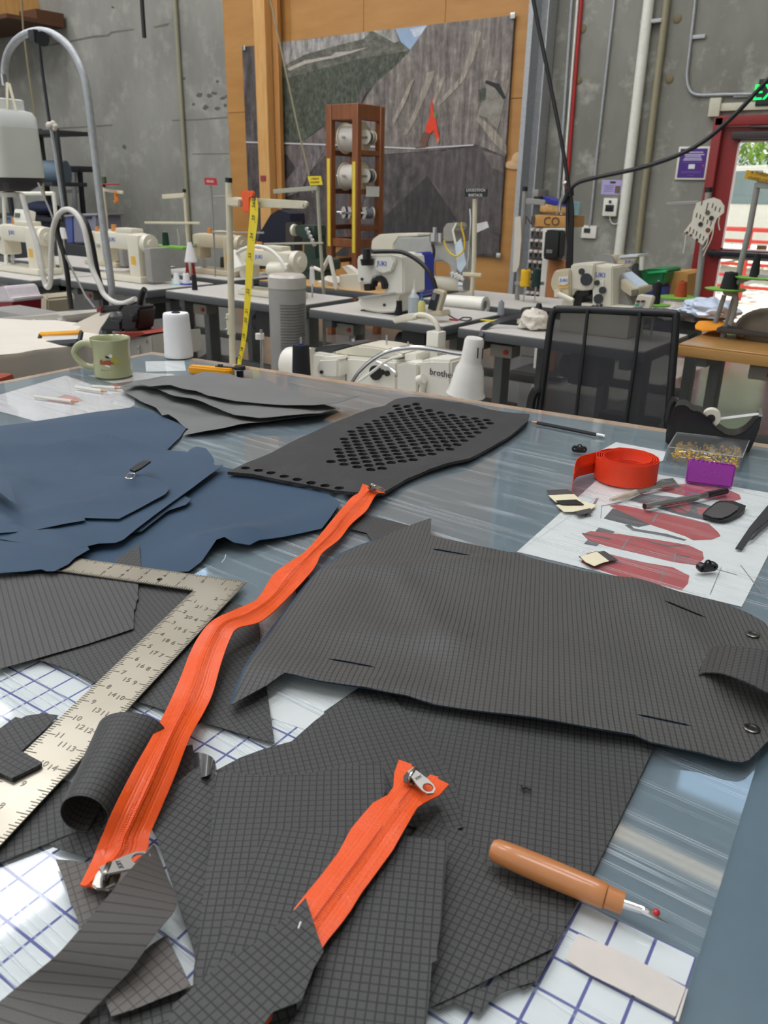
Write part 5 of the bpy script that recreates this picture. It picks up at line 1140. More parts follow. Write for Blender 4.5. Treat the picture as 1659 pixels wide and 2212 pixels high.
# ------------------------------------------------------------------ lockstitch machines
def lockstitch(label, x, y, s=1, body=None, logo='JUKI', flip=1, sidebox=True):
    """flat-bed machine: needle end at -x, handwheel at +x; x,y = middle of the bed"""
    t = thing('sewing_machine', label, 'sewing machine', (x, y, ZT_)); m = body or M_cream2; M = Matrix.Translation((x, y, ZT_)) @ Matrix.Diagonal((s*flip, s, s, 1))
    def P(name, mm, *bx, bev=.012, cy=()):
        b = B()
        for c, sz in bx: box(b, c, sz, bev=bev, M=M)
        for c in cy: cyl(b, *c, M=M)
        bmesh.ops.recalc_face_normals(b, faces=b.faces[:]); return obj(name, b, mm, t)
    P('bed', m, ((0,0,.02),(.46,.17,.036)), bev=.006)
    P('pillar', m, ((.15,0,.15),(.11,.13,.26)), bev=.025)
    P('arm', m, ((-.02,0,.235),(.40,.115,.10)), bev=.03)
    P('needle_head', m, ((-.195,0,.19),(.075,.12,.18)), bev=.018)
    P('needle_bar', M_steel, cy=(((-.195,0,.11),(-.195,0,.045),.005),((-.175,0,.11),(-.175,0,.035),.004)))
    P('presser_foot', M_steel, ((-.185,-.005,.042),(.025,.03,.006)), bev=.001)
    P('handwheel', m, cy=(((.205,0,.225),(.245,0,.225),.062),((.245,0,.225),(.262,0,.225),.03)))
    P('top_cover', m, ((.05,0,.295),(.16,.09,.03)), bev=.01)
    P('tension_dial', M_steel, cy=(((-.19,-.06,.20),(-.19,-.082,.20),.014),))
    P('plate', mat('yellow_caution_label', (226,176,60), .5), ((.15,-.066,.13),(.04,.002,.05)), bev=0)
    P('bobbin_cap', mat('amber_cap', (206,140,70), .4), cy=(((-.10,.0,.285),(-.10,0,.325),.018),))
    if logo: text('lettering', logo, .034*s, face_m(Vector((x-.05*s*flip, y-.0588*s, ZT_+.24*s)), (1,0,0), (0,0,1)), mat('logo_blue', (40,84,190), .4), t)
    if sidebox: P('belt_guard', M_mgrey, ((.285,.01,.11),(.06,.15,.2)), bev=.015)
    return t
lockstitch('cream sewing machine with control panel at the far left', -5.75, 3.36, 1.15, sidebox=False)
lockstitch('cream sewing machine with yellow labels in front of the ladder side wall', -4.86, 3.56, 1.1)
lockstitch('beige sewing machine behind the green thread cone', -4.72, 4.28, 1.0, M_beige, None)
lockstitch('cream sewing machine half hidden behind the white fan', -3.55, 3.62, .95, sidebox=False)
lockstitch('small overlock machine behind the hoses at the left', -5.85, 4.10, .9, M_beige, None)
q = V(56, 522, 1.06)
t = thing('control_panel', 'small cream control panel with a green display on the left machine', 'control panel', (-5.72, 3.36, 1.12)); b = B(); box(b, (-5.72,3.36,1.155), (.17,.07,.09), R=rotm(-.25,0,0), bev=.012); obj('case', b, M_off, t); b = B(); box(b, (-5.75,3.322,1.165), (.06,.004,.03), R=rotm(-.25,0,0)); obj('display', b, mat('lcd_green', (70,86,58), .2), t)
# ------------------------------------------------------------------ bartack machine with blue side
t = thing('bartack_machine', 'white and blue bartack machine with black tension knob', 'sewing machine', (-2.6, 3.6, ZT_)); Y0 = 3.50
solid('body', 'b', [(55,430),(80,392),(230,378),(480,372),(600,400),(615,440),(620,860),(545,872),(545,1078),(320,1086),(140,1052),(75,975),(60,925),(95,893),(395,850),(400,690),(345,640),(260,660),(225,735),(65,735)], Y0, .20, M_off, t, .008)
solid('side_cover', 'b', [(640,388),(700,362),(770,372),(790,410),(795,850),(760,900),(640,880)], Y0+.15, .16, M_blue, t, .008)
solid('top_cap', 'b', [(285,420),(480,402),(515,470),(470,590),(380,620),(285,590),(262,500)], Y0-.022, .03, M_off, t, .006)
b = B(); k0, k1 = FY('b', [(178,320),(180,440)], Y0-.03); cyl(b, k0, k1, .022, n=16); k2, k3 = FY('b', [(180,440),(182,515)], Y0-.03); cyl(b, k2, k3, .036, .030, n=18); obj('tension_knob', b, M_black, t)
solid('lever', 'b', [(218,760),(240,680),(300,640),(360,665),(392,720),(392,800),(352,800),(340,710),(290,690),(250,720),(238,780)], Y0-.03, .05, M_black, t, .003)
solid('needle_clamp', 'b', [(136,742),(222,742),(222,820),(145,820)], Y0+.02, .05, M_black, t, .003)
solid('feed_plate', 'b', [(60,905),(95,888),(480,838),(500,850),(90,918)], Y0-.03, .16, M_steel, t)
solid('foot_pad', 'b', [(85,1080),(110,1045),(140,1050),(540,1085),(540,1108),(120,1090)], Y0+.01, .17, M_black, t)
text('lettering', 'JUKI', .034, face_m(VY(*C('b', [(357,495)])[0], Y0-.0245), (1,0,.0), (0,0,1)), MATS['logo_blue'], t)
b = B(); tube(b, smooth(FY('b', [(270,355),(420,350),(600,360),(750,430),(880,540),(960,660),(1000,780),(1010,850)], Y0-.02), 5), .011, 10); obj('cable', b, M_black, t)
for c in ((425,748),(125,680),(392,988)):
    q = VY(*C('b', [c])[0], Y0); b = B(); cyl(b, q+Vector((0,-.006,0)), q+Vector((0,.004,0)), .008, n=12); obj('screw', b, M_dark, t)
t = thing('control_panel', 'tilted cream touch panel with dark screen beside the bartack machine', 'control panel', (-2.3, 3.5, ZT_))
solid('case', 'b', [(900,1062),(972,800),(1000,795),(1108,838),(1105,860),(1035,1100),(1010,1090)], 3.46, .03, M_beige, t, .004); solid('screen', 'b', [(905,1030),(962,838),(1048,862),(995,1066)], 3.456, .003, mat('dark_screen', (46,48,54), .15), t)
solid('screen_patch', 'b', [(945,920),(966,846),(1010,858),(990,935)], 3.4545, .002, mat('grey_screen_patch', (120,120,122), .3), t); solid('foot', 'b', [(960,1060),(1060,1060),(1075,1125),(930,1110)], 3.45, .09, M_beige, t, .004)
for lab, xs_, cap, bd in (('clear oil bottle with a tall white nozzle', (735,830,1085,62), M_white, mat('clear_oil_bottle', (206,216,222), .15, alpha=.6)), ('oil bottle with blue nozzle and yellow oil', (830,895,1085,42), mat('blue_nozzle', (40,120,180), .35), mat('pale_oil', (206,196,120), .2))):
    x, y0_, y1_, w2 = xs_; q = VY(*C('b', [(x, y1_)])[0], 3.52); q.z = ZT_+.001; t = thing('oil_bottle', lab+' by the bartack machine', 'bottle', q); r = w2*.18083/FPX*4.5; h = (y1_-y0_)*.18083/FPX*4.5
    b = B(); lathe(b, q, [(0,0),(r,0),(r,h*.85),(r*.5,h),(r*.3,h),(0,h)], 18); obj('bottle_body', b, bd, t); b = B(); lathe(b, q, [(r*.45,h*.98),(r*.4,h*1.1),(r*.14,h*1.2),(r*.06,h*1.6),(0,h*1.6)], 12); obj('nozzle', b, cap, t)
q = V(*C('b', [(555,1110)])[0], ZT_+.001); cone(q, .022, .018, .075, M_thk, label='small black spool in front of the bartack machine')
# ------------------------------------------------------------------ long-arm machine behind
t = thing('long_arm_machine', 'long-arm machine with cylinder bed and exposed needle gear', 'sewing machine', (-2.4, 4.5, ZT_)); Y1 = 4.35
solid('motor_cover', 'b', [(225,330),(228,262),(240,205),(330,142),(575,135),(785,138),(792,168),(560,180),(500,262),(500,340)], Y1, .2, M_cream2, t, .006)
solid('arm', 'b', [(500,345),(500,265),(560,178),(955,178),(962,278),(1240,235),(1275,560),(1240,640),(1195,660),(1165,520),(1080,462),(960,470),(860,480),(850,420)], Y1-.02, .17, mat('grey_cast_arm', (176,176,170), .35), t, .008)
solid('neck', 'b', [(790,480),(862,470),(872,700),(900,770),(790,790)], Y1, .12, M_off, t, .006)
b = B(); p0, p1 = FY('b', [(860,712),(1320,742)], Y1+.05); cyl(b, p0, p1, .042, n=20); obj('cylinder_bed', b, M_cream2, t)
b = B(); cyl(b, p1, p1+(p1-p0).normalized()*.03, .05, .046, n=20); obj('bed_end', b, M_chrome, t)
solid('gear_box', 'b', [(1085,80),(1130,10),(1240,5),(1255,60),(1210,110),(1225,230),(1100,235)], Y1-.05, .12, mat('grey_gearbox', (156,152,140), .4), t, .005)
solid('needle_plate', 'b', [(1230,260),(1300,195),(1365,500),(1300,600),(1262,560)], Y1-.07, .008, mat('bluish_plate', (206,222,232), .3), t)
solid('pivot_plate', 'b', [(1195,95),(1240,5),(1255,10),(1215,100),(1245,250),(1228,270)], Y1-.075, .006, M_off, t)
for a, c, r in (((990,60),(990,130),.013),((985,130),(985,230),.030),((1060,130),(1060,240),.018)):
    b = B(); cyl(b, *FY('b', [a, c], Y1-.02), r, n=14); obj('tensioner', b, M_steel, t)
for k_ in range(4):
    b = B(); lathe(b, VY(*C('b', [(1200+k_*38, 620+k_*14)])[0], Y1-.03), [(0,-.012),(.016,-.010),(.02,0),(.016,.010),(0,.012)], 12, axis=(0,1,0)); obj('gear', b, M_chrome, t)
b = B(); tube(b, smooth(FY('b', [(1100,220),(1130,310),(1200,390),(1270,400),(1340,330),(1345,200),(1310,60),(1315,0)], Y1-.09), 4), .005, 8); obj('air_hose', b, mat('yellow_hose', (226,186,30), .35), t)
b = B(); tube(b, smooth(FY('b', [(960,265),(980,330),(970,440),(920,540)], Y1-.06), 4), .009, 8); obj('cable', b, M_black, t)
b = B(); box(b, (p0.x-.02, Y1+.08, (ZT_+p0.z)/2), (.12, .12, p0.z-ZT_), bev=.01); obj('pedestal', b, M_off, t)
q0, q1 = V(*C('b', [(1085,1000)])[0], ZT_), V(*C('b', [(1575,1040)])[0], ZT_); q0, q1 = [VY(*C('b', [c])[0], 4.05) for c in ((1090,965),(1575,1000))]
t = thing('paper_tube', 'long white tube lying on the table under the long-arm machine', 'tube', q0); b = B(); cyl(b, q0, q1, .050, n=20); obj('tube_wall', b, M_off, t); b = B(); lathe(b, q1, [(.030,0),(.052,0),(.052,.012),(.030,.012),(.030,0)], 20, axis=(q1-q0)); obj('tube_end', b, M_white, t)
# ------------------------------------------------------------------ right pair of machines
t = thing('bartack_machine', 'cream bartack machine behind the mesh chair', 'sewing machine', (-1.7, 3.7, ZT_)); Y2 = 3.62
solid('face_cover', 'k', [(62,470),(85,390),(130,300),(350,290),(355,640),(330,760),(120,640),(65,560)], Y2-.02, .12, M_beige, t, .006)
solid('head', 'k', [(355,300),(370,210),(520,200),(720,205),(690,590),(560,610),(420,600),(380,700),(350,640)], Y2, .16, M_cream2, t, .006)
solid('pillar', 'k', [(690,220),(850,240),(990,250),(985,880),(680,880),(690,640)], Y2+.02, .16, M_cream2, t, .006)
solid('throat', 'k', [(390,880),(400,700),(450,625),(640,600),(640,660),(540,700),(530,880)], Y2+.02, .14, M_black, t, .003)
solid('back_cover', 'k', [(985,270),(1060,300),(1110,420),(1290,830),(1290,890),(940,890)], Y2+.1, .16, M_mgrey, t, .006)
solid('motor_box', 'k', [(1110,430),(1260,570),(1385,560),(1380,660),(1265,700),(1110,600)], Y2+.08, .18, M_beige, t, .005)
solid('top_lid', 'k', [(1000,275),(1060,290),(1385,540),(1385,562),(1265,575),(1100,430)], Y2+.14, .12, mat('pale_blue_lid', (200,214,226), .3), t)
for z_ in range(6): solid('vent_slot', 'k', [(1268,602+z_*18),(1375,590+z_*18),(1375,597+z_*18),(1268,610+z_*18)], Y2+.078, .004, M_dark, t)
solid('name_plate', 'k', [(186,405),(325,400),(325,500),(255,530),(186,510)], Y2-.024, .004, M_white, t); solid('caution_strip', 'k', [(175,542),(328,540),(328,568),(175,575)], Y2-.024, .004, MATS['yellow_caution_label'], t)
solid('dial_plate', 'k', [(690,470),(860,450),(855,850),(700,860)], Y2+.016, .004, M_off, t)
for c, r in (((760,490),.012),((840,600),.016),((780,730),.022),((600,440),.028),((530,320),.014),((700,840),.006),((760,835),.006),((820,825),.006)):
    q = VY(*C('k', [c])[0], Y2+.012 if c[0] > 650 else Y2-.002); b = B(); cyl(b, q+Vector((0,-.006,0)), q+Vector((0,.006,0)), r, n=12); obj('dial', b, M_dark, t)
b = B(); q_ = VY(*C('k', [(700,880)])[0], Y2); box(b, (q_.x, Y2+.12, (q_.z+ZT_)/2+.01), (.34, .2, q_.z-ZT_+.02), bev=.008); obj('base_block', b, M_cream2, t)
text('lettering', 'JUKI', .030, face_m(VY(*C('k', [(795,375)])[0], Y2+.018), (1,0,0), (0,0,1)), MATS['logo_blue'], t)
text('lettering', 'JUKI', .020, face_m(VY(*C('k', [(258,455)])[0], Y2-.026), (1,0,0), (0,0,1)), MATS['logo_blue'], t)
b = B(); cyl(b, *FY('k', [(180,660),(400,760)], Y2-.04), .014, .012, 12); cyl(b, *FY('k', [(170,600),(170,700)], Y2-.03), .016, n=12); obj('lever', b, M_cream2, t)
solid('operation_panel', 'k', [(1285,880),(1370,660),(1600,690),(1600,730),(1540,900),(1290,900)], Y2-.06, .03, M_cream2, t, .005)
for k_, cm in enumerate(((70,60,60),(60,170,120),(150,150,150),(70,50,50),(170,172,172),(120,124,130))):
    x_ = 1345+(k_//3)*75-(k_ % 3)*22; y_ = 750+(k_ % 3)*50; solid('key', 'k', [(x_,y_),(x_+52,y_+4),(x_+44,y_+36),(x_-8,y_+32)], Y2-.066, .006, mat('key_%d' % k_, cm, .4), t)
t = thing('sewing_machine', 'beige flat machine with white top behind the cream bartack', 'sewing machine', (-1.9, 4.6, ZT_)); Y3 = 4.7
solid('arm', 'k', [(790,180),(810,90),(1060,75),(1060,250),(1000,290)], Y3, .14, M_beige, t, .006); solid('head', 'k', [(1050,270),(1070,115),(1350,105),(1345,140),(1280,240),(1165,280),(1160,330),(1060,330)], Y3-.02, .14, M_beige, t, .006)
solid('top_cover', 'k', [(1080,118),(1095,85),(1365,68),(1365,100)], Y3-.03, .16, mat('pale_lid', (214,222,226), .3), t); solid('pillar', 'k', [(960,250),(1070,300),(1180,330),(1180,420),(960,420)], Y3+.01, .12, M_beige, t, .005)
b = B(); lathe(b, VY(*C('k', [(870,215)])[0], Y3-.03), [(.0,-.01),(.06,-.01),(.062,0),(.06,.02),(0,.02)], 22, axis=(0,1,0)); obj('handwheel', b, M_mgrey, t)
b = B(); cyl(b, *FY('k', [(1430,100),(1415,300)], Y3), .014, n=10); obj('rod', b, M_off, t)
solid('needle_gear', 'k', [(1270,250),(1330,200),(1350,290),(1390,420),(1370,500),(1290,420)], Y3-.04, .05, M_dark, t, .003)
b = B(); box(b, (VY(*C('k', [(1000,400)])[0], Y3).x, Y3+.1, (ZT_+VY(*C('k', [(1000,410)])[0], Y3).z)/2), (.22, .16, VY(*C('k', [(1000,400)])[0], Y3).z-ZT_), bev=.01); obj('bed', b, M_beige, t)
text('lettering', 'JUKI', .024, face_m(VY(*C('k', [(1232,180)])[0], Y3-.022), (1,0,0), (0,0,1)), MATS['logo_blue'], t)
# ------------------------------------------------------------------ lamp machine right behind the cutting table
t = thing('lamp_sewing_machine', 'off-white post sewing machine just behind the cutting table', 'sewing machine', (-1.7, 2.3, ZN)); Y4 = 2.22
solid('body', 'l', [(258,282),(510,315),(890,345),(890,705),(258,640)], Y4, .17, M_off, t, .008)
solid('top_plate', 'l', [(390,284),(600,226),(720,238),(850,262),(940,292),(900,330),(640,318),(510,308)], Y4+.02, .14, M_cream2, t, .006)
solid('hood', 'l', [(262,262),(300,238),(500,218),(560,232),(420,282),(395,290),(265,280)], Y4+.03, .13, mat('charcoal_hood', (66,66,68), .45), t, .006)
solid('front_seam', 'l', [(505,318),(516,318),(512,640),(500,640)], Y4-.001, .003, M_mgrey, t)
b = B(); p0, p1 = FY('l', [(95,370),(270,380)], Y4+.08); cyl(b, p0, p1, .068, n=26); obj('pulley', b, M_off, t)
solid('clutch_cover', 'l', [(278,420),(300,325),(440,318),(452,345),(450,480),(420,480),(300,470)], Y4-.05, .1, M_off, t, .01)
for c, r in (((468,368),.02),((736,432),.026),((783,428),.010),((822,436),.010),((332,426),.006)):
    q = VY(*C('l', [c])[0], Y4 if c[0] > 460 else Y4-.05); b = B(); cyl(b, q+Vector((0,-.008,0)), q+Vector((0,.01,0)), r, n=16); obj('port', b, M_black, t)
solid('column', 'l', [(890,372),(965,350),(1040,368),(1040,715),(890,700)], Y4-.07, .07, M_off, t, .004)
solid('post_base', 'l', [(940,290),(1040,290),(1042,350),(945,350)], Y4-.02, .08, M_off, t, .004)
solid('head', 'l', [(1050,345),(1140,335),(1290,340),(1300,735),(1050,715)], Y4-.06, .14, M_off, t, .008)
b = B(); tube(b, smooth(FY('l', [(1055,490),(1080,475),(1085,520),(1075,580),(1090,640)], Y4-.07), 4), .010, 8); cyl(b, *FY('l', [(1052,490),(1090,475)], Y4-.075), .016, n=12); obj('knee_link', b, M_off, t)
text('lettering', 'brother', .030, face_m(VY(*C('l', [(1225,440)])[0], Y4-.062), (1,0,.0), (0,0,1)), M_black, t)
b = B(); tube(b, smooth(FY('l', [(735,350),(820,390),(880,440),(880,460)], Y4-.012), 4), .005, 8); obj('thread_lever', b, M_steel, t)
b = B(); tube(b, smooth(FY('l', [(600,500),(700,430),(820,340),(930,305)], Y4-.04), 4), .005, 8); obj('white_cable', b, M_white, t)
for c in ((560,178),(812,150),(972,200)):
    p0, p1 = FY('l', [(c[0], c[1]), (c[0]+2, 262)], Y4+.08); b = B(); cyl(b, p0, p1, .007 if c[0] == 560 else .0035, n=10); obj('spool_pin', b, M_steel, t)
t = thing('work_lamp', 'white bell work lamp on a silver gooseneck', 'lamp', (-1.2, 2.0, ZN)); Y5 = 2.05
b = B(); tube(b, smooth(FY('l', [(470,820),(520,600),(570,490),(630,410),(730,325),(850,268),(1000,246),(1150,256),(1330,285),(1392,292)], Y5), 8), .0085, 12); obj('gooseneck', b, M_chrome, t)
A0, A1, A2, A3, A4 = FY('l', [(1470,178),(1455,345),(1452,375),(1402,590),(1400,612)], Y5); ax = (A3-A0).normalized(); rr = lambda w: w*.28933/FPX*2.45/2
b = B(); h_ = lambda p: (p-A0).dot(ax)
lathe(b, A0, [(0,-.002),(rr(120),-.002),(rr(140),.006),(rr(150),h_(A1)),(rr(172),h_(A2)),(rr(205),h_(A2)+.012),(rr(262),h_(A3)*.93),(rr(292),h_(A3)),(rr(284),h_(A3)+.003),(rr(250),h_(A3)*.93),(rr(190),h_(A2)+.012),(0,h_(A2))], 36, axis=ax); obj('shade', b, mat('white_lamp_enamel', (230,226,216), .25), t)
for dx in (15, 52):
    q = FY('l', [(1470+dx, 300)], Y5)[0]; q = q-CF*(rr(150)*.94 if dx < 30 else rr(150)*.72); b = B(); box(b, q, (.0035,.004,.03), R=rotm(0,0,.5)); obj('vent_slot', b, M_black, t)
t = thing('led_lamp', 'slim cream gooseneck lamp with flat head', 'lamp', (-1.5, 2.35, ZN)); b = B(); tube(b, smooth(FY('l', [(1175,330),(1172,250),(1198,170),(1190,80),(1130,15),(1060,0),(1030,12)], 2.36), 6), .009, 10); obj('gooseneck', b, M_cream2, t)
solid('lamp_head', 'l', [(848,30),(920,0),(1010,-6),(1035,20),(1005,42),(860,68)], 2.34, .05, M_cream2, t, .005)
b = B(); box(b, (*FY('l', [(1175,345)], 2.36)[0].xy, .80), (.05,.05,.28), bev=.005); obj('lamp_foot', b, M_off, t)
q = VY(651, 800, 2.12); q.z = ZN+.001; hh = VY(651, 744, 2.12).z-q.z; dd = 2.55
cone(q, 23.5/FPX*dd*1.08, 20/FPX*dd, hh, M_thk, label='large black thread cone behind the cutting table', core_m=mat('blue_core', (60,66,170), .4)); b = B(); cyl(b, q+Vector((0,0,hh)), q+Vector((0,0,hh+.025)), .004, n=10); obj('spindle', b, M_steel, [o for o in bpy.data.objects if o.get('label', '').startswith('large black thread')][0])
p0, p1 = VY(564, 712, 2.08), VY(564, 800, 2.08); b = B(); cyl(b, (p1.x, 2.08, ZN), p0, .0055, n=10); o = obj('spool_spindle', b, M_steel, None, 'empty steel spool spindle behind the rotary cutter', 'spindle'); b = B(); cyl(b, (p1.x,2.08,.88), (p1.x,2.08,.90), .016, n=16); obj('collar', b, M_off, o)
# ------------------------------------------------------------------ big thread pole with orange clip and tape measure
t = thing('thread_stand', 'tall cream thread pole with a long perforated arm', 'thread stand', (VY(500,780,2.2).x, 2.2, ZN)); YP = 2.20
pa, pb_ = VY(494, 392, YP), VY(502, 800, YP); pb_.z = ZN; pb_.x = VY(502,800,YP).x
b = B(); cyl(b, pb_, pa, .0125, n=16); obj('pole', b, M_pole, t)
b = B(); cyl(b, VY(494,384,YP), VY(494,394,YP), .0130, n=16); obj('pole_cap', b, M_black, t)
s0_, s1_ = VY(497, 678, YP), VY(500, 722, YP); b = B(); cyl(b, s0_, s1_, .0165, n=16); obj('sleeve', b, M_pole, t)
solid('arm', 'E', [(290,392),(560,408),(1000,432),(1030,450),(1025,480),(990,512),(560,500),(295,488)], YP+.01, .012, M_pole, t, .002)
solid('clamp', 'E', [(225,400),(290,402),(350,420),(350,490),(290,490),(225,480)], YP-.02, .035, M_pole, t, .004)
for c in ((555,455),(985,475),(325,450)):
    q = VY(*C('E', [c])[0], YP+.008); b = B(); cyl(b, q+Vector((0,-.004,0)), q+Vector((0,.003,0)), .0045, n=10); obj('bolt', b, M_steel, t)
for z_ in (688, 712):
    q = VY(493, z_, YP-.014); b = B(); cyl(b, q+Vector((-.012,0,0)), q, .005, n=8); obj('set_screw', b, M_steel, t)
t = thing('orange_clip', 'orange plastic clip on the long perforated arm', 'clip', VY(532, 440, YP)); solid('clip_body', 'E', [(360,350),(372,332),(480,330),(494,350),(494,400),(455,408),(455,505),(460,548),(385,548),(370,490),(388,480),(372,400)], YP-.012, .012, mat('orange_plastic', (240,92,20), .35), t, .003)
t = thing('tape_measure', 'yellow tape measure hanging from the perforated arm', 'tape measure', VY(530, 760, YP-.02))
tl_ = smooth([VY(*C('E', [c])[0], YP-.015) for c in ((480,405),(465,430),(455,600),(430,900),(405,1400),(395,1620),(370,1850),(340,2010),(330,2080))], 6); tr_ = smooth([VY(*C('E', [c])[0], YP-.015) for c in ((520,400),(535,430),(540,600),(505,900),(470,1400),(445,1620),(415,1850),(380,2010),(368,2080))], 6)
b = B(); strip(b, tl_, tr_, .0006); obj('tape', b, mat('yellow_tape_cloth', (240,214,40), .4), t)
nn_ = 12
for k_ in range(nn_):
    f = .03+.075*k_; i = int(f*len(tl_)); i = min(i, len(tl_)-2); a, c_ = tl_[i], tr_[i]; d = (tl_[i+1]-tl_[i]).normalized()
    text('numeral', str(28-k_), .020, face_m(a.lerp(c_, .5)-Vector((0,.0015,0)), d*-1, (a-c_)), M_pk, t, .0002)
    b = B(); p_ = a.lerp(c_, .75)+d*.016; box(b, p_-Vector((0,.0012,0)), (.008,.0006,.0012)); obj('tick', b, M_pk, t)
# ------------------------------------------------------------------ other thread stands
def stand(label, Y, pole, arms, r=.011, cap=True, sign=None, m=None):
    """pole = pixel points top to bottom; arms = pixel segments"""
    P = [VY(x, y, Y) for x, y in pole]; q = P[-1].copy(); zb = ZT_ if q.z > ZT_-.25 else 0; zb = support(q.x, Y); q = Vector((q.x, Y, zb)); P[-1] = q if P[-1].z < zb+.08 else P[-1]
    t = thing('thread_stand', label, 'thread stand', q); b = B(); tube(b, P if P[-1] is q else P+[q], r, 10); obj('pole', b, m or M_pole, t)
    if cap: b = B(); cyl(b, P[0]-(P[1]-P[0]).normalized()*.012, P[0]+(P[1]-P[0]).normalized()*.012, r*1.15, n=10); obj('pole_cap', b, M_black, t)
    for a in arms:
        p0, p1 = VY(*a[0], Y-.01), VY(*a[1], Y-.01); h = a[2] if len(a) > 2 else .02
        b = B(); d = p1-p0; c_ = (p0+p1)/2; box(b, c_, (d.length, .012, h), R=Matrix.Rotation(-atan2(d.z, sqrt(d.x**2+d.y**2))*(1 if d.x > 0 else -1), 4, 'Y'), bev=.002, seg=1); obj('arm', b, m or M_pole, t)
    return t
def sign(label, Y, pts, m, txt, size, tm, tilt=0, off=.012):
    P = FY('p', pts, Y); t = thing('sign', label, 'sign', (P[0]+P[2])/2); b = B(); prism(b, P, (0,.006,0)); obj('board', b, m, t, smooth=0)
    r = (P[1]-P[0]).normalized(); c_ = (P[0]+P[1]+P[2]+P[3])/4-Vector((0,.002,0)); up = (P[0]-P[3]); up = up-r*up.dot(r)
    for i, s in enumerate(txt): text('lettering', s, size, face_m(c_+up.normalized()*size*.62*(len(txt)-1-2*i), r, up), tm, t, .0005)
    return t
M_ysign = mat('yellow_sign', (240,214,40), .45); M_rsign = mat('red_sign', (186,26,36), .45)
stand('thin cream thread stand with green flag beside the hook pole', 3.72, [(224,400),(230,480),(237,575)], [((225,410),(266,416))])
t = thing('stand_flag', 'small green flag tag on the thin cream thread stand', 'tag', VY(224, 392, 3.72)); b = B(); box(b, VY(224, 390, 3.72), (.04,.02,.05), bev=.004); obj('tag', b, mat('dark_green_tag', (50,84,50), .5), t)
b = B(); lathe(b, VY(236, 399, 3.70), [(0,0),(.07,0),(.072,.006),(.0,.010)], 18); obj('red_dish', b, mat('red_dish', (180,40,44), .4), None, 'small red dish on top of the thin cream thread stand', 'dish')
b = B(); tube(b, smooth([VY(252,415,3.70), VY(250,424,3.70), VY(253,432,3.70), VY(249,436,3.70)], 4), .014, 8); obj('orange_thread_bundle', b, mat('orange_bundle', (214,130,50), .7), None, 'small orange thread bundle hanging from the cream stand', 'thread')
stand('cream thread stand with two arms behind the beige machine', 4.05, [(398,412),(404,500),(412,590),(415,612)], [((351,425),(398,422),.03),((313,481),(431,482),.016)])
stand('brown thread stand carrying the red sign', 4.15, [(455,394),(460,470),(466,610)], [((462,425),(492,424),.012),((458,502),(570,503),.012)], .006, False, m=M_mgrey)
sign('red machine sign with white lettering on the left wall side', 4.13, [(441,384),(466,385),(468,400),(443,399)], M_rsign, ['SERGER'], .022, M_white)
stand('grey thread stand carrying the yellow sign before the mural', 3.98, [(686,404),(690,490),(697,600),(700,640)], [((591,414),(686,406),.026),((570,527),(698,525),.012)], .011, False, m=mat('grey_green_stand', (168,166,146), .4))
sign('yellow machine sign before the mural', 3.96, [(664,381),(692,380),(696,399),(670,400)], M_ysign, ['1 NEEDLE','WALKING'], .016, mat('sign_ink_brown', (120,92,20), .5))
b = B(); cyl(b, VY(671,399,3.97), VY(676,416,3.97), .005, n=8); obj('sign_rod', b, M_mgrey, None, 'thin rod holding the yellow sign before the mural', 'rod')
stand('cream thread stand under the black lockstitch sign', 4.15, [(1026,430),(1024,560),(1018,660)], [((1000,592),(1040,594),.02)], .013, False)
sign('black machine sign with white letters reading lockstitch bartack', 4.12, [(1004,408),(1052,408),(1052,425),(1004,425)], M_black, ['LOCKSTITCH','BARTACK'], .020, M_white)
b = B(); prism(b, FY('b', [(1480,20),(1612,-10),(1635,60),(1490,125)], 4.2), (0,.004,0)); obj('paper_note', b, M_paper, None, 'white paper note hanging by the long-arm machine', 'paper')
b = B(); tube(b, smooth(FY('b', [(1380,560),(1400,300),(1420,0),(1410,-160)], 4.28), 4), .006, 8); obj('drop_rod', b, M_chrome, None, 'thin chrome rod beside the long-arm needle gear', 'rod')
stand('grey thread stand left of the drawer cabinet', 4.55, [(1134,408),(1128,500),(1117,640),(1116,668)], [((1137,434),(1178,438),.03),((1112,612),(1175,612),.02)], .014, m=M_mgrey)
stand('grey thread stand holding the button card', 4.75, [(1531,410),(1520,520),(1508,620),(1496,690)], [((1440,441),(1510,437),.018),((1440,662),(1510,660),.03)], .017, m=M_mgrey)
stand('tall grey thread stand at the right door edge', 4.02, [(1637,395),(1618,500),(1600,570),(1588,640),(1566,700)], [((1634,398),(1700,402),.03)], .013, False, m=M_mgrey)
sign('yellow machine sign at the right edge reading six thread overlock', 4.0, [(1613,367),(1680,379),(1677,398),(1607,386)], mat('mustard_sign', (206,160,30), .45), ['6 THREAD','OVERLOCK'], .020, MATS['sign_ink_brown'])
t = thing('cone_rack', 'bent grey cone rack with green discs at the right edge', 'thread rack', VY(1590, 640, 4.0)); b = B(); tube(b, smooth(FY('K', [(760,2220),(830,1900),(700,1830),(760,1760),(900,1690),(1050,1650),(1250,1670)], 3.98), 5), .012, 8); obj('rail', b, M_mgrey, t)
b = B(); tube(b, FY('K', [(690,1870),(580,2200)], 3.98), .011, 8); obj('strut', b, M_mgrey, t)
for c in ((700,1805),(1070,1670)):
    b = B(); lathe(b, VY(*C('K', [c])[0], 3.98), [(0,0),(.085,0),(.09,.006),(0,.008)], 24); obj('disc', b, M_green, t)
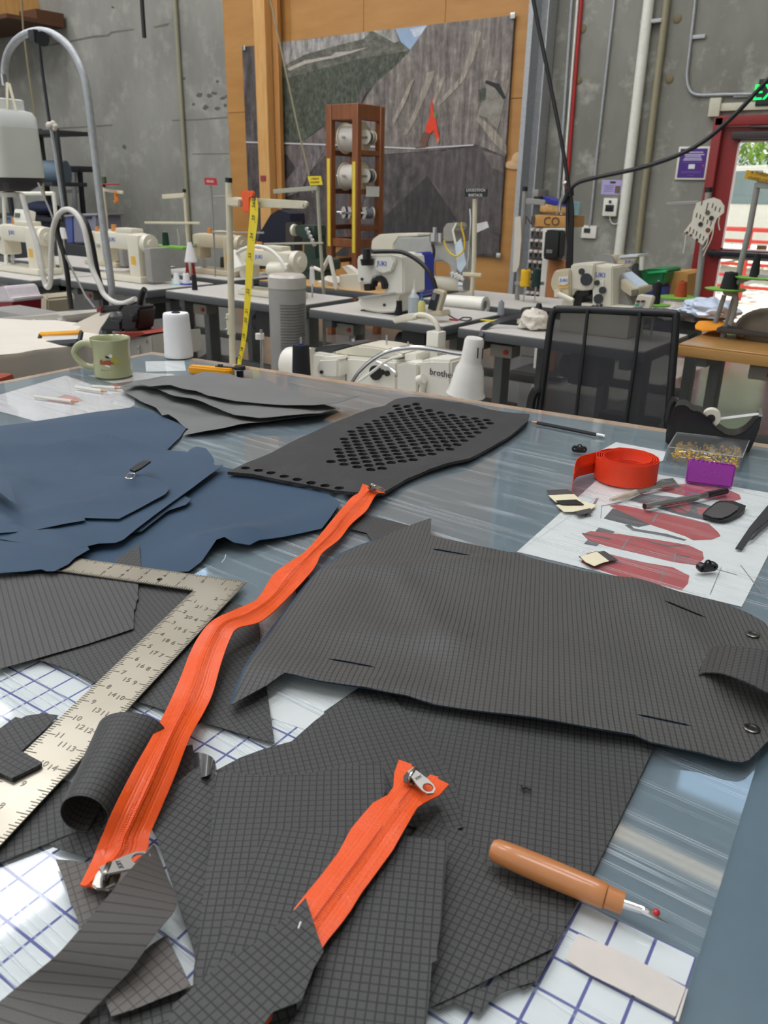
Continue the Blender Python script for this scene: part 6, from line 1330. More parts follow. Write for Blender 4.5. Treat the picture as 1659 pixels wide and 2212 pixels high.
def conepx(k, x, ybot, ytop, w0, w1, Y, m, label, group=None, pin=True, **kw):
    q, tp_ = VY(*C(k, [(x, ybot)])[0], Y), VY(*C(k, [(x, ytop)])[0], Y); s = CROP[k][2]; d = (q-CAM).dot(CF); zb = support(q.x, q.y); h = tp_.z-q.z
    if abs(q.z-zb) < .07: q.z = zb+.001
    t = cone(q, w0*s/FPX*d/2, w1*s/FPX*d/2, h, m, label=label, group=group, **kw)
    if q.z-zb > .07 and pin:
        b = B(); cyl(b, (q.x, q.y, zb), (q.x, q.y, q.z+h*1.1), .005, n=8); obj('spindle', b, M_steel, t)
    return t
conepx('K', 740, 1795, 1590, 200, 150, 3.98, M_thk, 'stubby black thread cone on the left green disc of the rack', pin=False); conepx('K', 1040, 1660, 1370, 115, 70, 3.98, M_thk, 'tall black thread cone on the right green disc of the rack', pin=False, core_m=mat('blue_core2', (70,110,170), .4))
b = B(); lathe(b, VY(*C('K', [(160,1905)])[0], 4.72), [(0,0),(.11,0),(.115,.008),(0,.01)], 24); obj('green_disc', b, M_green, None, 'green spool disc under the rust coloured cone', 'disc')
conepx('K', 162, 1902, 1700, 145, 105, 4.72, mat('rust_thread', (168,70,30), .8, 0, .08, 60, .3, 900), 'rust coloured thread cone on a green disc', pin=False)
b = B(); lathe(b, VY(*C('k', [(1640,830)])[0], 3.7), [(0,0),(.06,0),(.062,.006),(0,.008)], 20); obj('green_disc', b, M_green, None, 'small green spool disc right of the cream bartack', 'disc')
conepx('k', 1625, 828, 480, 130, 110, 3.7, M_thk, 'tall black thread cone right of the cream bartack')
conepx('X', 100, 1760, 1490, 155, 150, 4.5, mat('yellow_thread', (236,184,30), .75, 0, .05, 60, .3, 900), 'yellow thread cone on the stand by the drawer cabinet'); conepx('X', 275, 1760, 1485, 140, 135, 4.5, mat('dark_green_thread', (20,48,40), .8, 0, .08, 60, .3, 900), 'dark green thread cone on the stand by the drawer cabinet')
conepx('j', 960, 375, 155, 110, 85, 4.1, mat('bottle_green_thread', (18,56,42), .8, 0, .08, 60, .3, 900), 'bottle green thread cone above the beige machine')
b = B(); box(b, VY(*C('j', [(1060,372)])[0], 4.12), (.34,.10,.022), bev=.008); obj('green_tray', b, M_green, None, 'lime green cone tray above the beige machine', 'tray')
b = B(); cyl(b, *FY('j', [(1135,100),(1160,340)], 4.1), .008, n=10); obj('spool_spindle', b, M_chrome, None, 'chrome spool spindle on the lime green tray', 'spindle')
conepx('j', 1120, 930, 760, 120, 70, 3.62, M_thw, 'white thread cone with pale blue base on the second table', core_m=mat('aqua', (150,210,206), .4)); conepx('j', 1265, 925, 760, 115, 85, 3.66, M_thw, 'white thread cone with dark blue base on the second table', core_m=MATS['blue_core'])
b = B(); lathe(b, VY(*C('j', [(1120,935)])[0], 3.62), [(0,0),(.045,0),(.045,.008),(0,.009)], 20); obj('spool_disc', b, mat('aqua', (150,210,206), .4), None, 'pale blue disc under a white cone on the second table', 'disc'); b = B(); lathe(b, VY(*C('j', [(1265,930)])[0], 3.66), [(0,0),(.045,0),(.045,.008),(0,.009)], 20); obj('spool_disc', b, MATS['blue_core'], None, 'dark blue disc under a white cone on the second table', 'disc')
conepx('j', 1390, 1012, 790, 88, 65, 3.5, M_thk, 'slim black thread cone at the corner of the third table'); conepx('j', 1330, 600, 300, 190, 60, 4.0, M_thw, 'white netted thread cone hanging on the two-armed stand'); conepx('j', 1330, 800, 610, 150, 120, 4.1, mat('crimson_thread', (150,24,40), .8, 0, .08, 60, .3, 900), 'crimson thread cone behind the white cones')
conepx('j', 395, 420, 345, 95, 70, 3.55, mat('amber_thread', (206,126,60), .7), 'amber thread spool on the cream machine top')
conepx('E', 1080, 1260, 1090, 60, 40, 3.75, M_thw, 'slim white thread cone behind the fan'); conepx('E', 950, 1130, 980, 70, 40, 3.8, M_thw, 'white thread cone on the half hidden machine'); conepx('E', 390, 1060, 900, 90, 70, 4.4, mat('olive_thread', (64,62,44), .8), 'olive thread cone behind the thread pole'); conepx('E', 205, 1080, 930, 90, 70, 4.4, MATS['olive_thread'], 'olive thread cone left of the thread pole')
conepx('U', 490, 1670, 1545, 70, 45, 3.95, mat('bright_orange_thread', (226,110,30), .75), 'bright orange thread cone behind the left hose'); conepx('U', 690, 1590, 1470, 85, 60, 3.9, M_thw, 'white thread cone leaning by the black cord'); conepx('U', 130, 1640, 1460, 90, 70, 3.7, M_thw, 'white thread cone behind the left control panel')
conepx('F', 1597, 800, 700, 50, 40, 3.9, mat('grey_thread', (150,154,160), .75), 'grey thread cone by the long white tube')
# ================================================================== spool rack
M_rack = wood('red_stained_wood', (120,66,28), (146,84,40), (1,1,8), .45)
M_rackd = wood('dark_rack_wood', (84,40,18), (104,54,26), (1,1,8), .5)  # darker wood for the left side rails and rear cross rails
YR = 6.3
A_ = VY(*C('T', [(75,90)])[0], YR); Bq = VY(*C('T', [(455,70)])[0], YR); rb = ray(*C('T', [(780,140)])[0]); YB = Bq.x*rb.y/rb.x
x0, x1, zt_ = A_.x, Bq.x, (A_.z+Bq.z)/2; pw_ = VY(*C('T', [(160,300)])[0], YR).x-x0
t = thing('spool_rack', 'tall red-brown wooden rack holding cord and thread spools', 'rack', ((x0+x1)/2, (YR+YB)/2, 0))
for xx in (x0+pw_*.35, x1-pw_*.35):
    for yy in (YR+pw_*.35, YB-pw_*.35):
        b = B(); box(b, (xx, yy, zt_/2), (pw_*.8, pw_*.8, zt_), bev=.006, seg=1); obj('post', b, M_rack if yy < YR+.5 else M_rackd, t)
def zT(y): return VY(*C('T', [(400, y)])[0], YR).z
rails = [(70,265,1),(625,690,0),(1095,1160,0),(1540,1600,0),(1700,1800,1),(1960,2010,0)]
for (a, c_, front) in rails:
    zc_, hz = (zT(a)+zT(c_))/2, zT(a)-zT(c_)
    b = B(); box(b, (x1-pw_*.3, (YR+YB)/2, zc_), (pw_*.5, YB-YR-pw_, hz), bev=.004, seg=1); obj('side_rail', b, M_rack, t)
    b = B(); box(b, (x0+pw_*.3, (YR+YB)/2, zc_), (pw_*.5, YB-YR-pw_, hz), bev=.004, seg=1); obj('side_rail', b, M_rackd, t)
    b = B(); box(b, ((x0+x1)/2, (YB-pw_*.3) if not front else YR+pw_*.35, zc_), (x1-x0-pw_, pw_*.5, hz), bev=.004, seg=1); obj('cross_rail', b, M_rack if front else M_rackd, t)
for (xx, ya, yb_) in ((x0+pw_*.4, 730, 1800), (x1-pw_*.4, 770, 1860)):
    b = B(); box(b, (xx, YR-.006, (zT(ya)+zT(yb_))/2), (.035, .004, zT(ya)-zT(yb_))); obj('measure_strip', b, mat('yellow_measure_strip', (226,200,60), .5), t)
b = B(); q = VY(*C('T', [(600,1130)])[0], YR+.5); box(b, (x1+.012, (YR+YB)/2+.02, zT(1125)), (.004, .2, .09)); obj('rack_label', b, M_white, t)
M_cord = mat('white_cord', (206,200,188), .7, 0, .08, 200, .5, 260)
def spool(label, c, axis, r, L, m, fl=None, hub=.35):
    t = thing('cord_spool', label, 'spool', c, None); ax = Vector(axis).normalized(); c = Vector(c)
    b = B(); lathe(b, c-ax*L/2, [(r*hub,0),(r*.86,0),(r*.88,L*.2),(r*.85,L*.5),(r*.88,L*.8),(r*.86,L),(r*hub,L)], 26, axis=ax); obj('wound_cord', b, m, t)
    for s in (-1, 1):
        b = B(); lathe(b, c+ax*(s*L/2)-ax*.004, [(r*.16,0),(r,0),(r,.008),(r*.16,.008),(r*.16,0)], 28, axis=ax, close=False); obj('flange', b, fl or M_off, t)
    return t
ym = (YR+YB)/2
for i, (y_, r, L) in enumerate(((475,.135,.20),(945,.125,.20))):
    c_ = ((x0+x1)/2+.02, YR+.16, zT(y_)); spool(('large white cord spool on the top rod of the rack', 'large white cord spool on the second rod of the rack')[i], c_, (1,.0,0), r, L, M_cord, mat('ivory_flange', (220,208,176), .4))
k_ = 0
for y_, xs_, cols in ((465,(.55,.8),((200,190,160),(20,20,22))), (935,(.5,.78),((120,118,114),(20,20,22))), (1390,(.12,.32,.62,.85),((60,30,110),(200,60,30),(28,28,30),(110,112,116)))):
    for xx, cm in zip(xs_, cols):
        spool('small %s spool on the %s rod of the rack' % (('ivory','black','grey','black and white','violet','orange red','charcoal','pale grey')[k_], ('top','top','second','second','third','third','third','third')[k_]), (x1-.03 if y_ < 1300 else x0+.06+(x1-x0)*xx*.9, YR+.2+(YB-YR-.4)*xx, zT(y_)), (0,1,0) if y_ < 1300 else (.5,.9,0), .062 if y_ < 1300 else .055, .09, mat('spool_thread_%d' % k_, cm, .7)); k_ += 1
for y_ in (470, 940, 1390):
    b = B(); cyl(b, ((x0+x1)/2, YR-.01, zT(y_)), ((x0+x1)/2, YB, zT(y_)), .012, n=10); obj('rod', b, M_steel, t)
    b = B(); cyl(b, (x0, YR+.16, zT(y_)), (x1, YR+.16, zT(y_)), .012, n=10); obj('rod', b, M_steel, t)
# ================================================================== mesh chair
t = thing('office_chair', 'black office chair with see-through mesh back', 'chair', (-.9, 2.5, 0)); YC = 2.56
def CH(pts, dy=0): return [VY(x, y, YC+dy+(y-70)*-.00012) for x, y in C('J', pts)]
fr = [(575,66),(760,70),(980,80),(1165,88),(1188,110),(1183,200),(1165,420),(1145,660),(1120,760),(470,680),(488,570),(520,330),(550,110)]
pf = CH(fr); b = B(); tube(b, smooth(pf+[pf[0]], 4), .012, 10, cap=False); obj('back_frame', b, M_black, t)
def meshback():
    m = NT('chair_mesh'); tr = m.n('BsdfTransparent'); df = m.n('BsdfDiffuse'); df.inputs[0].default_value = (*lin((70,70,72)), 1); mx = m.n('MixShader')
    w_ = m.n('TexChecker'); w_.inputs['Scale'].default_value = 900; m.l(m.co(), w_.inputs['Vector'])
    m.l(m.math('ADD', m.math('MULTIPLY', w_.outputs[1], .16), .52), mx.inputs[0]); m.l(tr.outputs[0], mx.inputs[1]); m.l(df.outputs[0], mx.inputs[2]); m.l(mx.outputs[0], m.out.inputs[0]); return m.m
b = B(); prism(b, CH([(565,75),(1180,95),(1160,420),(1130,740),(480,660),(500,560)]), (0,.0015,0)); obj('mesh_back', b, meshback(), t, smooth=0)
for a in ([(735,72),(715,260),(675,600),(662,700)], [(1003,82),(985,260),(935,620),(915,730)]):
    b = B(); tube(b, CH(a, -.012), .006, 8); obj('back_bar', b, M_black, t)
for a in ([(470,480),(450,520),(440,580)], [(1185,530),(1165,560),(1150,640)]):
    b = B(); tube(b, smooth(CH(a, -.03), 3), .016, 8); obj('armrest', b, M_black, t)
cx = (pf[0].x+pf[3].x)/2
b = B(); box(b, (cx, YC+.28, .47), (.48, .46, .07), bev=.03); obj('seat', b, mat('seat_fabric', (40,40,42), .8), t)
b = B(); box(b, (cx, YC+.06, .55), (.1, .05, .3), bev=.015); obj('spine', b, M_black, t)
b = B(); cyl(b, (cx, YC+.26, .1), (cx, YC+.26, .44), .028, n=14); obj('gas_column', b, M_dark, t)
for k_ in range(5):
    a = k_*2*pi/5+.3; b = B(); tube(b, [(cx+cos(a)*.03, YC+.26+sin(a)*.03, .11), (cx+cos(a)*.3, YC+.26+sin(a)*.3, .075)], [.024,.016], 8); lg = obj('leg', b, M_black, t)
    b = B(); cyl(b, (cx+cos(a)*.3-sin(a)*.018, YC+.26+sin(a)*.3+cos(a)*.018, .03), (cx+cos(a)*.3+sin(a)*.018, YC+.26+sin(a)*.3-cos(a)*.018, .03), .03, n=14); obj('caster', b, M_black, lg)
# ================================================================== tower fan
t = thing('tower_fan', 'grey tower fan with ribbed grille behind the thread pole', 'fan', (-2.5, 2.95, 0)); YT = 2.9
M_fan = mat('silver_fan_plastic', (166,162,156), .4)
f0, f1 = VY(*C('E', [(700,1250)])[0], YT), VY(*C('E', [(960,1180)])[0], YT); fw = (f1.x-f0.x); fcx = (f0.x+f1.x)/2; ftop = f1.z-.03
b = B(); lathe(b, (fcx, YT, .06), [(fw*.52,0),(fw*.52,ftop-.09)], 28); obj('body', b, M_fan, t)
b = B(); lathe(b, (fcx, YT, ftop-.03), [(fw*.53,0),(fw*.53,.05),(fw*.46,.062),(0,.066)], 28); obj('top_cap', b, mat('pearl_fan_top', (200,194,184), .3), t)
b = B(); lathe(b, (fcx, YT, 0), [(0,0),(fw*.8,0),(fw*.8,.02),(fw*.55,.06),(0,.06)], 28); obj('fan_base', b, M_dark, t)
b = B()
for i in range(46):
    z_ = ftop-.10-i*.0135
    pts_ = [(fcx+cos(a)*fw*.535, YT+sin(a)*fw*.535, z_) for a in [radians(-70+8*k) for k in range(12)]]
    tube(b, pts_, .0022, 4)
o = obj('grille', b, mat('fan_slat', (92,92,90), .4), t); o['kind'] = 'stuff'
# ================================================================== ironing corner at the left
M_linen = mat('white_table_cloth', (212,204,190), .75, 0, .03, 12, .2, 120)
ZI = .86
t = thing('ironing_table', 'ironing table under a loose white cloth at the left', 'table', (-2.9, 1.5, 0))
top_ = [V(*c, ZI) for c in ((-160,792),(0,768),(110,752),(205,742),(216,726),(196,702),(120,694),(0,690),(-160,690))]
b = B(); prism(b, [p-Vector((0,0,.03)) for p in top_], (0,0,.024)); obj('table_top', b, M_mgrey, t, smooth=0)
c0 = sum(top_, Vector())/len(top_)
for dx, dy in ((-.45,-.2),(.18,-.12),(.1,.25),(-.45,.25)):
    b = B(); cyl(b, (c0.x+dx, c0.y+dy, 0), (c0.x+dx, c0.y+dy, ZI-.03), .02, n=10); obj('leg', b, M_tleg, t)
bm = sheet_mesh([(p.x, p.y) for p in top_], ZI-.004, .003, 0, (.008,.12,4), .05); obj('cloth_top', bm, M_linen, t, smooth=60)
ft = smooth([top_[k] for k in (0,1,2,3,4)], 6); fb = []
for i, p in enumerate(ft): fb.append(Vector((p.x+.05+.02*sin(i*.9), p.y-.06+.015*sin(i*1.7), .45)))
b = B(); rows = []
for i, (p, q) in enumerate(zip(ft, fb)): rows.append([p.lerp(q, s)+Vector((0,-.012*sin(i*1.3)*s,0))+Vector((.01,0,-.0)) for s in (0,.08,.25,.5,1)])
vv = [[b.verts.new(p) for p in r] for r in rows]
for r0, r1 in zip(vv, vv[1:]):
    for k_ in range(4): b.faces.new((r0[k_], r0[k_+1], r1[k_+1], r1[k_]))
bmesh.ops.solidify(b, geom=b.faces[:], thickness=.002); bmesh.ops.recalc_face_normals(b, faces=b.faces[:]); obj('cloth_drape', b, M_linen, t, smooth=70)
q = V(0, 810, .80); b = B(); box(b, (q.x-.02, q.y-.14, .70), (.35,.12,.25), .5, bev=.02); obj('rust_cushion', b, mat('rust_fabric', (150,62,38), .8), None, 'rust coloured cushion under the white cloth edge', 'cushion')
def upright(name, k, pts, Y, th, m, label, cat, lean=.0):
    b = B(); P = FY(k, pts, Y); zb = min(p.z for p in P); P = [p+Vector((0, (p.z-zb)*lean, 0)) for p in P]; prism(b, P, (0, th, 0)); return obj(name, b, m, None, label, cat, smooth=0)
upright('paper_flap', 'i', [(575,735),(640,690),(760,620),(925,535),(935,585),(880,690),(860,800),(760,805),(690,740)], 1.86, .004, M_linen, 'stiff white cloth wedge standing on the ironing table, rear one', 'cloth', .25)
upright('paper_flap', 'i', [(690,745),(790,660),(900,590),(1030,540),(1000,620),(965,690),(950,770),(930,800),(800,815)], 1.80, .004, M_linen, 'stiff white cloth wedge standing on the ironing table, front one', 'cloth', .25)
t = thing('picture_holder', 'small slanted holder with yellow top edge on the white cloth', 'holder', V(120, 740, ZI)); YH = 1.62
P = FY('i', [(362,752),(757,735),(790,826),(380,852)], YH); P = [p+Vector((0, .02*(1 if i < 2 else 0), 0)) for i, p in enumerate(P)]
for a, c_, m in ((0,1,M_yel),(1,2,M_dark),(2,3,M_dark),(3,0,M_dark)):
    b = B(); tube(b, [P[a], P[c_]], .009 if a != 2 else .014, 6); obj('holder_bar', b, m, t)
b = B(); prism(b, [P[0].lerp(P[2], .04), P[1].lerp(P[3], .04), P[2].lerp(P[0], .04), P[3].lerp(P[1], .04)], (0,.003,0)); obj('card', b, M_paper, t, smooth=0)
# iron on its heating box
YI = 2.05
t = thing('iron_box', 'light grey metal box carrying the iron', 'box', VY(300, 760, YI)); solid('case', 'i', [(1235,800),(1510,762),(1530,1000),(1260,1050)], YI-.05, .25, mat('grey_steel_box', (176,172,160), .4), t, .004)
for c in ((1385,865),(1388,920),(1460,815)):
    q = VY(*C('i', [c])[0], YI-.052); b = B(); cyl(b, q, q+Vector((0,-.004,0)), .006, n=8); obj('rivet', b, M_steel, t)
b = B(); box(b, (VY(300,800,YI).x, YI+.07, .365), (.26,.2,.73), bev=.01); obj('stand', b, M_mgrey, t)
t = thing('iron', 'black steam iron with red handle tip beside the mug', 'iron', VY(270, 720, YI)); M_ir = mat('black_iron_plastic', (34,33,33), .45)
solid('handle', 'i', [(950,490),(985,470),(1190,460),(1200,520),(1110,525),(1000,535),(960,530)], YI, .05, M_ir, t, .008); solid('handle_tip', 'i', [(946,490),(1010,468),(1018,535),(965,545)], YI-.003, .056, mat('dark_red_tip', (130,26,30), .4), t, .006)
solid('body', 'i', [(1185,470),(1340,455),(1385,490),(1360,715),(1205,720),(1200,540)], YI-.02, .09, M_ir, t, .01); solid('soleplate', 'i', [(965,690),(1010,600),(1080,580),(1200,600),(1205,722),(990,718)], YI-.02, .09, M_dark, t, .01)
q = VY(*C('i', [(1318,585)])[0], YI-.03); b = B(); cyl(b, q+Vector((0,-.012,0)), q+Vector((0,.02,0)), .016, n=16); obj('dial', b, M_black, t)
b = B(); tube(b, smooth(FY('i', [(1345,690),(1380,520),(1400,400),(1420,330),(1440,300)], YI+.02), 4), .012, 10); obj('cord_sleeve', b, M_black, t)
solid('pad', 'i', [(1020,770),(1130,735),(1420,725),(1450,745),(1300,785),(1060,800)], YI-.06, .16, mat('red_rubber_pad', (150,56,40), .6), t)
t = thing('padded_board', 'pale grey padded board behind the white cloth', 'board', VY(100, 700, 2.3)); solid('cushion', 'i', [(-60,590),(300,570),(560,548),(612,585),(620,640),(570,690),(300,715),(-60,720)], 2.25, .35, mat('grey_pad_cloth', (186,180,168), .7), t, .02); b = B(); box(b, (VY(60,720,2.4).x, 2.42, .38), (.5,.2,.72), bev=.01); obj('support', b, M_mgrey, t)
t = thing('sharps_bin', 'red plastic bin with pale lid at the left edge', 'bin', VY(10, 690, 2.55)); solid('bin_body', 'i', [(-80,420),(128,415),(130,575),(-80,590)], 2.5, .18, mat('red_bin_plastic', (150,22,34), .4), t, .006); solid('lid', 'i', [(-80,290),(40,265),(60,280),(100,375),(132,390),(130,425),(-80,430)], 2.49, .19, mat('pale_lid_plastic', (214,204,206), .4), t, .006)
b = B(); box(b, (VY(0,700,2.6).x, 2.6, VY(0,690,2.6).z/2), (.4,.2,VY(0,688,2.5).z-.01), bev=.01); obj('bin_stand', b, M_mgrey, t)
t = thing('machine_motor', 'beige motor housing with yellow label under the left table', 'motor', VY(80, 660, 2.95)); b = B(); q_ = VY(80, 680, 3.0); box(b, (q_.x, 3.0, q_.z/2), (.1, .1, q_.z), bev=.006); obj('stand', b, M_tleg, t)
solid('housing', 'i', [(265,400),(290,360),(440,345),(470,400),(470,560),(300,570)], 2.9, .2, M_beige, t, .01); solid('label_plate', 'i', [(308,470),(375,465),(378,520),(312,525)], 2.897, .003, MATS['yellow_caution_label'], t)
# hook pole, water bottle, hoses
YK = 2.45
t = thing('hook_pole', 'tall bent steel pole hooking over at the top left', 'pole', (VY(243,660,YK).x, YK, 0))
hk = [VY(x, y, YK) for x, y in ((246,680),(240,610),(222,480),(203,320),(190,210),(176,150),(148,100),(110,72),(75,68),(42,82),(18,112),(10,150),(12,178))]; hk = [Vector((hk[0].x+.02, YK, 0))]+hk
b = B(); tube(b, smooth(hk, 6), .0175, 14); obj('pipe', b, M_galv, t)
b = B(); box(b, VY(80,80,YK-.01), (.05,.06,.055), bev=.006); cyl(b, VY(92,84,YK-.05), VY(92,84,YK+.05), .03, n=16); obj('clamp', b, M_black, t)
b = B(); box(b, VY(8,172,YK-.015), (.02,.02,.05), bev=.003); obj('strap_bracket', b, M_steel, t)
t = thing('water_bottle', 'translucent white water bottle hanging upside down at the left', 'bottle', VY(20, 400, YK)); d_ = (VY(20,320,YK)-CAM).dot(CF); px = lambda n: n/FPX*d_
c_ = VY(18, 390, YK); M_bot = mat('milky_plastic', (216,218,206), .3, 0, .03, 6); M_bot2 = mat('milky_plastic_empty', (230,232,226), .3, 0, .02, 6)
def rrect(w, d, r, n=5): 
    out = []
    for sx, sy, a0 in ((1,1,0),(-1,1,90),(-1,-1,180),(1,-1,270)):
        for k in range(n): a = radians(a0+90*k/(n-1)); out.append(((w/2-r)*sx+r*cos(a), (d/2-r)*sy+r*sin(a)))
    return out
def loft(b, c, secs):
    rings = [[b.verts.new((c.x+x*s, c.y+y*s, c.z+z)) for x, y in rrect(w, w*.8, w*.16)] for w, s, z in secs]
    for a, e in zip(rings, rings[1:]):
        for k in range(len(a)): j = (k+1) % len(a); b.faces.new((a[k], a[j], e[j], e[k]))
    b.faces.new(rings[0][::-1]); b.faces.new(rings[-1]); return b
W_ = px(140)
b = B(); loft(b, c_, [(W_,.99,px(6)),(W_,1,px(10)),(W_,.98,px(105))]); obj('bottle_body', b, M_bot, t)
b = B(); loft(b, c_, [(W_,.98,px(105)),(W_,.97,px(126)),(W_,.88,px(136)),(W_,.70,px(139)),(W_,.70,px(158)),(W_,.66,px(160))]); obj('bottle_top', b, M_bot2, t)
b = B(); loft(b, c_, [(W_,.55,px(-22)),(W_,.95,px(-4)),(W_,1.0,px(6))]); obj('bottle_cap', b, mat('charcoal_cap', (60,58,58), .5), t)
b = B(); lathe(b, c_+Vector((0,0,px(-34))), [(0,0),(px(22),0),(px(26),px(10)),(0,px(12))], 18); obj('spout', b, M_off, t)
for a in (((12,178),(13,236)), ((16,180),(32,240))):
    p0, p1 = VY(*a[0], YK-.02), VY(*a[1], YK-.03); b = B(); strip(b, [p0, p1], [p0+Vector((.022,0,0)), p1+Vector((.022,0,0))], .003); obj('hanging_strap', b, M_pole, t)
M_hose = mat('milky_hose', (218,214,204), .35)
def hose(label, k, pts, Y, r, m, Ys=None):
    P = [VY(*c, (Ys[i] if Ys else Y)) for i, c in enumerate(C(k, pts))]; b = B(); tube(b, smooth(P, 7), r, 10); return obj('hose' if 'hose' in label else 'cord', b, m, None, label, 'hose' if 'hose' in label else 'cord')
hose('milky water hose looping from the bottle down to the iron', 'U', [(235,1100),(260,1190),(320,1400),(400,1640),(450,1850),(485,2060),(520,2115),(548,2040),(555,1750),(575,1480),(640,1320),(730,1268),(820,1310),(900,1440),(950,1640),(1000,1900),(1080,2080),(1130,2190),(1230,2270),(1340,2290),(1470,2240)], YK-.05, .013, M_hose)
hose('thick black cord running beside the milky loop', 'U', [(640,1360),(620,1480),(650,1620),(700,1780),(735,2000),(755,2200),(775,2350)], YK+.05, .013, M_black)
hose('black cord following the right side of the milky loop', 'U', [(780,1275),(880,1340),(950,1450),(1010,1680),(1050,1900),(1100,2100),(1180,2230),(1300,2300),(1430,2280),(1520,2240)], YK, .012, M_black)
hose('short milky hose arching behind the orange cone', 'U', [(360,1650),(400,1570),(470,1510),(560,1490),(640,1510)], 3.6, .011, M_hose)
for lab, a, Y, r, m in (('thin beige cable hanging down at the far left', ((45,-30),(50,60),(62,160),(75,240),(97,430)), 3.2, .006, mat('beige_cable', (142,130,98), .6)), ('dark rod hanging from the hook pole clamp', ((84,90),(92,160),(107,265)), 2.5, .008, M_dark), ('thin steel rod below the white rag knot', ((110,275),(120,340),(136,450)), 2.5, .008, M_galv), ('thin cord slanting down towards the iron', ((82,395),(110,460),(140,550),(185,640),(205,665)), 2.5, .005, M_mgrey), ('pale rope slanting from the roof across the timber post', ((575,-40),(610,120),(640,260),(668,380)), 4.6, .006, mat('pale_rope', (150,140,112), .7))):
    b = B(); tube(b, [VY(x, y, Y) for x, y in a], r, 8); obj('cable', b, m, None, lab, 'cable')
q = VY(112, 271, 2.48); b = B()
for dx, dz, r in ((-.02,0,.018),(.012,.006,.016),(.03,-.004,.012),(.022,-.016,.01)): bmesh.ops.create_icosphere(b, subdivisions=2, radius=r, matrix=Matrix.Translation(q+Vector((dx,0,dz))))
obj('rag_knot', b, M_linen, None, 'white rag knot tied on the hanging rod', 'rag')
# plastic frame and dark shelving at the far left
t = thing('pipe_frame', 'white plastic pipe frame behind the hanging bottle', 'frame', VY(20, 600, 3.6))
for a in (((8,408),(10,480),(14,590)), ((0,418),(60,418),(116,418)), ((116,416),(122,480),(136,600))):
    b = B(); tube(b, [VY(x, y, 3.55) for x, y in a], .014, 10); obj('pipe', b, M_pvc, t)
sign('tiny yellow hexagon sign at the far left', 3.5, [(-4,398),(10,396),(11,406),(-3,408)], M_ysign, ['A'], .012, MATS['sign_ink_brown'])
t = thing('steel_shelf', 'dark steel shelving in the far left corner', 'shelf', VY(90, 500, 7.6)); YS = 7.6
for x_ in (0, 85, 120):
    p = VY(x_, 278, YS+(.5 if x_ == 85 else 0)); b = B(); box(b, (p.x, p.y, p.z/2), (.09,.05,p.z), bev=.004); obj('upright', b, M_dark, t)
for y_ in (285, 398, 475, 560):
    p0, p1 = VY(-40, y_, YS), VY(120, y_, YS); b = B(); box(b, ((p0.x+p1.x)/2, YS+.25, p1.z), (p1.x-p0.x, .6, .06), bev=.004); obj('shelf_board', b, M_dark, t)
for lab, c, s, m in (('blue rolled sheet on the dark shelving', (100,372), (.5,.4,.3), mat('dusty_blue', (96,116,130), .6)), ('dark blue cloth heap on the dark shelving', (92,450), (.7,.4,.18), mat('dark_navy_cloth', (26,34,58), .8)), ('clear blue storage bin on the dark shelving', (62,492), (.7,.4,.32), mat('clear_blue_bin', (110,126,150), .3))):
    p = VY(*c, YS+.1); b = B()
    if 'rolled' in lab: cyl(b, p+Vector((-.2,-.1,0)), p+Vector((.25,.2,0)), .17, n=20)
    elif 'heap' in lab: bmesh.ops.create_icosphere(b, subdivisions=3, radius=1, matrix=Matrix.Translation(p) @ Matrix.Diagonal((.36,.22,.11,1)))
    else: box(b, p, s, bev=.03); box(b, p+Vector((0,0,s[2]/2)), (s[0]+.04, s[1]+.04, .03), bev=.008)
    obj('storage_item' if 'bin' not in lab else 'storage_bin', b, m, None, lab, 'storage')
t = thing('storage_bin', 'grey lidded storage bin beside the ladder', 'bin', VY(185, 540, 7.0)); solid('tub', 'U', [(790,1330),(1050,1320),(1060,1630),(800,1640)], 7.0, .4, mat('grey_clear_tub', (132,132,146), .35), t, .02); solid('lid', 'U', [(780,1318),(1062,1308),(1062,1335),(785,1345)], 6.98, .44, mat('grey_tub_lid', (160,160,166), .35), t, .008); solid('grip', 'U', [(905,1352),(990,1345),(985,1368),(912,1372)], 6.985, .02, mat('navy_grip', (30,36,60), .4), t)
t = thing('storage_bin', 'blue-sided storage bin left of the grey one', 'bin', VY(140, 540, 7.1)); solid('tub', 'U', [(700,1340),(790,1335),(800,1640),(720,1650)], 7.1, .4, mat('blue_clear_tub', (84,98,150), .35), t, .02); solid('lid', 'U', [(690,1330),(795,1322),(795,1345),(695,1352)], 7.08, .44, MATS['grey_tub_lid'], t, .008)
b = B(); box(b, (VY(180,560,7.2).x, 7.3, VY(180,528,7.0).z/2), (2.6,.8,VY(180,528,7.0).z-.01), bev=.01); obj('storage_bench', b, M_dark, None, 'dark low bench under the storage bins', 'bench')
t = thing('step_ladder', 'grey aluminium step ladder leaning by the left wall', 'ladder', VY(150, 560, 8.5)); YL = 8.5
pA = VY(135, 365, YL); pB = VY(175, 365, YL)
for (a, c_) in (((134,372),(131,640)), ((160,372),(168,640)), ((172,370),(196,640))):
    p0, p1 = VY(*a, YL+(.2 if a[0] == 172 else 0)), VY(*c_, YL+(.5 if a[0] == 172 else -.1)); p1 = p0+(p1-p0)*(p0.z/(p0.z-p1.z)); b = B(); tube(b, [p0, p1], .05, 6); obj('rail', b, M_galv if a[0] != 172 else M_dark, t)
b = B(); box(b, (pA+pB)/2+Vector((0,.1,0)), ((pB-pA).length, .35, .09), bev=.02); obj('top_cap', b, M_dark, t)
for y_ in (413, 462, 515, 570):
    p0, p1 = VY(134, y_, YL), VY(164, y_, YL); b = B(); box(b, (p0+p1)/2, ((p1-p0).length, .12, .05), bev=.005); obj('step', b, M_galv, t)
